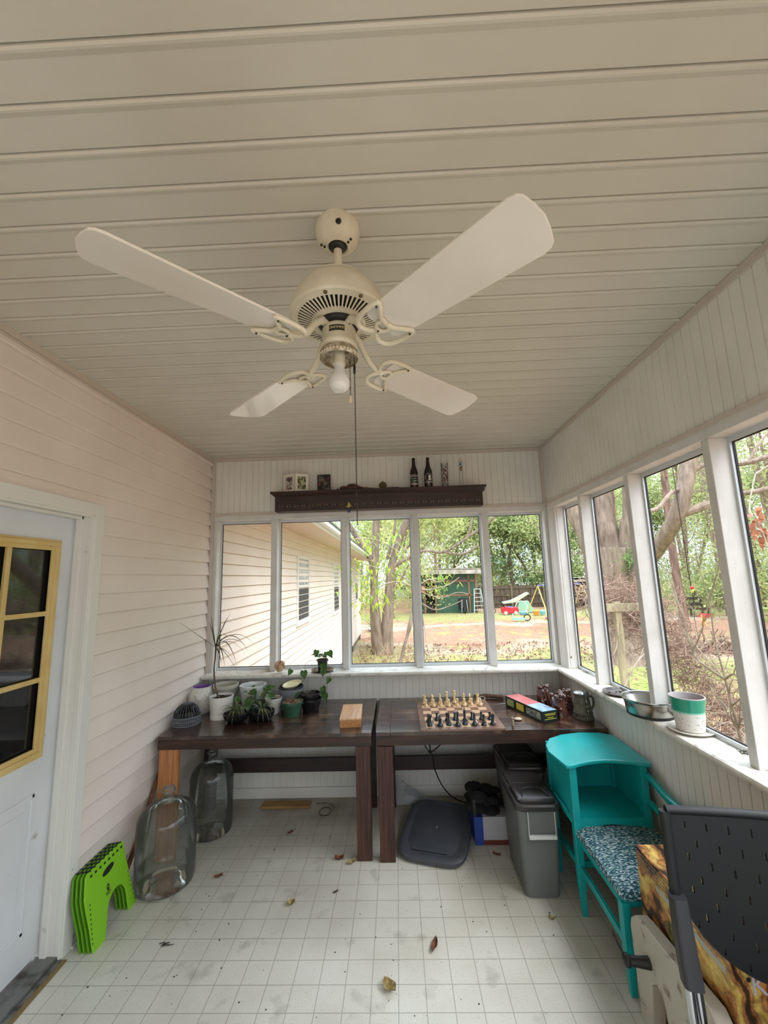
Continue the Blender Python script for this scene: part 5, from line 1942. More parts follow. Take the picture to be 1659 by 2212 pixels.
# black cable hung from the table and trailing to the corner
mb = MB()
mb.tube(smooth_path([(0.205, 3.28, 0.625), (0.215, 3.28, 0.55), (0.20, 3.28, 0.44), (0.22, 3.29, 0.36), (0.235, 3.30, 0.26), (0.30, 3.31, 0.13), (0.40, 3.32, 0.05), (0.55, 3.34, 0.02), (0.70, 3.36, 0.012)]), 0.0042, 8)
mb.tube(smooth_path([(0.20, 3.28, 0.39), (0.15, 3.28, 0.47), (0.145, 3.28, 0.56), (0.18, 3.28, 0.57), (0.205, 3.28, 0.50), (0.20, 3.28, 0.39)]), 0.0042, 8)
mb.tube(smooth_path([(0.20, 3.28, 0.39), (0.26, 3.28, 0.43), (0.31, 3.28, 0.475)]), 0.005, 8)
tag(mb.build('power_cable', m_black, None, True, loc='base'), 'black cable knotted under the right table and trailing to the corner', 'cable')

# pet food bins
m_clear = mat('cloudy_translucent_plastic', s(150, 154, 150), 0.3, trans=0.5)
m_lidb = mat('dark_grey_bin_lid', s(54, 52, 52), 0.35)


def rr(x0, x1, y0, y1, r, z, n=5):
    o = []
    for (cx_, cy_, a0) in ((x1 - r, y1 - r, 0), (x0 + r, y1 - r, 90), (x0 + r, y0 + r, 180), (x1 - r, y0 + r, 270)):
        for k in range(n + 1):
            a = math.radians(a0 + 90 * k / n)
            o.append((cx_ + r * math.cos(a), cy_ + r * math.sin(a), z))
    return o


def loft(mb, rings, cap0=True, cap1=True):
    n = len(rings[0])
    vs = [v for r in rings for v in r]
    fs = [(i * n + j, i * n + (j + 1) % n, (i + 1) * n + (j + 1) % n, (i + 1) * n + j) for i in range(len(rings) - 1) for j in range(n)]
    if cap0:
        fs.append(tuple(reversed(range(n))))
    if cap1:
        fs.append(tuple((len(rings) - 1) * n + j for j in range(n)))
    return mb.add(vs, fs)


def food_bin(label, x0, x1, y0, y1, h):
    t = thing('pet_food_bin', label, 'storage bin', ((x0 + x1) / 2, (y0 + y1) / 2, 0), 'translucent storage bins with dark lids')
    k = 0.022
    mb = MB()
    loft(mb, [rr(x0 + k, x1 - k, y0 + k, y1 - k, 0.03, 0.001), rr(x0 + k * 0.6, x1 - k * 0.6, y0 + k * 0.6, y1 - k * 0.6, 0.032, h * 0.4), rr(x0, x1, y0, y1, 0.035, h - 0.05)])
    mb.build('bin_body', m_clear, t, True)
    fp = MB()
    yf_ = y0 - 0.002
    fp.box(x0 + 0.05, x0 + 0.054, yf_ - 0.006, yf_ + 0.004, h - 0.165, h - 0.055)
    fp.box(x1 - 0.034, x1 - 0.030, yf_ - 0.006, yf_ + 0.004, h - 0.165, h - 0.055)
    fp.box(x0 + 0.05, x1 - 0.03, yf_ - 0.014, yf_ + 0.004, h - 0.182, h - 0.165)
    fp.build('front_latch', mat('white_translucent_latch', s(206, 210, 206), 0.3), t, bevel=0.002)
    lb_ = MB()
    loft(lb_, [rr(x0 - 0.006, x1 + 0.006, y0 - 0.008, y1 + 0.006, 0.038, h - 0.052), rr(x0 - 0.008, x1 + 0.008, y0 - 0.010, y1 + 0.008, 0.04, h - 0.03), rr(x0 - 0.002, x1 + 0.002, y0 - 0.004, y1 + 0.002, 0.04, h - 0.022)])
    lid = lb_.build('bin_lid', m_lidb, t, True)
    fl = MB()
    ym = y0 + (y1 - y0) * 0.52
    loft(fl, [rr(x0 + 0.012, x1 - 0.012, y0 + 0.012, ym, 0.03, h - 0.0215), rr(x0 + 0.012, x1 - 0.012, y0 + 0.012, ym, 0.03, h - 0.010), rr(x0 + 0.018, x1 - 0.018, y0 + 0.018, ym - 0.006, 0.03, h - 0.004)])
    fl.build('pour_flap', m_lidb, lid, True)
    fl = MB()
    loft(fl, [rr(x0 + 0.012, x1 - 0.012, ym + 0.02, y1 - 0.012, 0.03, h - 0.0215), rr(x0 + 0.016, x1 - 0.016, ym + 0.024, y1 - 0.016, 0.03, h - 0.014)])
    fl.build('rear_lid_panel', m_lidb, lid, True)
    hd = MB()
    xm = (x0 + x1) / 2
    hd.tube(smooth_path([(xm - 0.07, y0 + 0.05, h + 0.0), (xm - 0.05, y0 + 0.11, h + 0.006), (xm, y0 + 0.125, h + 0.006), (xm + 0.05, y0 + 0.11, h + 0.006), (xm + 0.07, y0 + 0.05, h + 0.0)]), 0.0035, 6)
    hd.build('lid_handle', m_black, lid, True)
    return t


food_bin('translucent food bin with a dark grey flap lid beside the teal bench', 0.598, 0.822, 2.44, 2.83, 0.475)
food_bin('translucent food bin with a dark grey lid, farther back under the table', 0.655, 0.90, 2.875, 3.26, 0.475)
# carton with dark cloths, blue and white
t = thing('supply_carton', 'open white and blue carton of dark cloths between the lid and the food bin', 'box', (0.55, 3.0, 0))
cw0, cw1, cy0, cy1 = 0.44, 0.60, 2.90, 3.20
MB().box(0.435, 0.490, 2.895, 3.2, 0.001, 0.16).build('blue_side', mat('blue_card', s(36, 66, 150), 0.5), t)
MB().box(0.4905, 0.648, 2.895, 3.2, 0.03, 0.16).build('white_side', mat('white_card', s(176, 176, 182), 0.6), t)
MB().box(0.4905, 0.648, 2.897, 3.2, 0.001, 0.03).build('red_base', mat('dark_red_card', s(104, 46, 38), 0.6), t)
mb = MB()
rg = random.Random(5)
for i in range(16):
    mb.sphere((rg.uniform(0.45, 0.62), rg.uniform(2.93, 3.17), 0.165 + rg.uniform(0, 0.07)), rg.uniform(0.03, 0.055), 9, 7, (1.2, 1.1, 0.6))
mb.build('dark_cloths', mat('crumpled_dark_cloth', s(26, 25, 27), 0.9, bump=0.8, bs=(30, 30, 30)), t, True)
MB().box(0.432, 0.452, 2.893, 3.10, 0.16, 0.26).build('upright_flap', mat('dark_flap', s(28, 30, 34), 0.6), t)

# ------------------------------------------------------------------ teal gossip bench
m_teal = mat('glossy_teal_paint', s(18, 168, 168), 0.30, col2=s(22, 158, 160), vs=(8, 8, 8), dirt=s(16, 96, 92), ds=60, dlo=0.70, dhi=0.76, spec=0.5, bump=0.04)
t = thing('telephone_bench', 'teal painted telephone bench with a patterned cushion and a rounded shelf top', 'bench', (1.05, 2.3, 0))
lx0, lx1 = 0.855, 1.235


def taper_leg(mb, x, y, z0, z1, w=0.036, wb=0.024):
    vs = []
    for z, ww in ((z0, wb), (z0 + 0.18, w), (z1, w)):
        vs += [(x - ww / 2, y - ww / 2, z), (x + ww / 2, y - ww / 2, z), (x + ww / 2, y + ww / 2, z), (x - ww / 2, y + ww / 2, z)]
    mb.add(vs, [(3, 2, 1, 0), (8, 9, 10, 11)] + [(4 * i + j, 4 * i + (j + 1) % 4, 4 * i + 4 + (j + 1) % 4, 4 * i + 4 + j) for i in range(2) for j in range(4)])


YA, YM, YE = 1.955, 2.350, 2.665      # near legs, middle legs, far end
ZT = 0.700
for x, y, z1 in ((0.868, YM, ZT - 0.02), (1.225, YM, ZT - 0.02), (0.885, YA, 0.335), (1.225, YA, 0.335), (0.868, YE, ZT - 0.02), (1.225, YE, ZT - 0.02)):
    mb = MB()
    taper_leg(mb, x, y, 0.0, z1)
    mb.build('leg', m_teal, t, bevel=0.003, loc='base')
# top with bowed near edge and rounded far left side
out = [(0.826, YM - 0.045), (0.850, YM - 0.048), (0.900, YM - 0.025)]
for k in range(7):
    u = k / 6
    out.append((0.91 + 0.28 * u, YM - 0.020 + 0.030 * math.sin(PI * u)))
out += [(1.215, YM - 0.035), (1.250, YM - 0.048), (1.262, YM - 0.03), (1.262, YE + 0.03), (1.20, YE + 0.075), (1.08, YE + 0.085), (0.96, YE + 0.055), (0.87, YE + 0.0), (0.818, YE - 0.09), (0.800, YE - 0.18)]
mb = MB().prism([(x, y, ZT - 0.018) for x, y in out], (0, 0, 0.018))
mb.build('bench_top', m_teal, t, bevel=0.005)
sh = MB()
sh.box(0.852, 1.242, YM + 0.0, YE + 0.015, 0.415, 0.435)
sh.build('lower_shelf', m_teal, t, bevel=0.003)
sd = MB()
sd.box(0.856, 0.868, YM + 0.018, YE - 0.015, 0.435, ZT - 0.018)
sd.box(1.222, 1.234, YM + 0.018, YE - 0.015, 0.435, ZT - 0.018)
sd.box(0.87, 1.23, YE, YE + 0.012, 0.435, ZT - 0.018)
sd.build('cubby_sides', m_teal, t, bevel=0.002)
# scalloped front apron of shelf and bowed side rail
ap = [(0.885, 0.435), (1.208, 0.435)]
for k in range(9):
    u = 1 - k / 8
    ap.append((0.885 + 0.323 * u, 0.375 + 0.032 * math.sin(PI * u)))
MB().prism([(x, YM - 0.008, z) for x, z in ap], (0, 0.014, 0)).build('shelf_apron', m_teal, t)
MB().prism([(0.846, YM, 0.41), (0.846, YE, 0.41), (0.836, YE - 0.1, 0.45), (0.836, YM + 0.06, 0.45)], (0.012, 0, 0)).build('side_moulding', m_teal, t, bevel=0.002)
# seat frame, cushion, stretchers
fr = MB()
fr.box(0.872, 0.892, YA, YM, 0.315, 0.352).box(1.215, 1.235, YA, YM, 0.315, 0.352).box(0.88, 1.23, YA - 0.012, YA + 0.010, 0.315, 0.352).box(0.88, 1.23, YM + 0.0, YM + 0.02, 0.315, 0.352)
fr.build('seat_frame', m_teal, t, bevel=0.003)
stt = MB()
stt.obox((0.870, YM, 0.215), (0.884, YA, 0.175), 0.018, 0.028)
stt.obox((1.225, YM, 0.215), (1.225, YA, 0.175), 0.018, 0.028)
stt.obox((0.87, YM + 0.02, 0.215), (1.225, YM + 0.02, 0.215), 0.018, 0.028)
stt.obox((0.868, YM, 0.215), (0.868, YE, 0.215), 0.018, 0.028)
stt.build('stretcher', m_teal, t, bevel=0.002)


def cushion_mat():
    m, nt, out_ = new_mat('teal_white_dash_fabric')
    N, L = nt.nodes, nt.links
    p = N.new('ShaderNodeBsdfPrincipled')
    p.inputs['Roughness'].default_value = 0.9
    tc = N.new('ShaderNodeTexCoord')
    mp = N.new('ShaderNodeMapping')
    mp.inputs['Scale'].default_value = (70, 190, 90)
    mp.inputs['Rotation'].default_value = (0, 0, 0.5)
    L.new(tc.outputs['Object'], mp.inputs['Vector'])
    v = N.new('ShaderNodeTexNoise')
    v.inputs['Scale'].default_value = 1.0
    v.inputs['Detail'].default_value = 2.0
    L.new(mp.outputs[0], v.inputs['Vector'])
    r = N.new('ShaderNodeValToRGB')
    r.color_ramp.elements[0].position = 0.42; r.color_ramp.elements[0].color = s(20, 66, 84)
    r.color_ramp.elements[1].position = 0.60; r.color_ramp.elements[1].color = s(190, 206, 206)
    q = r.color_ramp.elements.new(0.52); q.color = s(64, 120, 130)
    L.new(v.outputs['Fac'], r.inputs['Fac'])
    L.new(r.outputs['Color'], p.inputs['Base Color'])
    L.new(p.outputs[0], out_.inputs[0])
    return m


cu = MB()
loft(cu, [rr(0.866, 1.243, YA - 0.035, YM + 0.03, 0.03, 0.352), rr(0.856, 1.253, YA - 0.045, YM + 0.035, 0.04, 0.368), rr(0.862, 1.247, YA - 0.038, YM + 0.03, 0.05, 0.388), rr(0.90, 1.21, YA + 0.0, YM - 0.01, 0.06, 0.400), rr(0.96, 1.15, YA + 0.06, YM - 0.07, 0.05, 0.404)])
cu.build('seat_cushion', cushion_mat(), t, True)
# curved back rails along the wall
br = MB()
P = smooth_path([(1.235, YM + 0.01, 0.635), (1.238, 2.29, 0.630), (1.243, 2.18, 0.600), (1.246, 2.08, 0.600), (1.248, 1.98, 0.640), (1.248, 1.93, 0.655)])
br.tube(P, 0.017, 10, flat=1.0)
br.sphere((1.248, 1.925, 0.657), 0.026, 12, 8, (0.8, 0.8, 1.1))
P = smooth_path([(1.235, YM, 0.515), (1.24, 2.25, 0.495), (1.245, 2.12, 0.46), (1.246, 2.00, 0.45), (1.246, 1.95, 0.46)])
br.tube(P, 0.014, 10)
br.build('back_rail', m_teal, t, True)
bp = MB()
bp.box(1.232, 1.256, 1.940, 1.970, 0.30, 0.66)
bp.build('back_post', m_teal, t, bevel=0.003)

# ------------------------------------------------------------------ cardboard box, pale panel, black chair
t = thing('cardboard_box', 'large printed orange-brown cardboard box between the teal bench and the black chair', 'box', (1.1, 1.66, 0))


def box_print(name):
    m, nt, out_ = new_mat(name)
    N, L = nt.nodes, nt.links
    p = N.new('ShaderNodeBsdfPrincipled')
    p.inputs['Roughness'].default_value = 0.4
    tc = N.new('ShaderNodeTexCoord')
    mp = N.new('ShaderNodeMapping')
    mp.inputs['Rotation'].default_value = (0.6, 0.3, 0.2)
    L.new(tc.outputs['Object'], mp.inputs['Vector'])
    n1 = N.new('ShaderNodeTexNoise')
    n1.inputs['Scale'].default_value = 16.0
    n1.inputs['Detail'].default_value = 3.0
    n1.inputs['Distortion'].default_value = 1.6
    L.new(mp.outputs[0], n1.inputs['Vector'])
    w = N.new('ShaderNodeTexWave')
    w.inputs['Scale'].default_value = 5.0
    w.inputs['Distortion'].default_value = 7.0
    w.inputs['Detail'].default_value = 5.0
    w.inputs['Detail Scale'].default_value = 1.4
    L.new(mp.outputs[0], w.inputs['Vector'])
    r = N.new('ShaderNodeValToRGB')
    e = r.color_ramp.elements
    e[0].position = 0.0; e[0].color = s(52, 30, 14)
    e[1].position = 1.0; e[1].color = s(228, 200, 110)
    for pos, c_ in ((0.14, s(96, 56, 24)), (0.30, s(178, 112, 50)), (0.5, s(206, 150, 84)), (0.68, s(150, 104, 70)), (0.82, s(214, 168, 70))):
        q = e.new(pos); q.color = c_
    L.new(w.outputs['Fac'], r.inputs['Fac'])
    r2 = N.new('ShaderNodeValToRGB')
    r2.color_ramp.elements[0].position = 0.35; r2.color_ramp.elements[0].color = (0.35, 0.25, 0.18, 1)
    r2.color_ramp.elements[1].position = 0.6; r2.color_ramp.elements[1].color = (1, 1, 1, 1)
    L.new(n1.outputs['Fac'], r2.inputs['Fac'])
    mx = N.new('ShaderNodeMix'); mx.data_type = 'RGBA'; mx.blend_type = 'MULTIPLY'
    mx.inputs['Factor'].default_value = 0.8
    L.new(r.outputs['Color'], mx.inputs['A']); L.new(r2.outputs['Color'], mx.inputs['B'])
    L.new(mx.outputs['Result'], p.inputs['Base Color'])
    L.new(p.outputs[0], out_.inputs[0])
    return m


m_boxp = box_print('snakeskin_like_carton_print')
bx0, bx1, by0, by1, bz = 0.928, 1.262, 1.425, 1.898, 0.572
MB().box(bx0, bx1, by0, by1, 0.001, bz).build('carton', m_boxp, t, bevel=0.003)
lb_ = MB()
lb_.box(bx0 - 0.0012, bx0, by0 + 0.02, by0 + 0.33, bz - 0.085, bz - 0.066)
lb_.box(bx0 - 0.0012, bx0, by0 + 0.335, by0 + 0.35, bz - 0.085, bz - 0.066)
lb_.build('white_stripe', mat('pale_grey_print', s(176, 180, 168), 0.5), t)
lb_ = MB()
rg = random.Random(6)
for row in range(4):
    y_ = by0 + 0.06
    while y_ < by1 - 0.02:
        l = rg.uniform(0.006, 0.02)
        lb_.box(bx0 - 0.0012, bx0, y_, y_ + l, bz - 0.018 - row * 0.013, bz - 0.012 - row * 0.013)
        y_ += l + 0.005
lb_.build('small_print_rows', mat('grey_small_print', s(138, 128, 112), 0.5), t)
for (yc, zc) in ((1.70, 0.40), (1.64, 0.27), (1.80, 0.30)):
    pts = [(bx0 - 0.0012, yc + 0.045 * math.cos(2 * PI * k / 20), zc + 0.032 * math.sin(2 * PI * k / 20)) for k in range(20)]
    eg = MB().add(pts, [tuple(range(20))])
    eg.build('eye_spot', mat('dark_eye_spot', s(50, 36, 26), 0.5, col2=s(150, 140, 70), vs=(40, 40, 40)), t)
dt = MB()
for k in range(6):
    a = -1.2 + 0.45 * k
    dt.sphere((bx0 + 0.10 + 0.055 * math.sin(a), by0 - 0.0005, 0.47 + 0.055 * math.cos(a)), 0.007, 8, 5, (1, 0.1, 1))
dt.build('black_dots', m_black, t)
text_mesh('lettering', 'KIN', 0.075, mat('silver_lettering', s(196, 190, 196), 0.4), t, (bx0 + 0.115, by0 - 0.0012, 0.475), (1, 0, 0), (0, 0, 1), 0.0008)

t = thing('plastic_tool_panel', 'pale grey plastic panel with a black knob leaning on the printed carton', 'tool case', (0.9, 1.7, 0))
m_pp = mat('dirty_pale_plastic', s(186, 182, 166), 0.45, dirt=s(120, 110, 92), ds=18, dlo=0.6, dhi=0.72)
pp = [(1.872, 0.0), (1.885, 0.30), (1.872, 0.335), (1.845, 0.358), (1.80, 0.368), (1.45, 0.40), (1.40, 0.36), (1.39, 0.0), (1.66, 0.0), (1.70, 0.20), (1.735, 0.22), (1.77, 0.19), (1.80, 0.0)]
MB().prism([(0.868, y, z) for y, z in pp], (0.052, 0, 0)).build('panel_shell', m_pp, t, bevel=0.006)
kb = MB()
kb.tube([(0.868, 1.765, 0.262), (0.835, 1.775, 0.258), (0.80, 1.79, 0.252)], [0.020, 0.017, 0.014], 14)
kb.sphere((0.80, 1.79, 0.252), 0.022, 14, 10, (0.7, 1, 1))
kb.tube(smooth_path([(0.80, 1.79, 0.25), (0.79, 1.83, 0.275), (0.785, 1.86, 0.30)]), 0.004, 6)
kb.build('clamp_knob', m_black, t, True)

# black stacking chair facing the camera
t = thing('stacking_chair', 'black perforated plastic chair with chrome tube frame, cut by the right picture edge', 'chair', (1.0, 1.2, 0))
m_chp = mat('black_chair_plastic', s(17, 19, 22), 0.5)
CX0, CX1 = 0.765, 1.235
CM = 1.0


def back_pt(u, v):
    """u 0..1 across, v 0..1 up; concave, slanting backwards towards the top"""
    x = CX0 + (CX1 - CX0) * u
    zc = 0.565 + 0.405 * v
    y = 1.345 + 0.020 * v + 0.012 * math.sin(PI * u)
    return Vector((x, y, zc))


# shell outline: lower edge bows down in the middle
nu, nv = 92, 36
holes = set()
vs, fs = [], []
for i in range(nu + 1):
    u = i / nu
    lo = 0.50 - 0.50 * math.sin(PI * min(max((u - 0.02) / 0.96, 0), 1)) ** 0.55
    lo = max(lo, 0.0)
    for j in range(nv + 1):
        v = lo + (1 - lo) * j / nv
        vs.append(back_pt(u, v))
hf = set()
for r_ in range(7):
    for c_ in range(8):
        i = 8 + c_ * 11 + (r_ % 2) * 5
        j = 32 - r_ * 5
        if i < nu - 1 and j > 1:
            hf.add((i, j)); hf.add((i, j - 1))
for i in range(nu):
    for j in range(nv):
        if (i, j) in hf:
            continue
        a = i * (nv + 1) + j
        fs.append((a, a + nv + 1, a + nv + 2, a + 1))
mb = MB().add(vs, fs)
bo = mb.build('backrest', m_chp, t, False, solid=0.010)
rim = MB()
P = [back_pt(i / 20, 1.0) + Vector((0, 0, 0.002)) for i in range(21)]
rim.tube(P, 0.012, 10)
P = [back_pt(0.0, 1.0 - 0.55 * k / 8) for k in range(9)]
rim.tube([p + Vector((-0.004, -0.002, 0)) for p in P], 0.015, 10)
P = [back_pt(1.0, 1.0 - 0.55 * k / 8) for k in range(9)]
rim.tube([p + Vector((0.004, -0.002, 0)) for p in P], 0.015, 10)
rim.build('backrest_rim', m_chp, t, True)
m_chrome = mat('brushed_chrome', s(186, 190, 196), 0.18, metal=1.0)
for sx in (0, 1):
    xx = CX0 - 0.004 if sx == 0 else CX1 + 0.004
    sg = 1 if sx == 0 else -1
    sl = MB()
    loft(sl, [rr(xx - 0.024, xx + 0.024, 1.285, 1.330, 0.012, 0.575), rr(xx - 0.024, xx + 0.022, 1.300, 1.348, 0.012, 0.66), rr(xx - 0.020, xx + 0.020, 1.318, 1.362, 0.012, 0.765)])
    sl.build('frame_sleeve', mat('grey_black_sleeve', s(46, 46, 50), 0.5), t, True)
    fl = MB()
    fl.tube(smooth_path([(xx - 0.008 * sg, 1.305, 0.60), (xx - 0.012 * sg, 1.285, 0.48), (xx - 0.010 * sg, 1.20, 0.30), (xx - 0.01 * sg, 0.93, 0.005)]), 0.0115, 12)
    fl.build('front_leg', m_chrome, t, True)
    fl = MB()
    fl.tube(smooth_path([(xx + 0.012 * sg, 1.315, 0.60), (xx + 0.012 * sg, 1.305, 0.48), (xx + 0.010 * sg, 1.34, 0.30), (xx + 0.005 * sg, 1.385, 0.005)]), 0.0105, 12)
    fl.build('rear_leg', m_chrome, t, True)
se = MB()
loft(se, [rr(CX0 + 0.035, CX1 - 0.03, 0.90, 1.315, 0.09, 0.425), rr(CX0 + 0.025, CX1 - 0.02, 0.89, 1.325, 0.10, 0.445), rr(CX0 + 0.035, CX1 - 0.03, 0.90, 1.315, 0.10, 0.470), rr(CX0 + 0.09, CX1 - 0.09, 0.95, 1.26, 0.10, 0.478)])
se.build('seat', mat('black_seat_fabric', s(22, 22, 24), 0.85, bump=0.3, bs=(300, 300, 300)), t, True)
t.rotation_euler = (0, 0, -0.20)
t.location = (0.963, 1.156, 0)

# ------------------------------------------------------------------ on the right sill
ZS = SILL + 0.0015
t = thing('drip_tray', 'round dark plastic tray with dried debris on the right sill', 'tray', (1.318, 2.655, ZS))
cx, cy = 1.318, 2.655
MB().lathe([(0, 0), (0.080, 0), (0.100, 0.010), (0.104, 0.014), (0.099, 0.014), (0.078, 0.005), (0, 0.005)], (cx, cy, ZS), 44).build('tray_dish', mat('dark_grey_tray', s(52, 50, 50), 0.45, dirt=s(110, 98, 92), ds=20, dlo=0.45, dhi=0.6), t, True)
mb = MB()
rg = random.Random(9)
for i in range(14):
    a, r = rg.uniform(0, 6.28), rg.uniform(0, 0.08)
    mb.sphere((cx + r * math.cos(a), cy + r * math.sin(a), ZS + 0.010), rg.uniform(0.003, 0.009), 6, 5, (1.5, 0.8, 0.7))
q = mb.build('debris', mat('dry_debris', s(60, 50, 40), 0.95), t)
q['kind'] = 'stuff'
# folded paper behind the tray
mb = MB().prism([(1.345, 2.50, ZS), (1.365, 2.40, ZS), (1.365, 2.385, ZS + 0.004), (1.350, 2.52, ZS + 0.055), (1.338, 2.54, ZS + 0.03)], (0.004, 0, 0))
tag(mb.build('paper_scrap', mat('white_paper', s(214, 220, 220), 0.6), None, loc='base'), 'scrap of white paper between the dark tray and the steel bowl', 'paper')
cx, cy = 1.268, 2.285
t = thing('steel_bowl', 'stainless steel pet bowl with a black rubber foot on the right sill', 'bowl', (cx, cy, ZS))
m_steel = mat('polished_steel', s(158, 156, 150), 0.24, metal=1.0)
MB().lathe([(0.0, 0.012), (0.106, 0.012), (0.108, 0.014), (0.113, 0.052), (0.122, 0.082), (0.127, 0.084), (0.128, 0.080), (0.124, 0.077), (0.124, 0.080), (0.110, 0.055), (0.085, 0.022), (0, 0.018)], (cx, cy, ZS), 56).build('bowl_body', m_steel, t, True)
MB().lathe([(0, 0.0), (0.102, 0.0), (0.108, 0.003), (0.108, 0.013), (0, 0.013)], (cx, cy, ZS), 48).build('rubber_foot', m_black, t, True)
cx, cy = 1.308, 2.05
tag(MB().lathe([(0, 0), (0.068, 0), (0.088, 0.008), (0.092, 0.013), (0.088, 0.013), (0.066, 0.006), (0, 0.006)], (cx, cy, ZS), 44).build('plant_saucer', mat('stoneware_saucer', s(206, 200, 188), 0.5), None, True, loc='base'), 'cream saucer under the green and white pot on the right sill', 'saucer')
t = thing('two_tone_planter', 'planter with a green band above white speckled stoneware on the right sill', 'plant pot', (cx, cy, ZS + 0.0065))
z0 = ZS + 0.0065
MB().lathe([(0, 0), (0.052, 0), (0.055, 0.003), (0.0625, 0.080)], (cx, cy, z0), 48).build('white_lower_body', mat('speckled_white_stoneware', s(212, 208, 200), 0.45, dirt=s(170, 164, 156), ds=90, dlo=0.55, dhi=0.65), t, True)
MB().lathe([(0.0625, 0.080), (0.063, 0.0865)], (cx, cy, z0), 48).build('light_green_line', mat('pale_green_glaze', s(120, 190, 166), 0.25), t, True)
MB().lathe([(0.063, 0.0865), (0.0705, 0.142)], (cx, cy, z0), 48).build('green_band', mat('green_glaze', s(36, 146, 118), 0.22, spec=0.6), t, True)
MB().lathe([(0.0705, 0.142), (0.0705, 0.1455), (0.066, 0.1455), (0.058, 0.07), (0, 0.06)], (cx, cy, z0), 48).build('pot_rim', mat('grey_glazed_inside', s(176, 170, 170), 0.35), t, True)
soil(t, cx, cy, z0 + 0.10, 0.060)
for (x, y, r, lb) in ((1.345, 3.19, 0.02, 'small dark insect debris on the right sill near the corner post'), (1.335, 1.800, 0.022, 'tuft of brown debris on the right sill near the picture edge')):
    mb = MB()
    rg = random.Random(int(x * 1000))
    for i in range(12):
        p = Vector((x + rg.uniform(-r, r) * 0.6, y + rg.uniform(-r, r), ZS + 0.003 + rg.uniform(0, 0.005)))
        a = rg.uniform(0, 6.28)
        mb.tube([p, p + Vector((math.cos(a) * 0.012, math.sin(a) * 0.012, rg.uniform(0, 0.006)))], 0.0015, 4)
    tag(mb.build('debris_tuft', mat('dark_debris', s(70, 62, 44), 0.95), None, loc='base'), lb, 'debris')

# ------------------------------------------------------------------ leaves and litter on the floor
m_dleaf = mat('dry_brown_leaf', s(120, 72, 44), 0.7, col2=s(90, 52, 34), vs=(60, 60, 60))
m_dleaf2 = mat('dry_tan_curl', s(176, 162, 108), 0.8, col2=s(120, 96, 60), vs=(60, 60, 60))


def leaf_on_floor(label, x, y, L, W, a, m, curl=0.01, cat='leaf'):
    mb = MB()
    d = Vector((math.cos(a), math.sin(a), 0)); n_ = Vector((-d.y, d.x, 0))
    vs = []
    N_ = 8
    for i in range(N_ + 1):
        t_ = i / N_
        w_ = W * math.sin(PI * min(1, t_ * 0.95 + 0.03)) ** 0.7
        c0 = Vector((x, y, 0.002)) + d * (L * (t_ - 0.5))
        zc = curl * (1 - math.sin(PI * t_))
        vs += [c0 - n_ * w_ / 2 + Vector((0, 0, zc + curl)), c0 + Vector((0, 0, zc * 0.6)), c0 + n_ * w_ / 2 + Vector((0, 0, zc + curl))]
    mb.add(vs, [(3 * i + k, 3 * i + k + 1, 3 * i + k + 4, 3 * i + k + 3) for i in range(N_) for k in range(2)])
    mb.tube([Vector((x, y, 0.003)) + d * (L * 0.48), Vector((x, y, 0.003)) + d * (L * 0.62)], 0.0009, 4)
    tag(mb.build('dry_leaf', m, None, True, loc='base'), label, cat, 'dry leaves on the vinyl floor')


leaf_on_floor('reddish brown pointed leaf on the floor right of centre', 0.116, 2.178, 0.075, 0.026, 1.25, m_dleaf)
leaf_on_floor('crumpled pale green-yellow leaf on the floor nearest the camera', -0.086, 1.982, 0.062, 0.050, -0.6, m_dleaf2, 0.015)
leaf_on_floor('curled tan leaf touching the middle table leg', -0.322, 2.742, 0.05, 0.035, 0.6, m_dleaf2, 0.012)
leaf_on_floor('curled brown leaf left of the middle table leg', -0.400, 2.775, 0.055, 0.03, 0.1, m_dleaf, 0.015)
leaf_on_floor('tan crumpled leaf in the open floor left of centre', -0.605, 2.433, 0.04, 0.034, 0.3, m_dleaf2, 0.012)
leaf_on_floor('dark leaf scrap on the floor right of the near carboy', -1.075, 2.640, 0.045, 0.028, 0.5, m_dleaf, 0.008)
leaf_on_floor('dark leaf scrap on the floor under the left table', -0.765, 3.045, 0.04, 0.022, 0.8, m_dleaf, 0.008)
leaf_on_floor('brown leaf scrap on the floor in front of the white carton', 0.545, 2.80, 0.045, 0.02, 2.8, m_dleaf, 0.008)
leaf_on_floor('small dark leaf with a bent stem in the middle of the floor', -0.385, 2.515, 0.03, 0.014, 0.6, mat('grey_brown_scrap', s(74, 62, 50), 0.9), 0.004)
leaf_on_floor('shredded leaf scrap below the teal bench front leg', 0.700, 2.33, 0.03, 0.018, 2.4, m_dleaf2, 0.006)
leaf_on_floor('brown leaf scrap on the floor under the grey lid edge', 0.06, 3.365, 0.05, 0.02, -0.5, m_dleaf, 0.006)
mb = MB()
rg = random.Random(33)
for k in range(7):
    p = Vector((-1.155 + rg.uniform(-0.035, 0.035), 2.20 + rg.uniform(-0.01, 0.01), 0.003))
    a = rg.uniform(-0.6, 0.6)
    mb.tube([p, p + Vector((math.cos(a) * 0.03, math.sin(a) * 0.012, 0.003))], 0.0018, 4)
tag(mb.build('twig_debris', mat('dark_twig', s(58, 48, 40), 0.9), None, loc='base'), 'dark twig scrap on the floor right of the green stool', 'debris')
mb = MB()
for k in range(150):
    x, y = rg.uniform(-1.45, 0.75), rg.uniform(1.75, 3.3)
    r = rg.uniform(0.0012, 0.004)
    mb.sphere((x, y, r * 0.4), r, 5, 4, (1, 1, 0.5))
tag(mb.build('floor_crumbs', mat('dark_crumbs', s(52, 46, 38), 0.9), None), 'scattered dark crumbs over the vinyl floor', 'crumbs', kind='stuff')
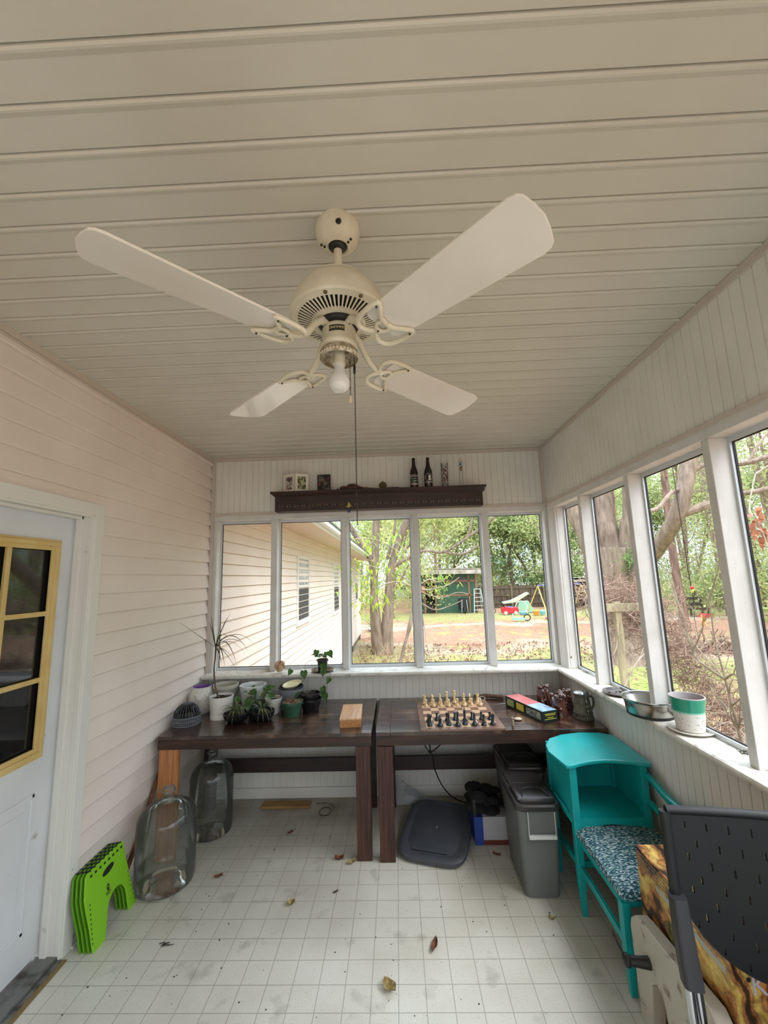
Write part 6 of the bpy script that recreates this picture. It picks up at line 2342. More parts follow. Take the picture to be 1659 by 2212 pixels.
# ------------------------------------------------------------------ house wall and eave beyond the screens
w = MB()
siding(w, XL + 0.003, YB + 0.11, 18.2, -0.62, 2.40, off=2.672)
w.box(XL - 0.2, XL + 0.0, YB + 0.11, 18.2, -0.62, 2.45)
struct('wall_exterior', w, m_siding)
w = MB()
w.box(XL - 0.25, XL - 0.06, YB + 0.11, 18.1, GROUND - 0.1, -0.62)
for k in range(6):
    w.box(XL - 0.10, XL - 0.0, 4.2 + k * 2.7, 4.55 + k * 2.7, GROUND - 0.1, -0.62)
struct('trim_30', w, mat('dark_block_foundation', s(120, 112, 100), 0.9, bump=0.4, bs=(12, 12, 12)))  # dark block skirt and piers below the siding
w = MB()
w.box(XL - 0.2, -1.02, YB + 0.18, 18.35, 2.40, 2.415)
struct('trim_31', w, mat('eave_soffit', s(206, 188, 172), 0.6))
w = MB()
w.box(-1.03, -1.005, YB + 0.18, 18.4, 2.36, 2.47)
w.box(-1.005, -0.93, YB + 0.18, 18.4, 2.40, 2.485)
struct('trim_32', w, mat('white_gutter', s(226, 230, 232), 0.4), bevel=0.006)
w = MB().prism([(-0.92, YB + 0.16, 2.49), (-5.0, YB + 0.16, 4.2), (-5.0, YB + 0.16, 4.1), (-0.92, YB + 0.16, 2.46)], (0, 14.9, 0))
struct('trim_33', w, mat('dark_shingles', s(84, 82, 78), 0.9, bump=0.5, bs=(20, 20, 20)))
m_wpane = mat('bright_reflecting_pane', s(150, 158, 158), 0.08, spec=0.9, col2=s(196, 204, 204), vs=(3, 3, 3))
m_wscr = mat('dark_window_screen', s(66, 68, 72), 0.5, spec=0.5)
for i, (a, b, z0, z1) in enumerate(((6.60, 7.52, 0.98, 2.06), (10.38, 11.38, 0.82, 2.06), (15.85, 16.8, 0.82, 2.06))):
    f = MB()
    X = XL + 0.012
    zm = (z0 + z1) / 2 + 0.04
    for (u0, u1, q0, q1) in ((a, b, z0, z0 + 0.05), (a, b, z1 - 0.05, z1), (a, a + 0.06, z0 + 0.05, z1 - 0.05), (b - 0.06, b, z0 + 0.05, z1 - 0.05), (a + 0.06, b - 0.06, zm - 0.02, zm + 0.02)):
        f.box(X - 0.01, X + 0.025, u0, u1, q0, q1)
    f.box(X - 0.01, X + 0.035, a - 0.03, b + 0.03, z0 - 0.03, z0)
    o = f.build('window_%d' % (20 + i), mat('white_vinyl_window', s(226, 222, 216), 0.4), bevel=0.002)
    o['kind'] = 'structure'
    MB().box(X - 0.008, X + 0.004, a + 0.06, b - 0.06, zm + 0.02, z1 - 0.05).build('upper_pane', m_wpane, o)
    MB().box(X - 0.008, X + 0.010, a + 0.06, b - 0.06, z0 + 0.05, zm - 0.02).build('lower_screen', m_wscr, o)
    g = MB()
    for k in (1, 2):
        yy = a + 0.06 + (b - a - 0.12) * k / 3
        g.box(X, X + 0.007, yy - 0.008, yy + 0.008, zm + 0.02, z1 - 0.05)
    zz = (zm + z1) / 2
    g.box(X, X + 0.007, a + 0.06, b - 0.06, zz - 0.008, zz + 0.008)
    g.build('grille', MATS['white_vinyl_window'], o)


# ------------------------------------------------------------------ ground
def ground_mat():
    m, nt, out_ = new_mat('yard_ground')
    N, L = nt.nodes, nt.links
    p = N.new('ShaderNodeBsdfPrincipled')
    p.inputs['Roughness'].default_value = 0.95
    p.inputs['Specular IOR Level'].default_value = 0.1
    tc = N.new('ShaderNodeTexCoord')
    sx = N.new('ShaderNodeSeparateXYZ')
    L.new(tc.outputs['Object'], sx.inputs[0])

    def noise(sc, det=5):
        n = N.new('ShaderNodeTexNoise'); n.inputs['Scale'].default_value = sc; n.inputs['Detail'].default_value = det
        L.new(tc.outputs['Object'], n.inputs['Vector'])
        return n.outputs['Fac']

    def ma(op, a, b):
        q = N.new('ShaderNodeMath'); q.operation = op
        for i, v in enumerate((a, b)):
            if isinstance(v, (int, float)):
                q.inputs[i].default_value = v
            else:
                L.new(v, q.inputs[i])
        return q.outputs[0]
    yy = ma('ADD', sx.outputs['Y'], ma('MULTIPLY', ma('SUBTRACT', noise(0.35), 0.5), 9.0))
    t = ma('DIVIDE', yy, 50.0)
    r = N.new('ShaderNodeValToRGB')
    e = r.color_ramp.elements
    litter, litter2, grass, sand, ygrass = s(160, 128, 108), s(140, 110, 92), s(128, 142, 78), s(182, 174, 160), s(150, 149, 104)
    sand2 = s(164, 152, 132)
    e[0].position = 0.0; e[0].color = litter2
    e[1].position = 1.0; e[1].color = s(140, 126, 96)
    for pos, c_ in ((0.14, litter), (0.18, grass), (0.265, ygrass), (0.285, sand2), (0.315, sand2), (0.335, litter), (0.42, litter), (0.44, sand), (0.46, litter), (0.50, ygrass), (0.56, ygrass), (0.62, litter)):
        q = e.new(pos); q.color = c_
    L.new(t, r.inputs['Fac'])
    # leaf flecks
    v = N.new('ShaderNodeTexVoronoi'); v.inputs['Scale'].default_value = 13.0
    L.new(tc.outputs['Object'], v.inputs['Vector'])
    hs = N.new('ShaderNodeSeparateColor')
    L.new(v.outputs['Color'], hs.inputs[0])
    fr = N.new('ShaderNodeValToRGB')
    fe = fr.color_ramp.elements
    fe[0].position = 0.0; fe[0].color = (0.55, 0.48, 0.44, 1)
    fe[1].position = 1.0; fe[1].color = (1.25, 1.12, 1.05, 1)
    q = fe.new(0.4); q.color = (0.95, 0.92, 0.88, 1)
    L.new(hs.outputs[0], fr.inputs['Fac'])
    mx = N.new('ShaderNodeMix'); mx.data_type = 'RGBA'; mx.blend_type = 'MULTIPLY'; mx.inputs['Factor'].default_value = 0.85
    L.new(r.outputs['Color'], mx.inputs['A']); L.new(fr.outputs['Color'], mx.inputs['B'])
    # scattered green tufts
    gr = N.new('ShaderNodeValToRGB')
    gr.color_ramp.elements[0].position = 0.56; gr.color_ramp.elements[0].color = (0, 0, 0, 1)
    gr.color_ramp.elements[1].position = 0.66; gr.color_ramp.elements[1].color = (0.7, 0.7, 0.7, 1)
    L.new(noise(1.6, 8), gr.inputs['Fac'])
    m2 = N.new('ShaderNodeMix'); m2.data_type = 'RGBA'
    L.new(gr.outputs['Color'], m2.inputs['Factor']); L.new(mx.outputs['Result'], m2.inputs['A']); m2.inputs['B'].default_value = s(146, 158, 88)
    L.new(m2.outputs['Result'], p.inputs['Base Color'])
    b = N.new('ShaderNodeBump'); b.inputs['Strength'].default_value = 0.6; b.inputs['Distance'].default_value = 0.04
    L.new(v.outputs['Distance'], b.inputs['Height']); L.new(b.outputs[0], p.inputs['Normal'])
    L.new(p.outputs[0], out_.inputs[0])
    return m


nx, ny = 70, 70
gx_ = np.linspace(-60, 70, nx + 1)
gy_ = np.linspace(-30, 95, ny + 1)
vs = []
for a in gx_:
    for b in gy_:
        d = max(0.0, math.hypot(max(a - 2, 0), max(b - 4, 0)) - 6)
        vs.append((a, b, GROUND + 0.05 * math.sin(a * 0.37 + 1) * math.sin(b * 0.29) * min(1, d / 6) - 0.0))
fs = [(i * (ny + 1) + j, (i + 1) * (ny + 1) + j, (i + 1) * (ny + 1) + j + 1, i * (ny + 1) + j + 1) for i in range(nx) for j in range(ny)]
g = MB().add(vs, fs)
go = g.build('ground', ground_mat(), None, True)
go['kind'] = 'structure'

# fallen leaves near the porch
m_fl = mat('fallen_leaf_litter', s(164, 132, 108), 0.9, col2=s(132, 100, 80), vs=(3, 3, 3), lo=0.4, hi=0.6)
n = 9000
xx = NR.uniform(-1.4, 12, n)
yy = NR.uniform(1.0, 16, n)
ok = (xx > 1.6) | (yy > 4.0)
ok &= ~((yy > 8.5) & (yy < 12.5) & (NR.uniform(0, 1, n) < 0.75))
C_ = np.stack([xx[ok], yy[ok], np.full(ok.sum(), GROUND + 0.03)], 1)
o = cards(C_, 0.09, 0.05, m_fl, 'leaf_litter')
tag(o, 'layer of fallen brown leaves over the yard near the porch', 'fallen leaves', kind='stuff')

# ------------------------------------------------------------------ trees
m_bark = mat('grey_brown_bark', s(158, 140, 122), 0.95, col2=s(106, 90, 76), vs=(11, 11, 2.5), lo=0.28, hi=0.72, bump=1.0, bs=(14, 14, 4))
m_barkp = mat('reddish_pine_bark', s(150, 120, 104), 0.95, col2=s(100, 78, 68), vs=(8, 8, 2), bump=0.8, bs=(12, 12, 4))
m_twig = mat('pale_grey_twig', s(176, 164, 144), 0.85, col2=s(128, 114, 96), vs=(5, 5, 5))
m_fol1 = mat('olive_green_foliage', s(184, 194, 132), 0.7, col2=s(120, 138, 82), vs=(1.1, 1.1, 1.1), lo=0.35, hi=0.65, trans=0.4)
m_fol2 = mat('yellow_green_foliage', s(210, 214, 146), 0.7, col2=s(150, 164, 96), vs=(0.9, 0.9, 0.9), lo=0.35, hi=0.65, trans=0.4)
m_fol3 = mat('deep_green_foliage', s(146, 176, 112), 0.7, col2=s(84, 116, 66), vs=(1.3, 1.3, 1.3), lo=0.35, hi=0.65, trans=0.35)


def grow(mb, p, d, L, r, depth, rg, tips, spread=0.6, upb=0.15, n=6):
    segs = 4
    pts = [Vector(p)]
    rad = [r]
    dd = Vector(d).normalized()
    for i in range(segs):
        dd = (dd + Vector((rg.uniform(-1, 1), rg.uniform(-1, 1), rg.uniform(-1, 1))) * 0.16 + Vector((0, 0, upb * 0.3))).normalized()
        pts.append(pts[-1] + dd * L / segs)
        rad.append(r * (1 - 0.42 * (i + 1) / segs))
    mb.tube(pts, rad, n, caps=False)
    if depth <= 0:
        tips.append(pts[-1])
        tips.append(pts[2])
        return
    k = 2 if rg.random() < 0.5 else 3
    for i in range(k):
        nd = (dd + Vector((rg.uniform(-1, 1), rg.uniform(-1, 1), rg.uniform(-0.5, 0.9))) * spread).normalized()
        st = pts[-1] if i < 2 else pts[2]
        grow(mb, st, nd, L * rg.uniform(0.62, 0.82), rad[-1] * rg.uniform(0.7, 0.9), depth - 1, rg, tips, spread, upb, max(4, n - 1))


def leafy(name, label, loc, h, rad, trunk_r, nleaf, m, seed, group, lsize=0.16, low=0.15, depth=4, bark=None, nclump=44):
    rg = random.Random(seed)
    t = thing(name, label, 'tree', loc, group)
    mb = MB()
    tips = []
    b = Vector(loc)
    grow(mb, b, (rg.uniform(-0.1, 0.1), rg.uniform(-0.1, 0.1), 1), h * 0.34, trunk_r, depth, rg, tips, 0.75, 0.2, 8)
    mb.build('trunk', bark or m_bark, t, True)
    # clumps of leaves round the branch tips and through the crown
    cen = []
    for q in tips:
        cen.append(list(q))
    for i in range(nclump):
        a = rg.uniform(0, 2 * PI)
        zf = low + (1.0 - low) * rg.random() ** 1.3
        rr_ = rad * math.sqrt(rg.random()) * (0.55 + 0.9 * math.sin(PI * min(1, 0.25 + zf * 0.72)))
        cen.append([b.x + rr_ * math.cos(a), b.y + rr_ * math.sin(a), b.z + h * zf])
    cen = np.array(cen)
    idx = NR.integers(0, len(cen), nleaf)
    P = cen[idx] + NR.normal(size=(nleaf, 3)) * np.array([rad * 0.19, rad * 0.19, rad * 0.15])
    P[:, 2] = np.maximum(P[:, 2], b.z + 0.1)
    cards(P, lsize, lsize * 0.5, m, 'foliage', t)
    return t


# the two-stemmed oak beyond the far screens
rg = random.Random(2)
t = thing('oak_tree', 'old oak with two rising trunks behind the yellow-green sapling', 'tree', (-0.6, 14.5, GROUND))
mb = MB()
tips = []
mb.tube(smooth_path([(-0.62, 14.5, GROUND - 0.1), (-0.72, 14.5, -0.3), (-0.80, 14.5, 1.0), (-0.72, 14.5, 2.4), (-0.62, 14.5, 4.2), (-0.5, 14.5, 6.0)]), [0.30, 0.29, 0.27, 0.26, 0.25, 0.24, 0.22, 0.20, 0.19, 0.18, 0.17, 0.16] + [0.13] * 19, 12)
mb.tube(smooth_path([(-0.45, 14.5, GROUND - 0.1), (-0.35, 14.5, 0.4), (-0.22, 14.5, 1.8), (0.05, 14.5, 2.7), (0.50, 14.5, 3.8), (1.2, 14.5, 5.2)]), [0.28, 0.26, 0.24, 0.22, 0.20, 0.19, 0.18, 0.17, 0.16] + [0.13] * 22, 12)
mb.tube(smooth_path([(-0.75, 14.5, 2.0), (-1.3, 14.3, 3.0), (-2.0, 14.0, 4.2)]), 0.09, 8)
mb.tube(smooth_path([(-0.15, 14.5, 2.0), (0.9, 14.2, 2.5), (1.6, 14.0, 2.45), (2.4, 13.8, 2.9), (3.4, 13.6, 3.6)]), [0.07] * 6 + [0.045] * 19, 8)
mb.tube(smooth_path([(1.6, 14.0, 2.45), (2.2, 13.8, 2.35), (2.7, 13.6, 2.6)]), 0.04, 6)
for (p, d, L_, r_) in (((-0.5, 14.5, 6.0), (0, 0, 1), 2.2, 0.2), ((1.2, 14.5, 5.2), (0.6, 0, 1), 2.2, 0.16), ((-2.0, 14.0, 4.2), (-0.8, 0, 1), 1.8, 0.1), ((3.4, 13.6, 3.6), (0.8, 0, 0.5), 1.6, 0.06), ((0.3, 14.5, 3.3), (1, -0.3, 0.6), 1.6, 0.06), ((-0.3, 14.4, 2.3), (0.3, -0.5, 0.9), 1.7, 0.06), ((2.4, 13.8, 2.9), (0.4, 0, 0.9), 1.5, 0.05)):
    grow(mb, p, d, L_, r_, 3, rg, tips, 0.7, 0.1, 6)
mb.build('trunk', m_bark, t, True)
cen = np.array([list(q) for q in tips])
idx = NR.integers(0, len(cen), 15000)
cards(cen[idx] + NR.normal(size=(15000, 3)) * 0.42, 0.10, 0.045, m_fol1, 'foliage', t)

# the massive oak outside the right screens
t = thing('oak_tree', 'massive many-stemmed old oak outside the right screens', 'tree', (6.4, 12.3, GROUND))
mb = MB()
tips = []
mb.tube(smooth_path([(6.35, 12.3, GROUND - 0.1), (6.33, 12.3, -0.3), (6.28, 12.3, 0.6), (6.25, 12.3, 1.6), (6.3, 12.3, 2.3)]), [0.85, 0.8, 0.72, 0.68, 0.64, 0.62, 0.6, 0.58, 0.56, 0.54, 0.54, 0.54, 0.54, 0.54, 0.53, 0.53, 0.52, 0.52, 0.52, 0.52, 0.52, 0.52, 0.52, 0.52, 0.5], 16)
mb.tube(smooth_path([(6.05, 12.4, 1.6), (5.75, 12.6, 2.6), (5.45, 12.8, 3.6), (5.2, 13.0, 5.0)]), [0.30] * 7 + [0.22] * 12, 10)
mb.tube(smooth_path([(6.3, 12.3, 1.9), (6.25, 12.4, 3.0), (6.3, 12.5, 4.2), (6.2, 12.6, 6.0)]), [0.30] * 7 + [0.25] * 12, 10)
mb.tube(smooth_path([(6.55, 12.2, 1.9), (6.75, 12.0, 3.0), (6.85, 11.9, 4.4), (7.0, 11.8, 6.0)]), [0.28] * 7 + [0.22] * 12, 10)
mb.tube(smooth_path([(6.55, 12.2, 1.2), (6.75, 11.0, 2.15), (6.80, 10.2, 2.85), (6.95, 10.0, 3.45), (7.15, 10.0, 4.1), (7.5, 10.0, 5.4)]), [0.30, 0.27, 0.25, 0.23] + [0.18] * 27, 10)
mb.tube(smooth_path([(6.85, 10.1, 2.95), (7.3, 10.0, 3.1), (7.9, 9.9, 3.35), (8.5, 9.8, 3.4), (9.3, 9.7, 3.6)]), [0.10] * 8 + [0.06] * 17, 8)
mb.tube(smooth_path([(7.1, 10.0, 3.9), (7.6, 9.9, 4.15), (8.4, 9.8, 4.1), (9.6, 9.6, 4.5)]), 0.06, 8)
mb.tube(smooth_path([(7.0, 10.0, 3.6), (6.6, 9.9, 3.45), (6.2, 9.8, 3.1), (5.9, 9.7, 3.0)]), 0.05, 8)
for (p, d, L_, r_) in (((5.2, 13, 5), (-0.4, 0, 1), 2.2, 0.18), ((6.2, 12.6, 6), (0, 0, 1), 2.2, 0.2), ((7, 11.8, 6), (0.3, 0, 1), 2.2, 0.18), ((7.5, 10, 5.4), (0.5, -0.2, 1), 2, 0.12), ((9.3, 9.7, 3.6), (1, 0, 0.2), 1.5, 0.05), ((8.4, 9.8, 4.1), (0.6, 0, 0.8), 1.4, 0.04), ((8.5, 9.8, 3.4), (0.6, 0.1, -0.3), 1.2, 0.03), ((9.6, 9.6, 4.5), (0.9, 0, 0.3), 1.4, 0.05)):
    grow(mb, p, d, L_, r_, 3, rg, tips, 0.75, 0.05, 6)
mb.build('trunk', m_bark, t, True)
cen = np.array([list(q) for q in tips])
idx = NR.integers(0, len(cen), 7000)
cards(cen[idx] + NR.normal(size=(7000, 3)) * 0.40, 0.10, 0.045, m_fol1, 'foliage', t)
P = NR.normal(size=(500, 3)) * np.array([0.18, 0.15, 0.2]) + np.array([6.5, 11.75, 1.9])
cards(P, 0.07, 0.05, m_fol3, 'fern_growth', t)

# hedge and trees behind the fence
spots = [(5.2, 37, 9, 3.0, 'f2'), (8.6, 36, 8.5, 2.9, 'f1'), (12.0, 37, 9.5, 3.2, 'f3'), (15.5, 36, 8, 2.8, 'f1'), (1.5, 44, 11, 3.6, 'f1'), (-3.0, 34, 10, 3.4, 'f2'), (-7.5, 38, 11, 3.6, 'f1'), (10.2, 46, 13, 3.8, 'f2'), (16.5, 46, 13, 3.8, 'f1'),
         (-0.4, 26, 9.5, 2.6, 'f2'), (21, 42, 12, 3.6, 'f1'), (26, 38, 12, 3.4, 'f2'), (5.8, 50, 14, 4.0, 'f1'), (30, 33, 12, 3.6, 'f1'), (34, 27, 12, 3.6, 'f2'), (-4.5, 52, 13, 4, 'f1'), (23, 52, 15, 4.5, 'f2'), (36, 18, 12, 3.8, 'f1'), (38, 42, 15, 4.5, 'f1'), (30, 8, 12, 3.8, 'f2'), (24, -2, 12, 3.6, 'f1')]
FM = {'f1': m_fol1, 'f2': m_fol2, 'f3': m_fol3}
KN = {'f1': 'bushy olive-green tree', 'f2': 'loose yellow-green tree', 'f3': 'dense deep green tree'}
WH = ['just behind the fence and right of the shed', 'behind the middle of the fence', 'behind the fence left of the corner post', 'behind the carport roof', 'behind the pale neighbouring house', 'left of the old oak, beyond the house end', 'far left beyond the eave',
      'tall, behind the fence hedge', 'tall, behind the carport', 'between the house end and the shed', 'beyond the swing set, right of the carport', 'behind the massive oak', 'far behind the shed roof', 'behind the white playhouse', 'right of the white playhouse',
      'far beyond the house end', 'deep in the woods behind the massive oak', 'at the woods edge behind the bench', 'deep in the woods behind the bench', 'right of the hanging cable', 'at the far right picture edge']
for i, (x, y, h, r, k) in enumerate(spots):
    leafy('broadleaf_tree', KN[k] + ' ' + WH[i], (x, y, GROUND), h, r, 0.16 + 0.006 * h, 11000 if y < 38 else 8000, FM[k], 100 + i, 'background broadleaf trees', 0.27 if y > 30 else 0.20, 0.06 if y < 39 and y > 30 else 0.12)

# tall slender trunks of the woods on the right
rg = random.Random(55)
protos = []
for k in range(4):
    o = None
    t = thing('slender_tree', '', 'tree', (0, 0, 0), 'slender bare-trunked trees of the woods')
    mb = MB()
    tips = []
    hh = rg.uniform(11, 15)
    pts = [(0.12 * math.sin(z * 0.5 + k), 0.12 * math.cos(z * 0.4 + k), z) for z in np.linspace(0, hh, 10)]
    r0 = rg.uniform(0.10, 0.19)
    mb.tube(pts, [r0 * (1 - 0.6 * i / 9) for i in range(10)], 8)
    for j in range(16):
        z = rg.uniform(2.0, hh)
        a = rg.uniform(0, 6.28)
        grow(mb, (0, 0, z), (math.cos(a), math.sin(a), rg.uniform(0.2, 0.9)), rg.uniform(0.7, 1.5), 0.022, 2, rg, tips, 0.8, 0.1, 4)
    mb.build('trunk', m_barkp if k % 2 else m_bark, t, True)
    cen = np.array([list(q) for q in tips])
    idx = NR.integers(0, len(cen), 1500)
    cards(cen[idx] + NR.normal(size=(1500, 3)) * 0.45, 0.13, 0.05, m_fol1 if k % 2 else m_fol2, 'foliage', t)
    protos.append(t)
spots = []
tries = 0
while len(spots) < 84 and tries < 3000:
    tries += 1
    ang = math.radians(rg.uniform(18, 84))
    d = rg.uniform(20, 42)
    x, y = d * math.sin(ang), d * math.cos(ang)
    if x < 12.5 and y > 24:
        continue
    if y < 2 or (10 < x < 17 and 18 < y < 28):
        continue
    if any(math.hypot(x - a, y - b) < 1.3 for a, b in spots):
        continue
    spots.append((x, y))
spots += [(7.2, 34.5), (9.6, 35.2), (3.6, 36.0), (2.9, 31.5)]
for i, (x, y) in enumerate(spots):
    pr = protos[i % 4]
    c_ = pr if i < 4 else copy_tree(pr)
    c_.location = (x, y, GROUND - 0.05)
    c_.rotation_euler = (0, 0, rg.uniform(0, 6.28))
    b_ = math.degrees(math.atan2(x, y))
    wh_ = 'behind the fence and the swing set' if b_ < 22 else 'behind the carport, left of the massive oak' if b_ < 29 else 'seen beyond the massive oak' if b_ < 38 else 'between the oak and the third right post' if b_ < 47 else 'seen past the nearest right post'
    c_['label'] = 'slender bare-trunked tree of the woods ' + wh_ + (', farther back' if math.hypot(x, y) > 32 else ', nearer')

# understory shrubs at the woods edge
shr = [(20.5, 29, 2.6, 'f1', 'olive shrub at the woods edge behind the white playhouse'), (24, 24, 2.4, 'f3', 'deep green shrub at the woods edge right of the bench'), (17.5, 31, 2.8, 'f2', 'yellow-green shrub between carport and playhouse'),
       (22, 27, 1.9, 'f3', 'green sapling shrub right of the hanging cable'), (27, 20, 3.0, 'f1', 'olive shrub at the far right woods edge'), (26, 14, 3.0, 'f2', 'yellow-green shrub seen past the nearest right post'), (22, 9, 2.6, 'f1', 'olive shrub at the extreme right of the yard')]
for i in range(13):
    b_ = math.radians(12 + 6.1 * i)
    d_ = 33 + 3 * math.sin(i * 2.3) + (8 if b_ < 0.55 else -3)
    shr.append((d_ * math.sin(b_), max(d_ * math.cos(b_), 3), 3.4, ('f1', 'f2', 'f1', 'f3')[i % 4], ('olive', 'yellow-green', 'olive', 'deep green')[i % 4] + ' thicket deep in the woods ' + ('behind the fence' if i < 3 else 'beyond the carport' if i < 5 else 'beyond the massive oak' if i < 7 else 'beyond the hanging cord' if i < 9 else 'at the far right')))
for i, (x, y, r, k, lb) in enumerate(shr):
    t = thing('woodland_shrub', lb, 'shrub', (x, y, GROUND), 'woods edge shrubs')
    cen = NR.normal(size=(14, 3)) * np.array([r * 0.45, r * 0.45, r * 0.3]) + np.array([x, y, GROUND + r * 0.55])
    idx = NR.integers(0, 14, 3800)
    P = cen[idx] + NR.normal(size=(3800, 3)) * r * 0.24
    P[:, 2] = np.maximum(P[:, 2], GROUND + 0.03)
    cards(P, 0.17, 0.08, FM[k], 'foliage', t)
    mb = MB()
    rg2 = random.Random(i)
    tp = []
    for j in range(5):
        grow(mb, (x, y, GROUND), (rg2.uniform(-.7, .7), rg2.uniform(-.7, .7), 1), r * 0.5, 0.03, 2, rg2, tp, 0.6, 0.1, 4)
    mb.build('stems', m_twig, t, True)

# the sapling just outside the far screens
m_ygl = mat('bright_yellow_green_leaf', s(196, 214, 66), 0.45, col2=s(112, 158, 56), vs=(9, 9, 9), lo=0.4, hi=0.6, trans=0.5)
t = thing('sapling', 'leaning sapling with pale bare branches and bright yellow-green leaves just outside the far screens', 'tree', (-0.2, 6.0, GROUND))
mb = MB()
mb.tube(smooth_path([(-0.32, 6.0, GROUND - 0.05), (0.0, 6.0, 0.45), (0.15, 6.0, 0.95), (0.25, 6.0, 1.36), (0.275, 6.0, 1.50)]), [0.022] * 12 + [0.030] * 13, 8)
mb.sphere((0.275, 6.0, 1.44), 0.05, 10, 8, (0.8, 0.8, 1.5))
H0 = (0.275, 6.0, 1.50)
br_ = [[H0, (0.10, 6.0, 1.66), (-0.20, 5.95, 1.78), (-0.50, 5.9, 1.88), (-0.80, 5.9, 2.02)],
       [H0, (0.18, 6.05, 1.85), (0.0, 6.1, 2.06), (-0.30, 6.1, 2.22), (-0.62, 6.0, 2.22), (-0.75, 6.0, 2.05)],
       [H0, (0.02, 5.9, 1.60), (-0.22, 5.8, 1.55), (-0.42, 5.75, 1.35)],
       [H0, (0.34, 6.0, 1.78), (0.15, 6.0, 2.02), (-0.05, 6.0, 2.25), (-0.18, 6.0, 2.42)],
       [H0, (0.45, 6.0, 1.62), (0.62, 6.0, 1.58), (0.80, 6.0, 1.72), (0.98, 6.0, 1.95)],
       [H0, (0.45, 5.9, 1.48), (0.70, 5.8, 1.54), (0.86, 5.8, 1.64)],
       [H0, (0.45, 6.1, 1.40), (0.66, 6.1, 1.36), (0.85, 6.1, 1.42), (1.02, 6.1, 1.40)],
       [(0.25, 6.0, 1.36), (0.50, 6.0, 1.20), (0.72, 6.0, 1.24), (0.92, 6.0, 1.32)],
       [(0.62, 6.0, 1.58), (0.58, 6.0, 1.78), (0.48, 6.0, 1.92), (0.42, 6.0, 2.1)],
       [(-0.3, 6.1, 2.22), (-0.42, 6.1, 2.1), (-0.45, 6.1, 1.95), (-0.30, 6.1, 1.9)]]
for b in br_:
    P = smooth_path(b, 6)
    mb.tube(P, [0.010 - 0.006 * i / len(P) for i in range(len(P))], 6)
mb.tube(smooth_path([(0.31, 5.9, 1.30), (0.40, 5.7, 0.6), (0.52, 5.5, -0.2), (0.60, 5.4, GROUND)]), 0.007, 6)
mb.build('branches', m_twig, t, True)
lf = MB()
rg = random.Random(17)
cl = [(-0.55, 1.95, 9, 0.10), (-0.45, 1.72, 16, 0.12), (-0.32, 1.55, 14, 0.11), (-0.60, 1.55, 8, 0.09), (-0.20, 1.95, 8, 0.10), (0.02, 1.75, 9, 0.10), (0.10, 2.15, 5, 0.08), (-0.52, 1.22, 7, 0.08), (-0.25, 1.30, 7, 0.08), (0.0, 1.55, 7, 0.1), (-0.05, 2.3, 6, 0.1), (-0.42, 2.15, 8, 0.10), (0.15, 1.95, 6, 0.08), (0.72, 1.66, 7, 0.08), (0.62, 1.74, 5, 0.07), (0.58, 1.50, 2, 0.04), (-0.68, 1.78, 5, 0.08)]
for (x, z, k, sp) in cl:
    for i in range(int(k * 1.8)):
        p = Vector((x + rg.gauss(0, sp), 6.0 + rg.gauss(0, 0.12), z + rg.gauss(0, sp)))
        a = rg.uniform(0, 6.28)
        L_ = rg.uniform(0.09, 0.17)
        arc_leaf(lf, p, p + Vector((math.cos(a) * L_ * 0.6, math.sin(a) * L_ * 0.35, -L_ * rg.uniform(0.4, 0.95))), 0.01, 0.036, 5)
lf.build('leaves', m_ygl, t, True)
lf = MB()
for i in range(3):
    heart_leaf(lf, (0.26 + 0.04 * i, 5.96, 1.50), (0.5 * i - 0.7, -0.2, -0.5), (0, -1, 0.4), 0.10)
q = lf.build('dead_leaf', mat('dead_orange_leaf', s(170, 126, 92), 0.7, trans=0.3), t, True)
q['label'] = 'withered orange-brown leaf at the fork'

# yucca at the house corner
t = thing('yucca_plant', 'dark green spiky yucca at the far corner of the house wall', 'plant', (-0.80, 16.0, GROUND))
mb = MB()
rg = random.Random(8)
for i in range(70):
    a = rg.uniform(0, 6.28)
    L_ = rg.uniform(0.35, 0.70)
    z0_ = GROUND + rg.uniform(0.05, 0.5)
    arc_leaf(mb, (-0.80, 16.0, z0_), (-0.80 + L_ * math.cos(a), 16.0 + L_ * math.sin(a), z0_ + rg.uniform(-0.05, 0.65)), 0.06, 0.07, 5)
mb.build('leaves', mat('dark_yucca_leaf', s(74, 104, 66), 0.5, col2=s(46, 70, 46), vs=(6, 6, 6)), t, True)
MB().tube([(-0.80, 16.0, GROUND - 0.05), (-0.80, 16.0, GROUND + 0.5)], 0.08, 8).build('stem', m_bark, t, True)
# dry weeds under the left screens
t = thing('dry_weeds', 'tangle of dry straw-coloured weeds at the foot of the house wall', 'weeds', (-0.6, 11, GROUND))
mb = MB()
for i in range(420):
    x, y = rg.uniform(-1.35, 0.5), rg.uniform(7.0, 15.0)
    a = rg.uniform(0, 6.28)
    L_ = rg.uniform(0.15, 0.5)
    mb.tube([(x, y, GROUND), (x + 0.15 * L_ * math.cos(a), y + 0.15 * L_ * math.sin(a), GROUND + L_ * 0.6), (x + 0.5 * L_ * math.cos(a), y + 0.5 * L_ * math.sin(a), GROUND + L_)], 0.004, 3, caps=False)
q = mb.build('dry_stalks', mat('straw_stalk', s(190, 168, 134), 0.9, col2=s(140, 112, 84), vs=(4, 4, 4)), t)
q['kind'] = 'stuff'
t['kind'] = 'stuff'

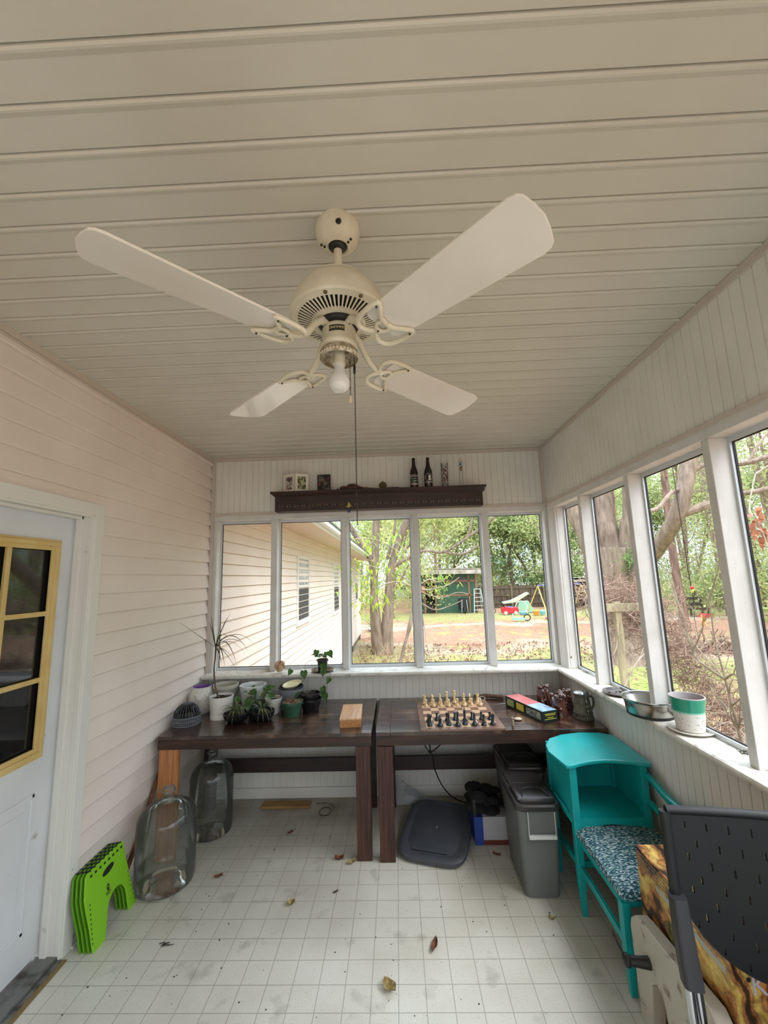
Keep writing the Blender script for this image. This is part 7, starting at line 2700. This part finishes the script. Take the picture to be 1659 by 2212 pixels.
# ------------------------------------------------------------------ shed
t = thing('green_shed', 'green panelled garden shed with an open dark doorway and a pale roof edge', 'shed', (3.4, 29.5, GROUND))
m_grn = mat('dark_green_panel', s(52, 84, 68), 0.7, col2=s(62, 96, 76), vs=(2, 2, 2), dirt=s(120, 126, 84), ds=1.2, dlo=0.62, dhi=0.8)
m_orn = mat('orange_brown_batten', s(158, 108, 84), 0.7)
SXA, SXB, SYF, SYB = 1.62, 5.35, 28.5, 31.0
g0 = GROUND
wl_ = MB()
wl_.box(SXA, 1.82, SYF, SYF + 0.06, g0, 1.75).box(2.56, SXB, SYF, SYF + 0.06, g0, 1.75).box(1.82, 2.56, SYF, SYF + 0.06, 1.22, 1.75)
wl_.box(SXA, SXA + 0.06, SYF, SYB, g0, 1.75).box(SXB - 0.06, SXB, SYF, SYB, g0, 1.75).box(SXA, SXB, SYB - 0.06, SYB, g0, 1.75)
wl_.build('shed_wall', m_grn, t)
bt = MB()
for x in (1.80, 2.52, 4.78, 5.25):
    bt.box(x, x + 0.09, SYF - 0.03, SYF, g0, 1.70)
bt.box(1.80, 5.3, SYF - 0.03, SYF, 1.24, 1.32).box(2.56, 5.3, SYF - 0.03, SYF, 0.30, 0.38)
bt.build('battens', m_orn, t)
rf = MB()
rf.prism([(SXA - 0.25, SYF - 0.5, 2.10), (SXB + 0.3, SYF - 0.5, 2.00), (SXB + 0.3, SYF - 0.5, 1.72), (SXA - 0.25, SYF - 0.5, 1.80)], (0, 0.06, 0))
rf.prism([(SXA - 0.25, SYF - 0.5, 2.14), (SXB + 0.3, SYF - 0.5, 2.04), (SXB + 0.3, SYB + 0.3, 2.0), (SXA - 0.25, SYB + 0.3, 2.08)], (0, 0, 0.05))
rf.build('roof', mat('weathered_pale_roof', s(196, 192, 184), 0.6, col2=s(150, 138, 128), vs=(3, 3, 3)), t)
MB().box(3.95, 4.7, SYF - 0.02, SYF, 1.02, 1.5).build('shed_window', mat('dark_shed_pane', s(70, 74, 74), 0.2), t)
MB().box(1.9, 2.5, SYF + 0.5, SYF + 1.0, g0, -0.2).build('stored_crates', mat('mixed_clutter', s(110, 110, 100), 0.8, col2=s(40, 44, 44), vs=(6, 6, 6)), t)
# ladder
t = thing('step_ladder', 'pale aluminium step ladder leaning beside the green shed', 'ladder', (5.3, 28.2, GROUND))
m_al = mat('pale_aluminium', s(196, 208, 212), 0.4, metal=0.3)
P0, P1 = (5.02, 28.1, g0), (5.14, 28.35, 0.72)
Q0, Q1 = (5.72, 28.1, g0), (5.55, 28.35, 0.72)
mb = MB().obox(P0, P1, 0.05, 0.05).obox(Q0, Q1, 0.05, 0.05)
mb.build('rails', m_al, t)
mb = MB()
for k in range(5):
    u = 0.14 + 0.17 * k
    mb.obox(Vector(P0).lerp(Vector(P1), u), Vector(Q0).lerp(Vector(Q1), u), 0.09, 0.04)
mb.obox(P1, Q1, 0.12, 0.05)
mb.build('treads', m_al, t)
mb = MB().obox((5.2, 28.35, 0.70), (5.12, 28.75, g0), 0.03, 0.03).obox((5.5, 28.35, 0.70), (5.62, 28.75, g0), 0.03, 0.03)
mb.build('rear_legs', m_al, t)
# wheelbarrow
t = thing('wheelbarrow', 'black wheelbarrow standing on end against the green shed', 'wheelbarrow', (4.4, 28.2, GROUND))
mb = MB()
loft(mb, [rr(4.05, 4.75, g0 + 0.25, g0 + 1.0, 0.14, 0), rr(4.12, 4.68, g0 + 0.33, g0 + 0.9, 0.12, 0.28)])
mb.v = [(x, 28.42 - z, y) for x, y, z in mb.v]
mb.build('tray', mat('black_barrow_tray', s(34, 36, 40), 0.5), t, True)
wh = MB().tube([(4.35, 28.0, g0 + 0.2), (4.42, 28.0, g0 + 0.2)], 0.19, 18)
wh.build('wheel', mat('dark_rubber', s(44, 44, 46), 0.8), t, True)
MB().obox((4.2, 28.05, g0 + 0.1), (4.25, 28.1, g0 + 0.9), 0.03, 0.03).obox((4.6, 28.05, g0 + 0.1), (4.55, 28.1, g0 + 0.9), 0.03, 0.03).build('handles', m_al, t)

# fence
t = thing('wooden_fence', 'weathered dark board fence running behind the swing set', 'fence', (10, 32, GROUND))
mb = MB()
rg = random.Random(4)
x = 5.4
while x < 15.8:
    w_ = 0.145
    mb.box(x, x + w_ - 0.012, 32.0, 32.025, g0, 0.80 + rg.uniform(-0.03, 0.03))
    x += w_
mb.build('fence_boards', mat('weathered_fence_boards', s(112, 96, 82), 0.9, col2=s(66, 54, 46), vs=(7, 7, 1.2), lo=0.4, hi=0.6), t)
mb = MB()
for z in (-0.55, 0.02, 0.55):
    mb.box(5.4, 15.8, 31.95, 31.995, z, z + 0.09)
mb.build('fence_rail', mat('fence_rails', s(96, 84, 70), 0.9), t)
for x in (6.2, 8.5, 10.9, 13.3):
    MB().box(x, x + 0.13, 31.9, 32.03, g0, 0.88).build('fence_post', mat('mossy_post', s(118, 106, 80), 0.9), t)

# swing set
t = thing('swing_set', 'metal swing set with a blue top bar and yellow legs', 'swing set', (9.4, 25, GROUND))
MB().tube([(8.25, 25, 0.92), (10.75, 25, 0.96)], 0.045, 8).build('top_bar', mat('blue_tube', s(72, 92, 158), 0.4), t, True)
m_ylt = mat('yellow_tube', s(226, 200, 120), 0.45)
for x, dx in ((8.25, -0.12), (10.75, 0.15)):
    MB().tube([(x, 25, 0.9), (x + dx - 0.30, 26.2, g0)], 0.032, 6).build('leg', m_ylt, t, True)
    MB().tube([(x, 25, 0.9), (x + dx + 0.22, 23.9, g0)], 0.032, 6).build('leg', m_ylt, t, True)
for x in (8.95, 9.75):
    mb = MB().tube([(x, 25, 0.92), (x + 0.03, 25, -0.4)], 0.014, 5).tube([(x + 0.42, 25, 0.92), (x + 0.40, 25, -0.4)], 0.014, 5)
    mb.build('swing_chain', m_al, t, True)
    MB().box(x - 0.02, x + 0.46, 24.9, 25.1, -0.44, -0.36).build('swing_seat', mat('purple_blue_seat', s(88, 88, 170), 0.5), t)
# slide
t = thing('toy_slide', 'pale green and cream plastic slide behind the swing set legs', 'slide', (8.0, 27.8, GROUND))
MB().prism([(6.8, 27.8, -0.18), (7.5, 27.8, -0.05), (8.5, 27.8, 0.42), (8.6, 27.8, 0.35), (7.7, 27.8, -0.18), (6.9, 27.8, -0.26)], (0, 0.5, 0)).build('chute', mat('cream_green_plastic', s(206, 218, 180), 0.5), t)
MB().prism([(7.7, 27.85, g0), (7.9, 27.85, -0.2), (8.5, 27.85, -0.1), (8.9, 27.85, g0)], (0, 0.4, 0)).build('slide_base', mat('mint_plastic', s(150, 196, 168), 0.5), t)
# red toy wagon
t = thing('toy_wagon', 'red plastic toy wagon with a black pull handle', 'wagon', (6.95, 26.8, GROUND))
mb = MB().prism([(6.50, 26.6, g0 + 0.08), (6.48, 26.6, g0 + 0.40), (6.75, 26.6, g0 + 0.50), (7.05, 26.6, g0 + 0.40), (7.45, 26.6, g0 + 0.46), (7.52, 26.6, g0 + 0.22), (7.40, 26.6, g0 + 0.08)], (0, 0.45, 0))
mb.build('wagon_body', mat('red_plastic', s(206, 44, 58), 0.35), t, bevel=0.03)
for x in (6.68, 7.3):
    MB().tube([(x, 26.54, g0 + 0.11), (x, 26.60, g0 + 0.11)], 0.11, 14).build('wheel', mat('pale_wheel', s(214, 196, 190), 0.5), t, True)
MB().tube([(6.62, 26.6, g0 + 0.45), (6.45, 26.5, g0 + 0.75), (6.25, 26.4, g0 + 0.88)], 0.035, 8).build('pull_handle', m_black, t, True)
# toys
MB_ = MB().tube([(7.75 + 0.36 * math.cos(2 * PI * k / 24), 26.9, -0.42 + 0.36 * math.sin(2 * PI * k / 24)) for k in range(25)], 0.025, 6)
tag(MB_.build('toy_hoop', mat('white_hoop', s(214, 226, 226), 0.4), None, True, loc='base'), 'white hoop standing upright behind the red wagon', 'hoop')
toys = [('toy_crate', 'blue plastic toy crate left of the hoop', (7.15, 27.6, 0.5, 0.35, 0.42), s(62, 96, 160)), ('toy_tub', 'light blue toy tub between wagon and swing set', (7.75, 26.4, 0.55, 0.3, 0.2), s(110, 170, 206)), ('ride_on_toy', 'orange ride-on toy under the near swing leg', (8.35, 26.0, 0.35, 0.3, 0.32), s(226, 150, 60)),
        ('toy_box', 'small light blue toy right of the orange one', (8.8, 26.2, 0.3, 0.3, 0.26), s(120, 190, 214)), ('toy_bin', 'purple toy under the swing seats', (9.6, 25.7, 0.5, 0.35, 0.24), s(96, 90, 186)), ('pink_toy', 'pink plastic toy lying at the foot of the swing set', (8.4, 23.6, 0.7, 0.3, 0.12), s(220, 110, 136)),
        ('green_toy', 'flat green toy on the ground before the swing set', (8.2, 22.9, 0.7, 0.16, 0.05), s(120, 196, 130))]
for nm, lb, (x, y, wx, wy, hz), c_ in toys:
    mb = MB()
    loft(mb, [rr(x - wx * 0.42, x + wx * 0.42, y - wy * 0.4, y + wy * 0.4, wx * 0.12, g0), rr(x - wx / 2, x + wx / 2, y - wy / 2, y + wy / 2, wx * 0.14, g0 + hz * 0.8), rr(x - wx * 0.3, x + wx * 0.4, y - wy * 0.35, y + wy * 0.35, wx * 0.1, g0 + hz)])
    tag(mb.build(nm, mat(nm + '_plastic', c_, 0.4), None, True, loc='base'), lb, 'toy')
t = thing('toy_scooter', 'mint green toy scooter lying on the leaves with one black wheel up', 'scooter', (6.5, 22.9, GROUND))
MB().box(6.1, 6.75, 22.8, 23.0, g0 + 0.08, g0 + 0.18).tube([(6.15, 22.9, g0 + 0.15), (6.1, 22.9, g0 + 0.4)], 0.03, 6).build('deck', mat('mint_toy', s(150, 214, 206), 0.4), t)
MB().tube([(6.85 + 0.16 * math.cos(2 * PI * k / 20), 22.85, g0 + 0.19 + 0.16 * math.sin(2 * PI * k / 20)) for k in range(21)], 0.028, 6).build('wheel', m_black, t, True)
# basketball style toy and bike by the ladder
t = thing('childs_bicycle', 'dark child bicycle parked right of the step ladder', 'bicycle', (5.9, 27.6, GROUND))
mb = MB()
for x in (5.72, 6.12):
    mb.tube([(x + 0.17 * math.cos(2 * PI * k / 18), 27.6, g0 + 0.19 + 0.17 * math.sin(2 * PI * k / 18)) for k in range(19)], 0.022, 5)
mb.build('wheels', m_black, t, True)
MB().tube([(5.72, 27.6, g0 + 0.19), (5.85, 27.6, g0 + 0.5), (6.05, 27.6, g0 + 0.5), (6.12, 27.6, g0 + 0.19)], 0.022, 6).tube([(5.85, 27.6, g0 + 0.5), (5.8, 27.6, g0 + 0.7)], 0.02, 6).build('frame', mat('red_bike_frame', s(180, 60, 56), 0.4), t, True)
# carport
t = thing('carport', 'low open shed with a pale flat roof and dark inside, beyond the swing set', 'shed', (14, 31, GROUND))
MB().box(11.9, 17.0, 29.6, 33.0, 1.12, 1.24).box(11.9, 17.0, 29.6, 29.66, 0.98, 1.24).build('roof', mat('mossy_pale_roof', s(176, 176, 158), 0.7), t)
MB().box(12.0, 16.9, 32.6, 32.7, g0, 1.1).box(16.8, 16.9, 29.8, 32.7, g0, 1.1).build('back_wall', mat('dark_shed_boards', s(62, 58, 54), 0.9), t)
for x in (12.1, 14.4, 16.7):
    MB().box(x, x + 0.12, 29.7, 29.82, g0, 1.12).build('roof_post', mat('grey_post', s(120, 112, 100), 0.8), t)
# garden frame (white walker-like) right of the swing
tag(MB().tube(smooth_path([(11.15, 25.5, g0), (11.15, 25.5, -0.05), (11.3, 25.5, 0.1), (11.5, 25.5, 0.1), (11.65, 25.5, -0.05), (11.65, 25.5, g0)]), 0.03, 6).tube([(11.15, 25.5, -0.35), (11.65, 25.5, -0.35)], 0.025, 6).build('metal_frame', m_al, None, True, loc='base'), 'pale tubular frame standing right of the swing set', 'frame')

# neighbouring house
t = thing('neighbour_house', 'pale grey house with a whitish gabled roof behind the shed', 'house', (7, 58, GROUND))
MB().box(1.5, 12.5, 56, 64, g0, 2.2).build('house_wall', mat('pale_grey_wall', s(188, 192, 190), 0.8), t)
MB().prism([(1.0, 55.5, 2.0), (12.8, 55.5, 2.0), (9.6, 60, 6.4), (4.2, 60, 6.4)], (0, 0.01, 0.15)).prism([(1.0, 64.5, 2.0), (12.8, 64.5, 2.0), (9.6, 60, 6.4), (4.2, 60, 6.4)], (0, 0.01, 0.15)).prism([(12.8, 55.5, 2.0), (12.8, 64.5, 2.0), (9.6, 60, 6.4)], (0, 0, 0.15)).prism([(1, 55.5, 2.0), (1, 64.5, 2.0), (4.2, 60, 6.4)], (0, 0, 0.15)).build('roof', mat('bluish_white_roof', s(206, 216, 226), 0.5), t)
# parked van far behind the oak
t = thing('parked_van', 'pale van parked far away behind the oak trunks', 'car', (0.6, 50, GROUND))
mb = MB()
mb.prism([(-0.9, 49, g0 + 0.35), (-0.9, 49, g0 + 0.95), (-0.3, 49, g0 + 1.05), (0.1, 49, g0 + 1.6), (1.9, 49, g0 + 1.6), (2.1, 49, g0 + 1.1), (2.1, 49, g0 + 0.35)], (0, 1.7, 0))
mb.build('body', mat('pale_car_paint', s(196, 210, 214), 0.3), t, bevel=0.05)
MB().prism([(-0.1, 48.99, g0 + 1.05), (0.2, 48.99, g0 + 1.5), (1.8, 48.99, g0 + 1.5), (1.85, 48.99, g0 + 1.05)], (0, 0.01, 0)).build('side_window', m_wscr, t)
for x in (-0.45, 1.6):
    MB().tube([(x, 48.95, g0 + 0.32), (x, 49.15, g0 + 0.32)], 0.32, 16).build('wheel', m_black, t, True)

# white playhouse / tarp shelter
t = thing('tarp_shelter', 'white tarp shelter with a grey sloping side behind the massive oak', 'tent', (11.6, 21, GROUND))
MB().box(10.8, 11.35, 20.4, 22.0, g0, 1.18).build('white_panel', mat('white_tarp', s(222, 228, 236), 0.6), t)
MB().box(10.75, 11.5, 20.35, 22.1, 1.20, 1.32).build('dark_band', m_wscr, t)
MB().prism([(11.35, 20.4, g0 + 0.35), (11.35, 20.4, 1.1), (12.0, 20.4, 0.55), (12.5, 20.4, -0.40)], (0, 1.6, 0)).build('sloping_side', mat('grey_white_tarp', s(186, 190, 198), 0.6, col2=s(214, 218, 222), vs=(6, 6, 6)), t)
MB().box(11.35, 12.9, 20.3, 22.2, -0.62, -0.40).build('wood_base', mat('pale_timber_base', s(176, 168, 152), 0.8), t)
# bench at the woods edge
t = thing('garden_bench', 'dark wooden garden bench at the woods edge', 'bench', (15.6, 22.8, GROUND))
mb = MB()
m_gb2 = mat('dark_old_wood', s(84, 74, 64), 0.9)
MB().box(15.2, 16.2, 22.6, 23.1, g0 + 0.38, g0 + 0.46).build('seat', m_gb2, t)
MB().box(15.2, 16.2, 23.05, 23.12, g0 + 0.55, g0 + 0.72).box(15.2, 16.2, 23.05, 23.12, g0 + 0.85, g0 + 1.0).build('backrest', m_gb2, t)
for x in (15.22, 16.1):
    for y in (22.62, 23.04):
        MB().box(x, x + 0.08, y, y + 0.07, g0, g0 + (0.4 if y < 23 else 1.0)).build('leg', m_gb2, t)
tag(MB().prism([(15.5, 22.2, g0), (16.1, 22.2, g0), (15.95, 22.2, g0 + 0.18), (15.7, 22.2, g0 + 0.22)], (0, 0.4, 0)).build('toy_boat', mat('red_toy_plastic', s(220, 84, 96), 0.4), None, loc='base'), 'red plastic toy on the ground in front of the dark bench', 'toy')
# potting table at the right edge
t = thing('potting_table', 'dark trestle table with a mossy green top at the right picture edge', 'table', (12.9, 14.6, GROUND))
MB().box(12.3, 14.6, 14.2, 15.2, g0 + 1.02, g0 + 1.10).build('tabletop', mat('mossy_board', s(126, 138, 70), 0.9), t)
for x in (12.5, 14.2):
    MB().obox((x - 0.25, 14.6, g0), (x + 0.1, 14.6, g0 + 1.02), 0.08, 0.08).build('leg', m_gb2, t)
    MB().obox((x + 0.45, 14.6, g0), (x + 0.1, 14.6, g0 + 1.02), 0.08, 0.08).build('leg', m_gb2, t)
tag(MB().lathe([(0, 0), (0.13, 0), (0.17, 0.28), (0.15, 0.28), (0.12, 0.05), (0, 0.05)], (12.75, 14.6, g0 + 1.101), 20).build('black_pot', m_blackpl, None, True, loc='base'), 'black flower pot standing on the mossy trestle table', 'plant pot')

# wooden post near the porch
t = thing('wooden_post', 'square weathered wooden post with a short cross piece outside the right screens', 'post', (3.29, 6.5, GROUND))
m_post = mat('weathered_yellow_grey_wood', s(176, 168, 132), 0.85, col2=s(138, 126, 100), vs=(20, 20, 3))
MB().box(3.245, 3.335, 6.455, 6.545, GROUND - 0.05, 1.20).build('post_body', m_post, t, bevel=0.004)
MB().box(3.10, 3.75, 6.44, 6.46, 1.06, 1.18).build('cross_piece', m_post, t, bevel=0.004)


def tangle(name, label, cat, path, spread, count, m, seed, r=0.005, L=0.9):
    rg = random.Random(seed)
    P = smooth_path(path, 8)
    mb = MB()
    for i in range(count):
        c0 = P[rg.randrange(len(P))] + Vector((rg.gauss(0, 1) * spread[0], rg.gauss(0, 1) * spread[1], rg.gauss(0, 1) * spread[2]))
        d = Vector((rg.gauss(0, 1), rg.gauss(0, 1), rg.gauss(0, 0.7))).normalized()
        e = Vector((rg.gauss(0, 1), rg.gauss(0, 1), rg.gauss(0, 1))).normalized()
        l = L * rg.uniform(0.4, 1.1)
        pts = [c0 + d * (l * (k / 5 - 0.5)) + e * (0.22 * l * math.sin(PI * k / 5)) for k in range(6)]
        pts = [Vector((p.x, p.y, max(p.z, GROUND + 0.01))) for p in pts]
        mb.tube(pts, r * rg.uniform(0.6, 1.3), 3, caps=False)
    o = mb.build(name, m, None, loc='base')
    return tag(o, label, cat, kind='stuff')


m_vine = mat('brown_vine_tangle', s(164, 138, 118), 0.95, col2=s(116, 92, 78), vs=(5, 5, 5))
tangle('vine_tangle', 'dense tangle of dry brown vines sloping down right of the wooden post', 'vines', [(3.35, 6.7, 1.15), (3.9, 6.7, 0.9), (4.25, 6.6, 0.3), (4.5, 6.4, -0.25), (4.7, 6.2, -0.65)], (0.20, 0.22, 0.20), 1300, m_vine, 3, 0.0038, 0.7)
tangle('vine_tangle', 'loose arch of dry vines hanging over the wooden post', 'vines', [(3.0, 6.9, 1.2), (3.4, 6.9, 1.35), (3.8, 6.8, 1.2)], (0.14, 0.2, 0.10), 220, m_vine, 4, 0.0036, 0.7)
tangle('bramble_stems', 'thin pale bramble stems in the grass below the wooden post', 'weeds', [(2.9, 5.2, -0.6), (3.4, 5.2, -0.5), (4.2, 5.2, -0.6)], (0.3, 0.4, 0.25), 200, m_twig, 5, 0.004, 0.8)
tangle('brush_pile', 'low pile of dead branches on the sand beyond the bare shrub', 'brush', [(8.6, 13.4, -0.72), (9.6, 13.3, -0.7), (10.6, 13.2, -0.72)], (0.3, 0.3, 0.07), 160, m_vine, 6, 0.018, 1.1)


def shrub(label, base, forks, seed, m, buds=True):
    rg = random.Random(seed)
    t = thing('bare_shrub', label, 'shrub', base, 'bare shrubs outside the right screens')
    mb = MB()
    ends = []
    for path, r in forks:
        P = smooth_path(path, 6)
        mb.tube(P, [r * (1 - 0.6 * i / len(P)) for i in range(len(P))], 7)
        ends.append(P)
        for k in range(6):
            i = rg.randrange(len(P) // 3, len(P))
            q = P[i]
            d = (P[min(i + 1, len(P) - 1)] - P[i - 1]).normalized() + Vector((rg.gauss(0, .5), rg.gauss(0, .5), rg.gauss(0.2, .4)))
            d.normalize()
            l = rg.uniform(0.12, 0.45)
            mb.tube([q, q + d * l * 0.5 + Vector((0, 0, 0.01)), q + d * l + Vector((rg.gauss(0, .02), rg.gauss(0, .02), 0.03))], [r * 0.4, r * 0.3, r * 0.12], 4)
    mb.build('branches', m, t, True)
    return t, ends


B0 = (2.75, 3.62, GROUND)
F1 = (2.62, 3.60, 0.78)
t, ends = shrub('bare forked shrub close outside the right screen, behind the green and white pot', B0,
                [([B0, (2.72, 3.58, -0.3), (2.66, 3.58, 0.3), F1], 0.020), ([F1, (2.55, 3.7, 0.86), (2.56, 3.85, 0.95), (2.58, 3.95, 1.25), (2.60, 4.1, 1.62)], 0.011), ([F1, (2.62, 3.50, 0.84), (2.60, 3.40, 0.83), (2.6, 3.28, 0.84)], 0.010),
                 ([(2.65, 3.58, 0.4), (2.62, 3.48, 0.52), (2.6, 3.36, 0.50)], 0.008), ([F1, (2.62, 3.65, 1.1), (2.6, 3.62, 1.4), (2.6, 3.70, 1.75)], 0.007), ([(2.56, 3.85, 0.95), (2.6, 3.75, 1.15), (2.62, 3.66, 1.35)], 0.006),
                 ([F1, (2.75, 4.0, 0.9), (2.9, 4.4, 1.0)], 0.006), ([(2.58, 3.95, 1.25), (2.7, 4.2, 1.4), (2.8, 4.5, 1.7)], 0.005), ([(2.6, 3.62, 1.4), (2.6, 3.45, 1.7), (2.6, 3.4, 1.9)], 0.005)], 12, mat('grey_yellow_bark', s(138, 128, 100), 0.85, col2=s(104, 92, 74), vs=(9, 9, 9)))
lf = MB()
for i in range(7):
    a = i * 0.9
    arc_leaf(lf, (2.60, 3.72, 1.22), (2.60 + 0.03 * math.cos(a), 3.72 + 0.08 * math.cos(a), 1.22 + 0.07 * math.sin(a)), 0.01, 0.022, 5)
q = lf.build('withered_leaves', mat('tan_withered_leaf', s(178, 144, 86), 0.7), t, True)
B1 = (2.35, 4.9, GROUND)
shrub('pale slender shrub at the foot of the right screens beside the wooden post', B1, [([B1, (2.42, 4.9, -0.2), (2.40, 4.95, 0.3)], 0.014), ([(2.40, 4.95, 0.2), (2.55, 5.0, 0.42), (2.75, 5.1, 0.62), (2.95, 5.2, 0.72)], 0.010), ([(2.40, 4.95, 0.3), (2.38, 5.0, 0.6), (2.5, 5.1, 0.72)], 0.009),
                                                                                        ([(2.42, 4.9, -0.1), (2.6, 4.9, 0.0), (2.7, 4.95, 0.25)], 0.007)], 14, m_twig)
# rust coloured oak leaves at the right edge
t = thing('oak_twig', 'hanging twig of rust-coloured oak leaves at the right picture edge', 'twig', (2.4, 2.8, 2.0))
mb = MB()
mb.tube(smooth_path([(2.7, 3.1, 2.35), (2.5, 2.95, 2.12), (2.42, 2.86, 2.02), (2.40, 2.78, 1.90), (2.40, 2.76, 1.80)]), 0.004, 6)
mb.tube(smooth_path([(2.7, 3.1, 2.35), (3.3, 3.3, 2.6), (4.2, 3.5, 2.75)]), 0.007, 6)
mb.build('stalk', m_twig, t, True)
lf = MB()
rg = random.Random(31)
for i in range(26):
    p = Vector((2.41 + rg.gauss(0, 0.03), 2.80 + rg.gauss(0, 0.045), 1.80 + rg.uniform(0, 0.26)))
    a = rg.uniform(0, 6.28)
    arc_leaf(lf, p, p + Vector((0.03 * math.cos(a), 0.07 * math.cos(a), -0.05 + 0.05 * math.sin(a))), 0.012, 0.042, 5)
lf.build('leaves', mat('rust_oak_leaf', s(190, 130, 100), 0.6, col2=s(150, 92, 66), vs=(20, 20, 20), trans=0.4), t, True)
# cable with clips
t = thing('hanging_cord', 'black cord with a red and yellow clip hanging in the yard outside the right screens', 'cord', (4.77, 7.0, 1.2))
MB().tube(smooth_path([(4.74, 7.0, 3.6), (4.76, 7.0, 2.3), (4.765, 7.0, 1.6), (4.79, 7.0, 1.12)]), 0.007, 6).tube(smooth_path([(4.79, 7.0, 1.35), (4.76, 7.0, 0.9), (4.77, 7.0, 0.55)]), 0.004, 5).build('cord', m_black, t, True)
MB().sphere((4.79, 7.0, 1.36), 0.03, 10, 8).build('red_clip', mat('red_clip_plastic', s(206, 60, 50), 0.4), t, True)
MB().sphere((4.785, 7.0, 1.30), 0.026, 10, 8, (0.8, 0.8, 1.2)).build('yellow_clip', mat('yellow_clip_plastic', s(216, 196, 60), 0.4), t, True)
MB().tube([(4.80, 7.0, 1.30), (4.83, 7.0, 1.25)], 0.02, 8).build('black_clip', m_black, t, True)
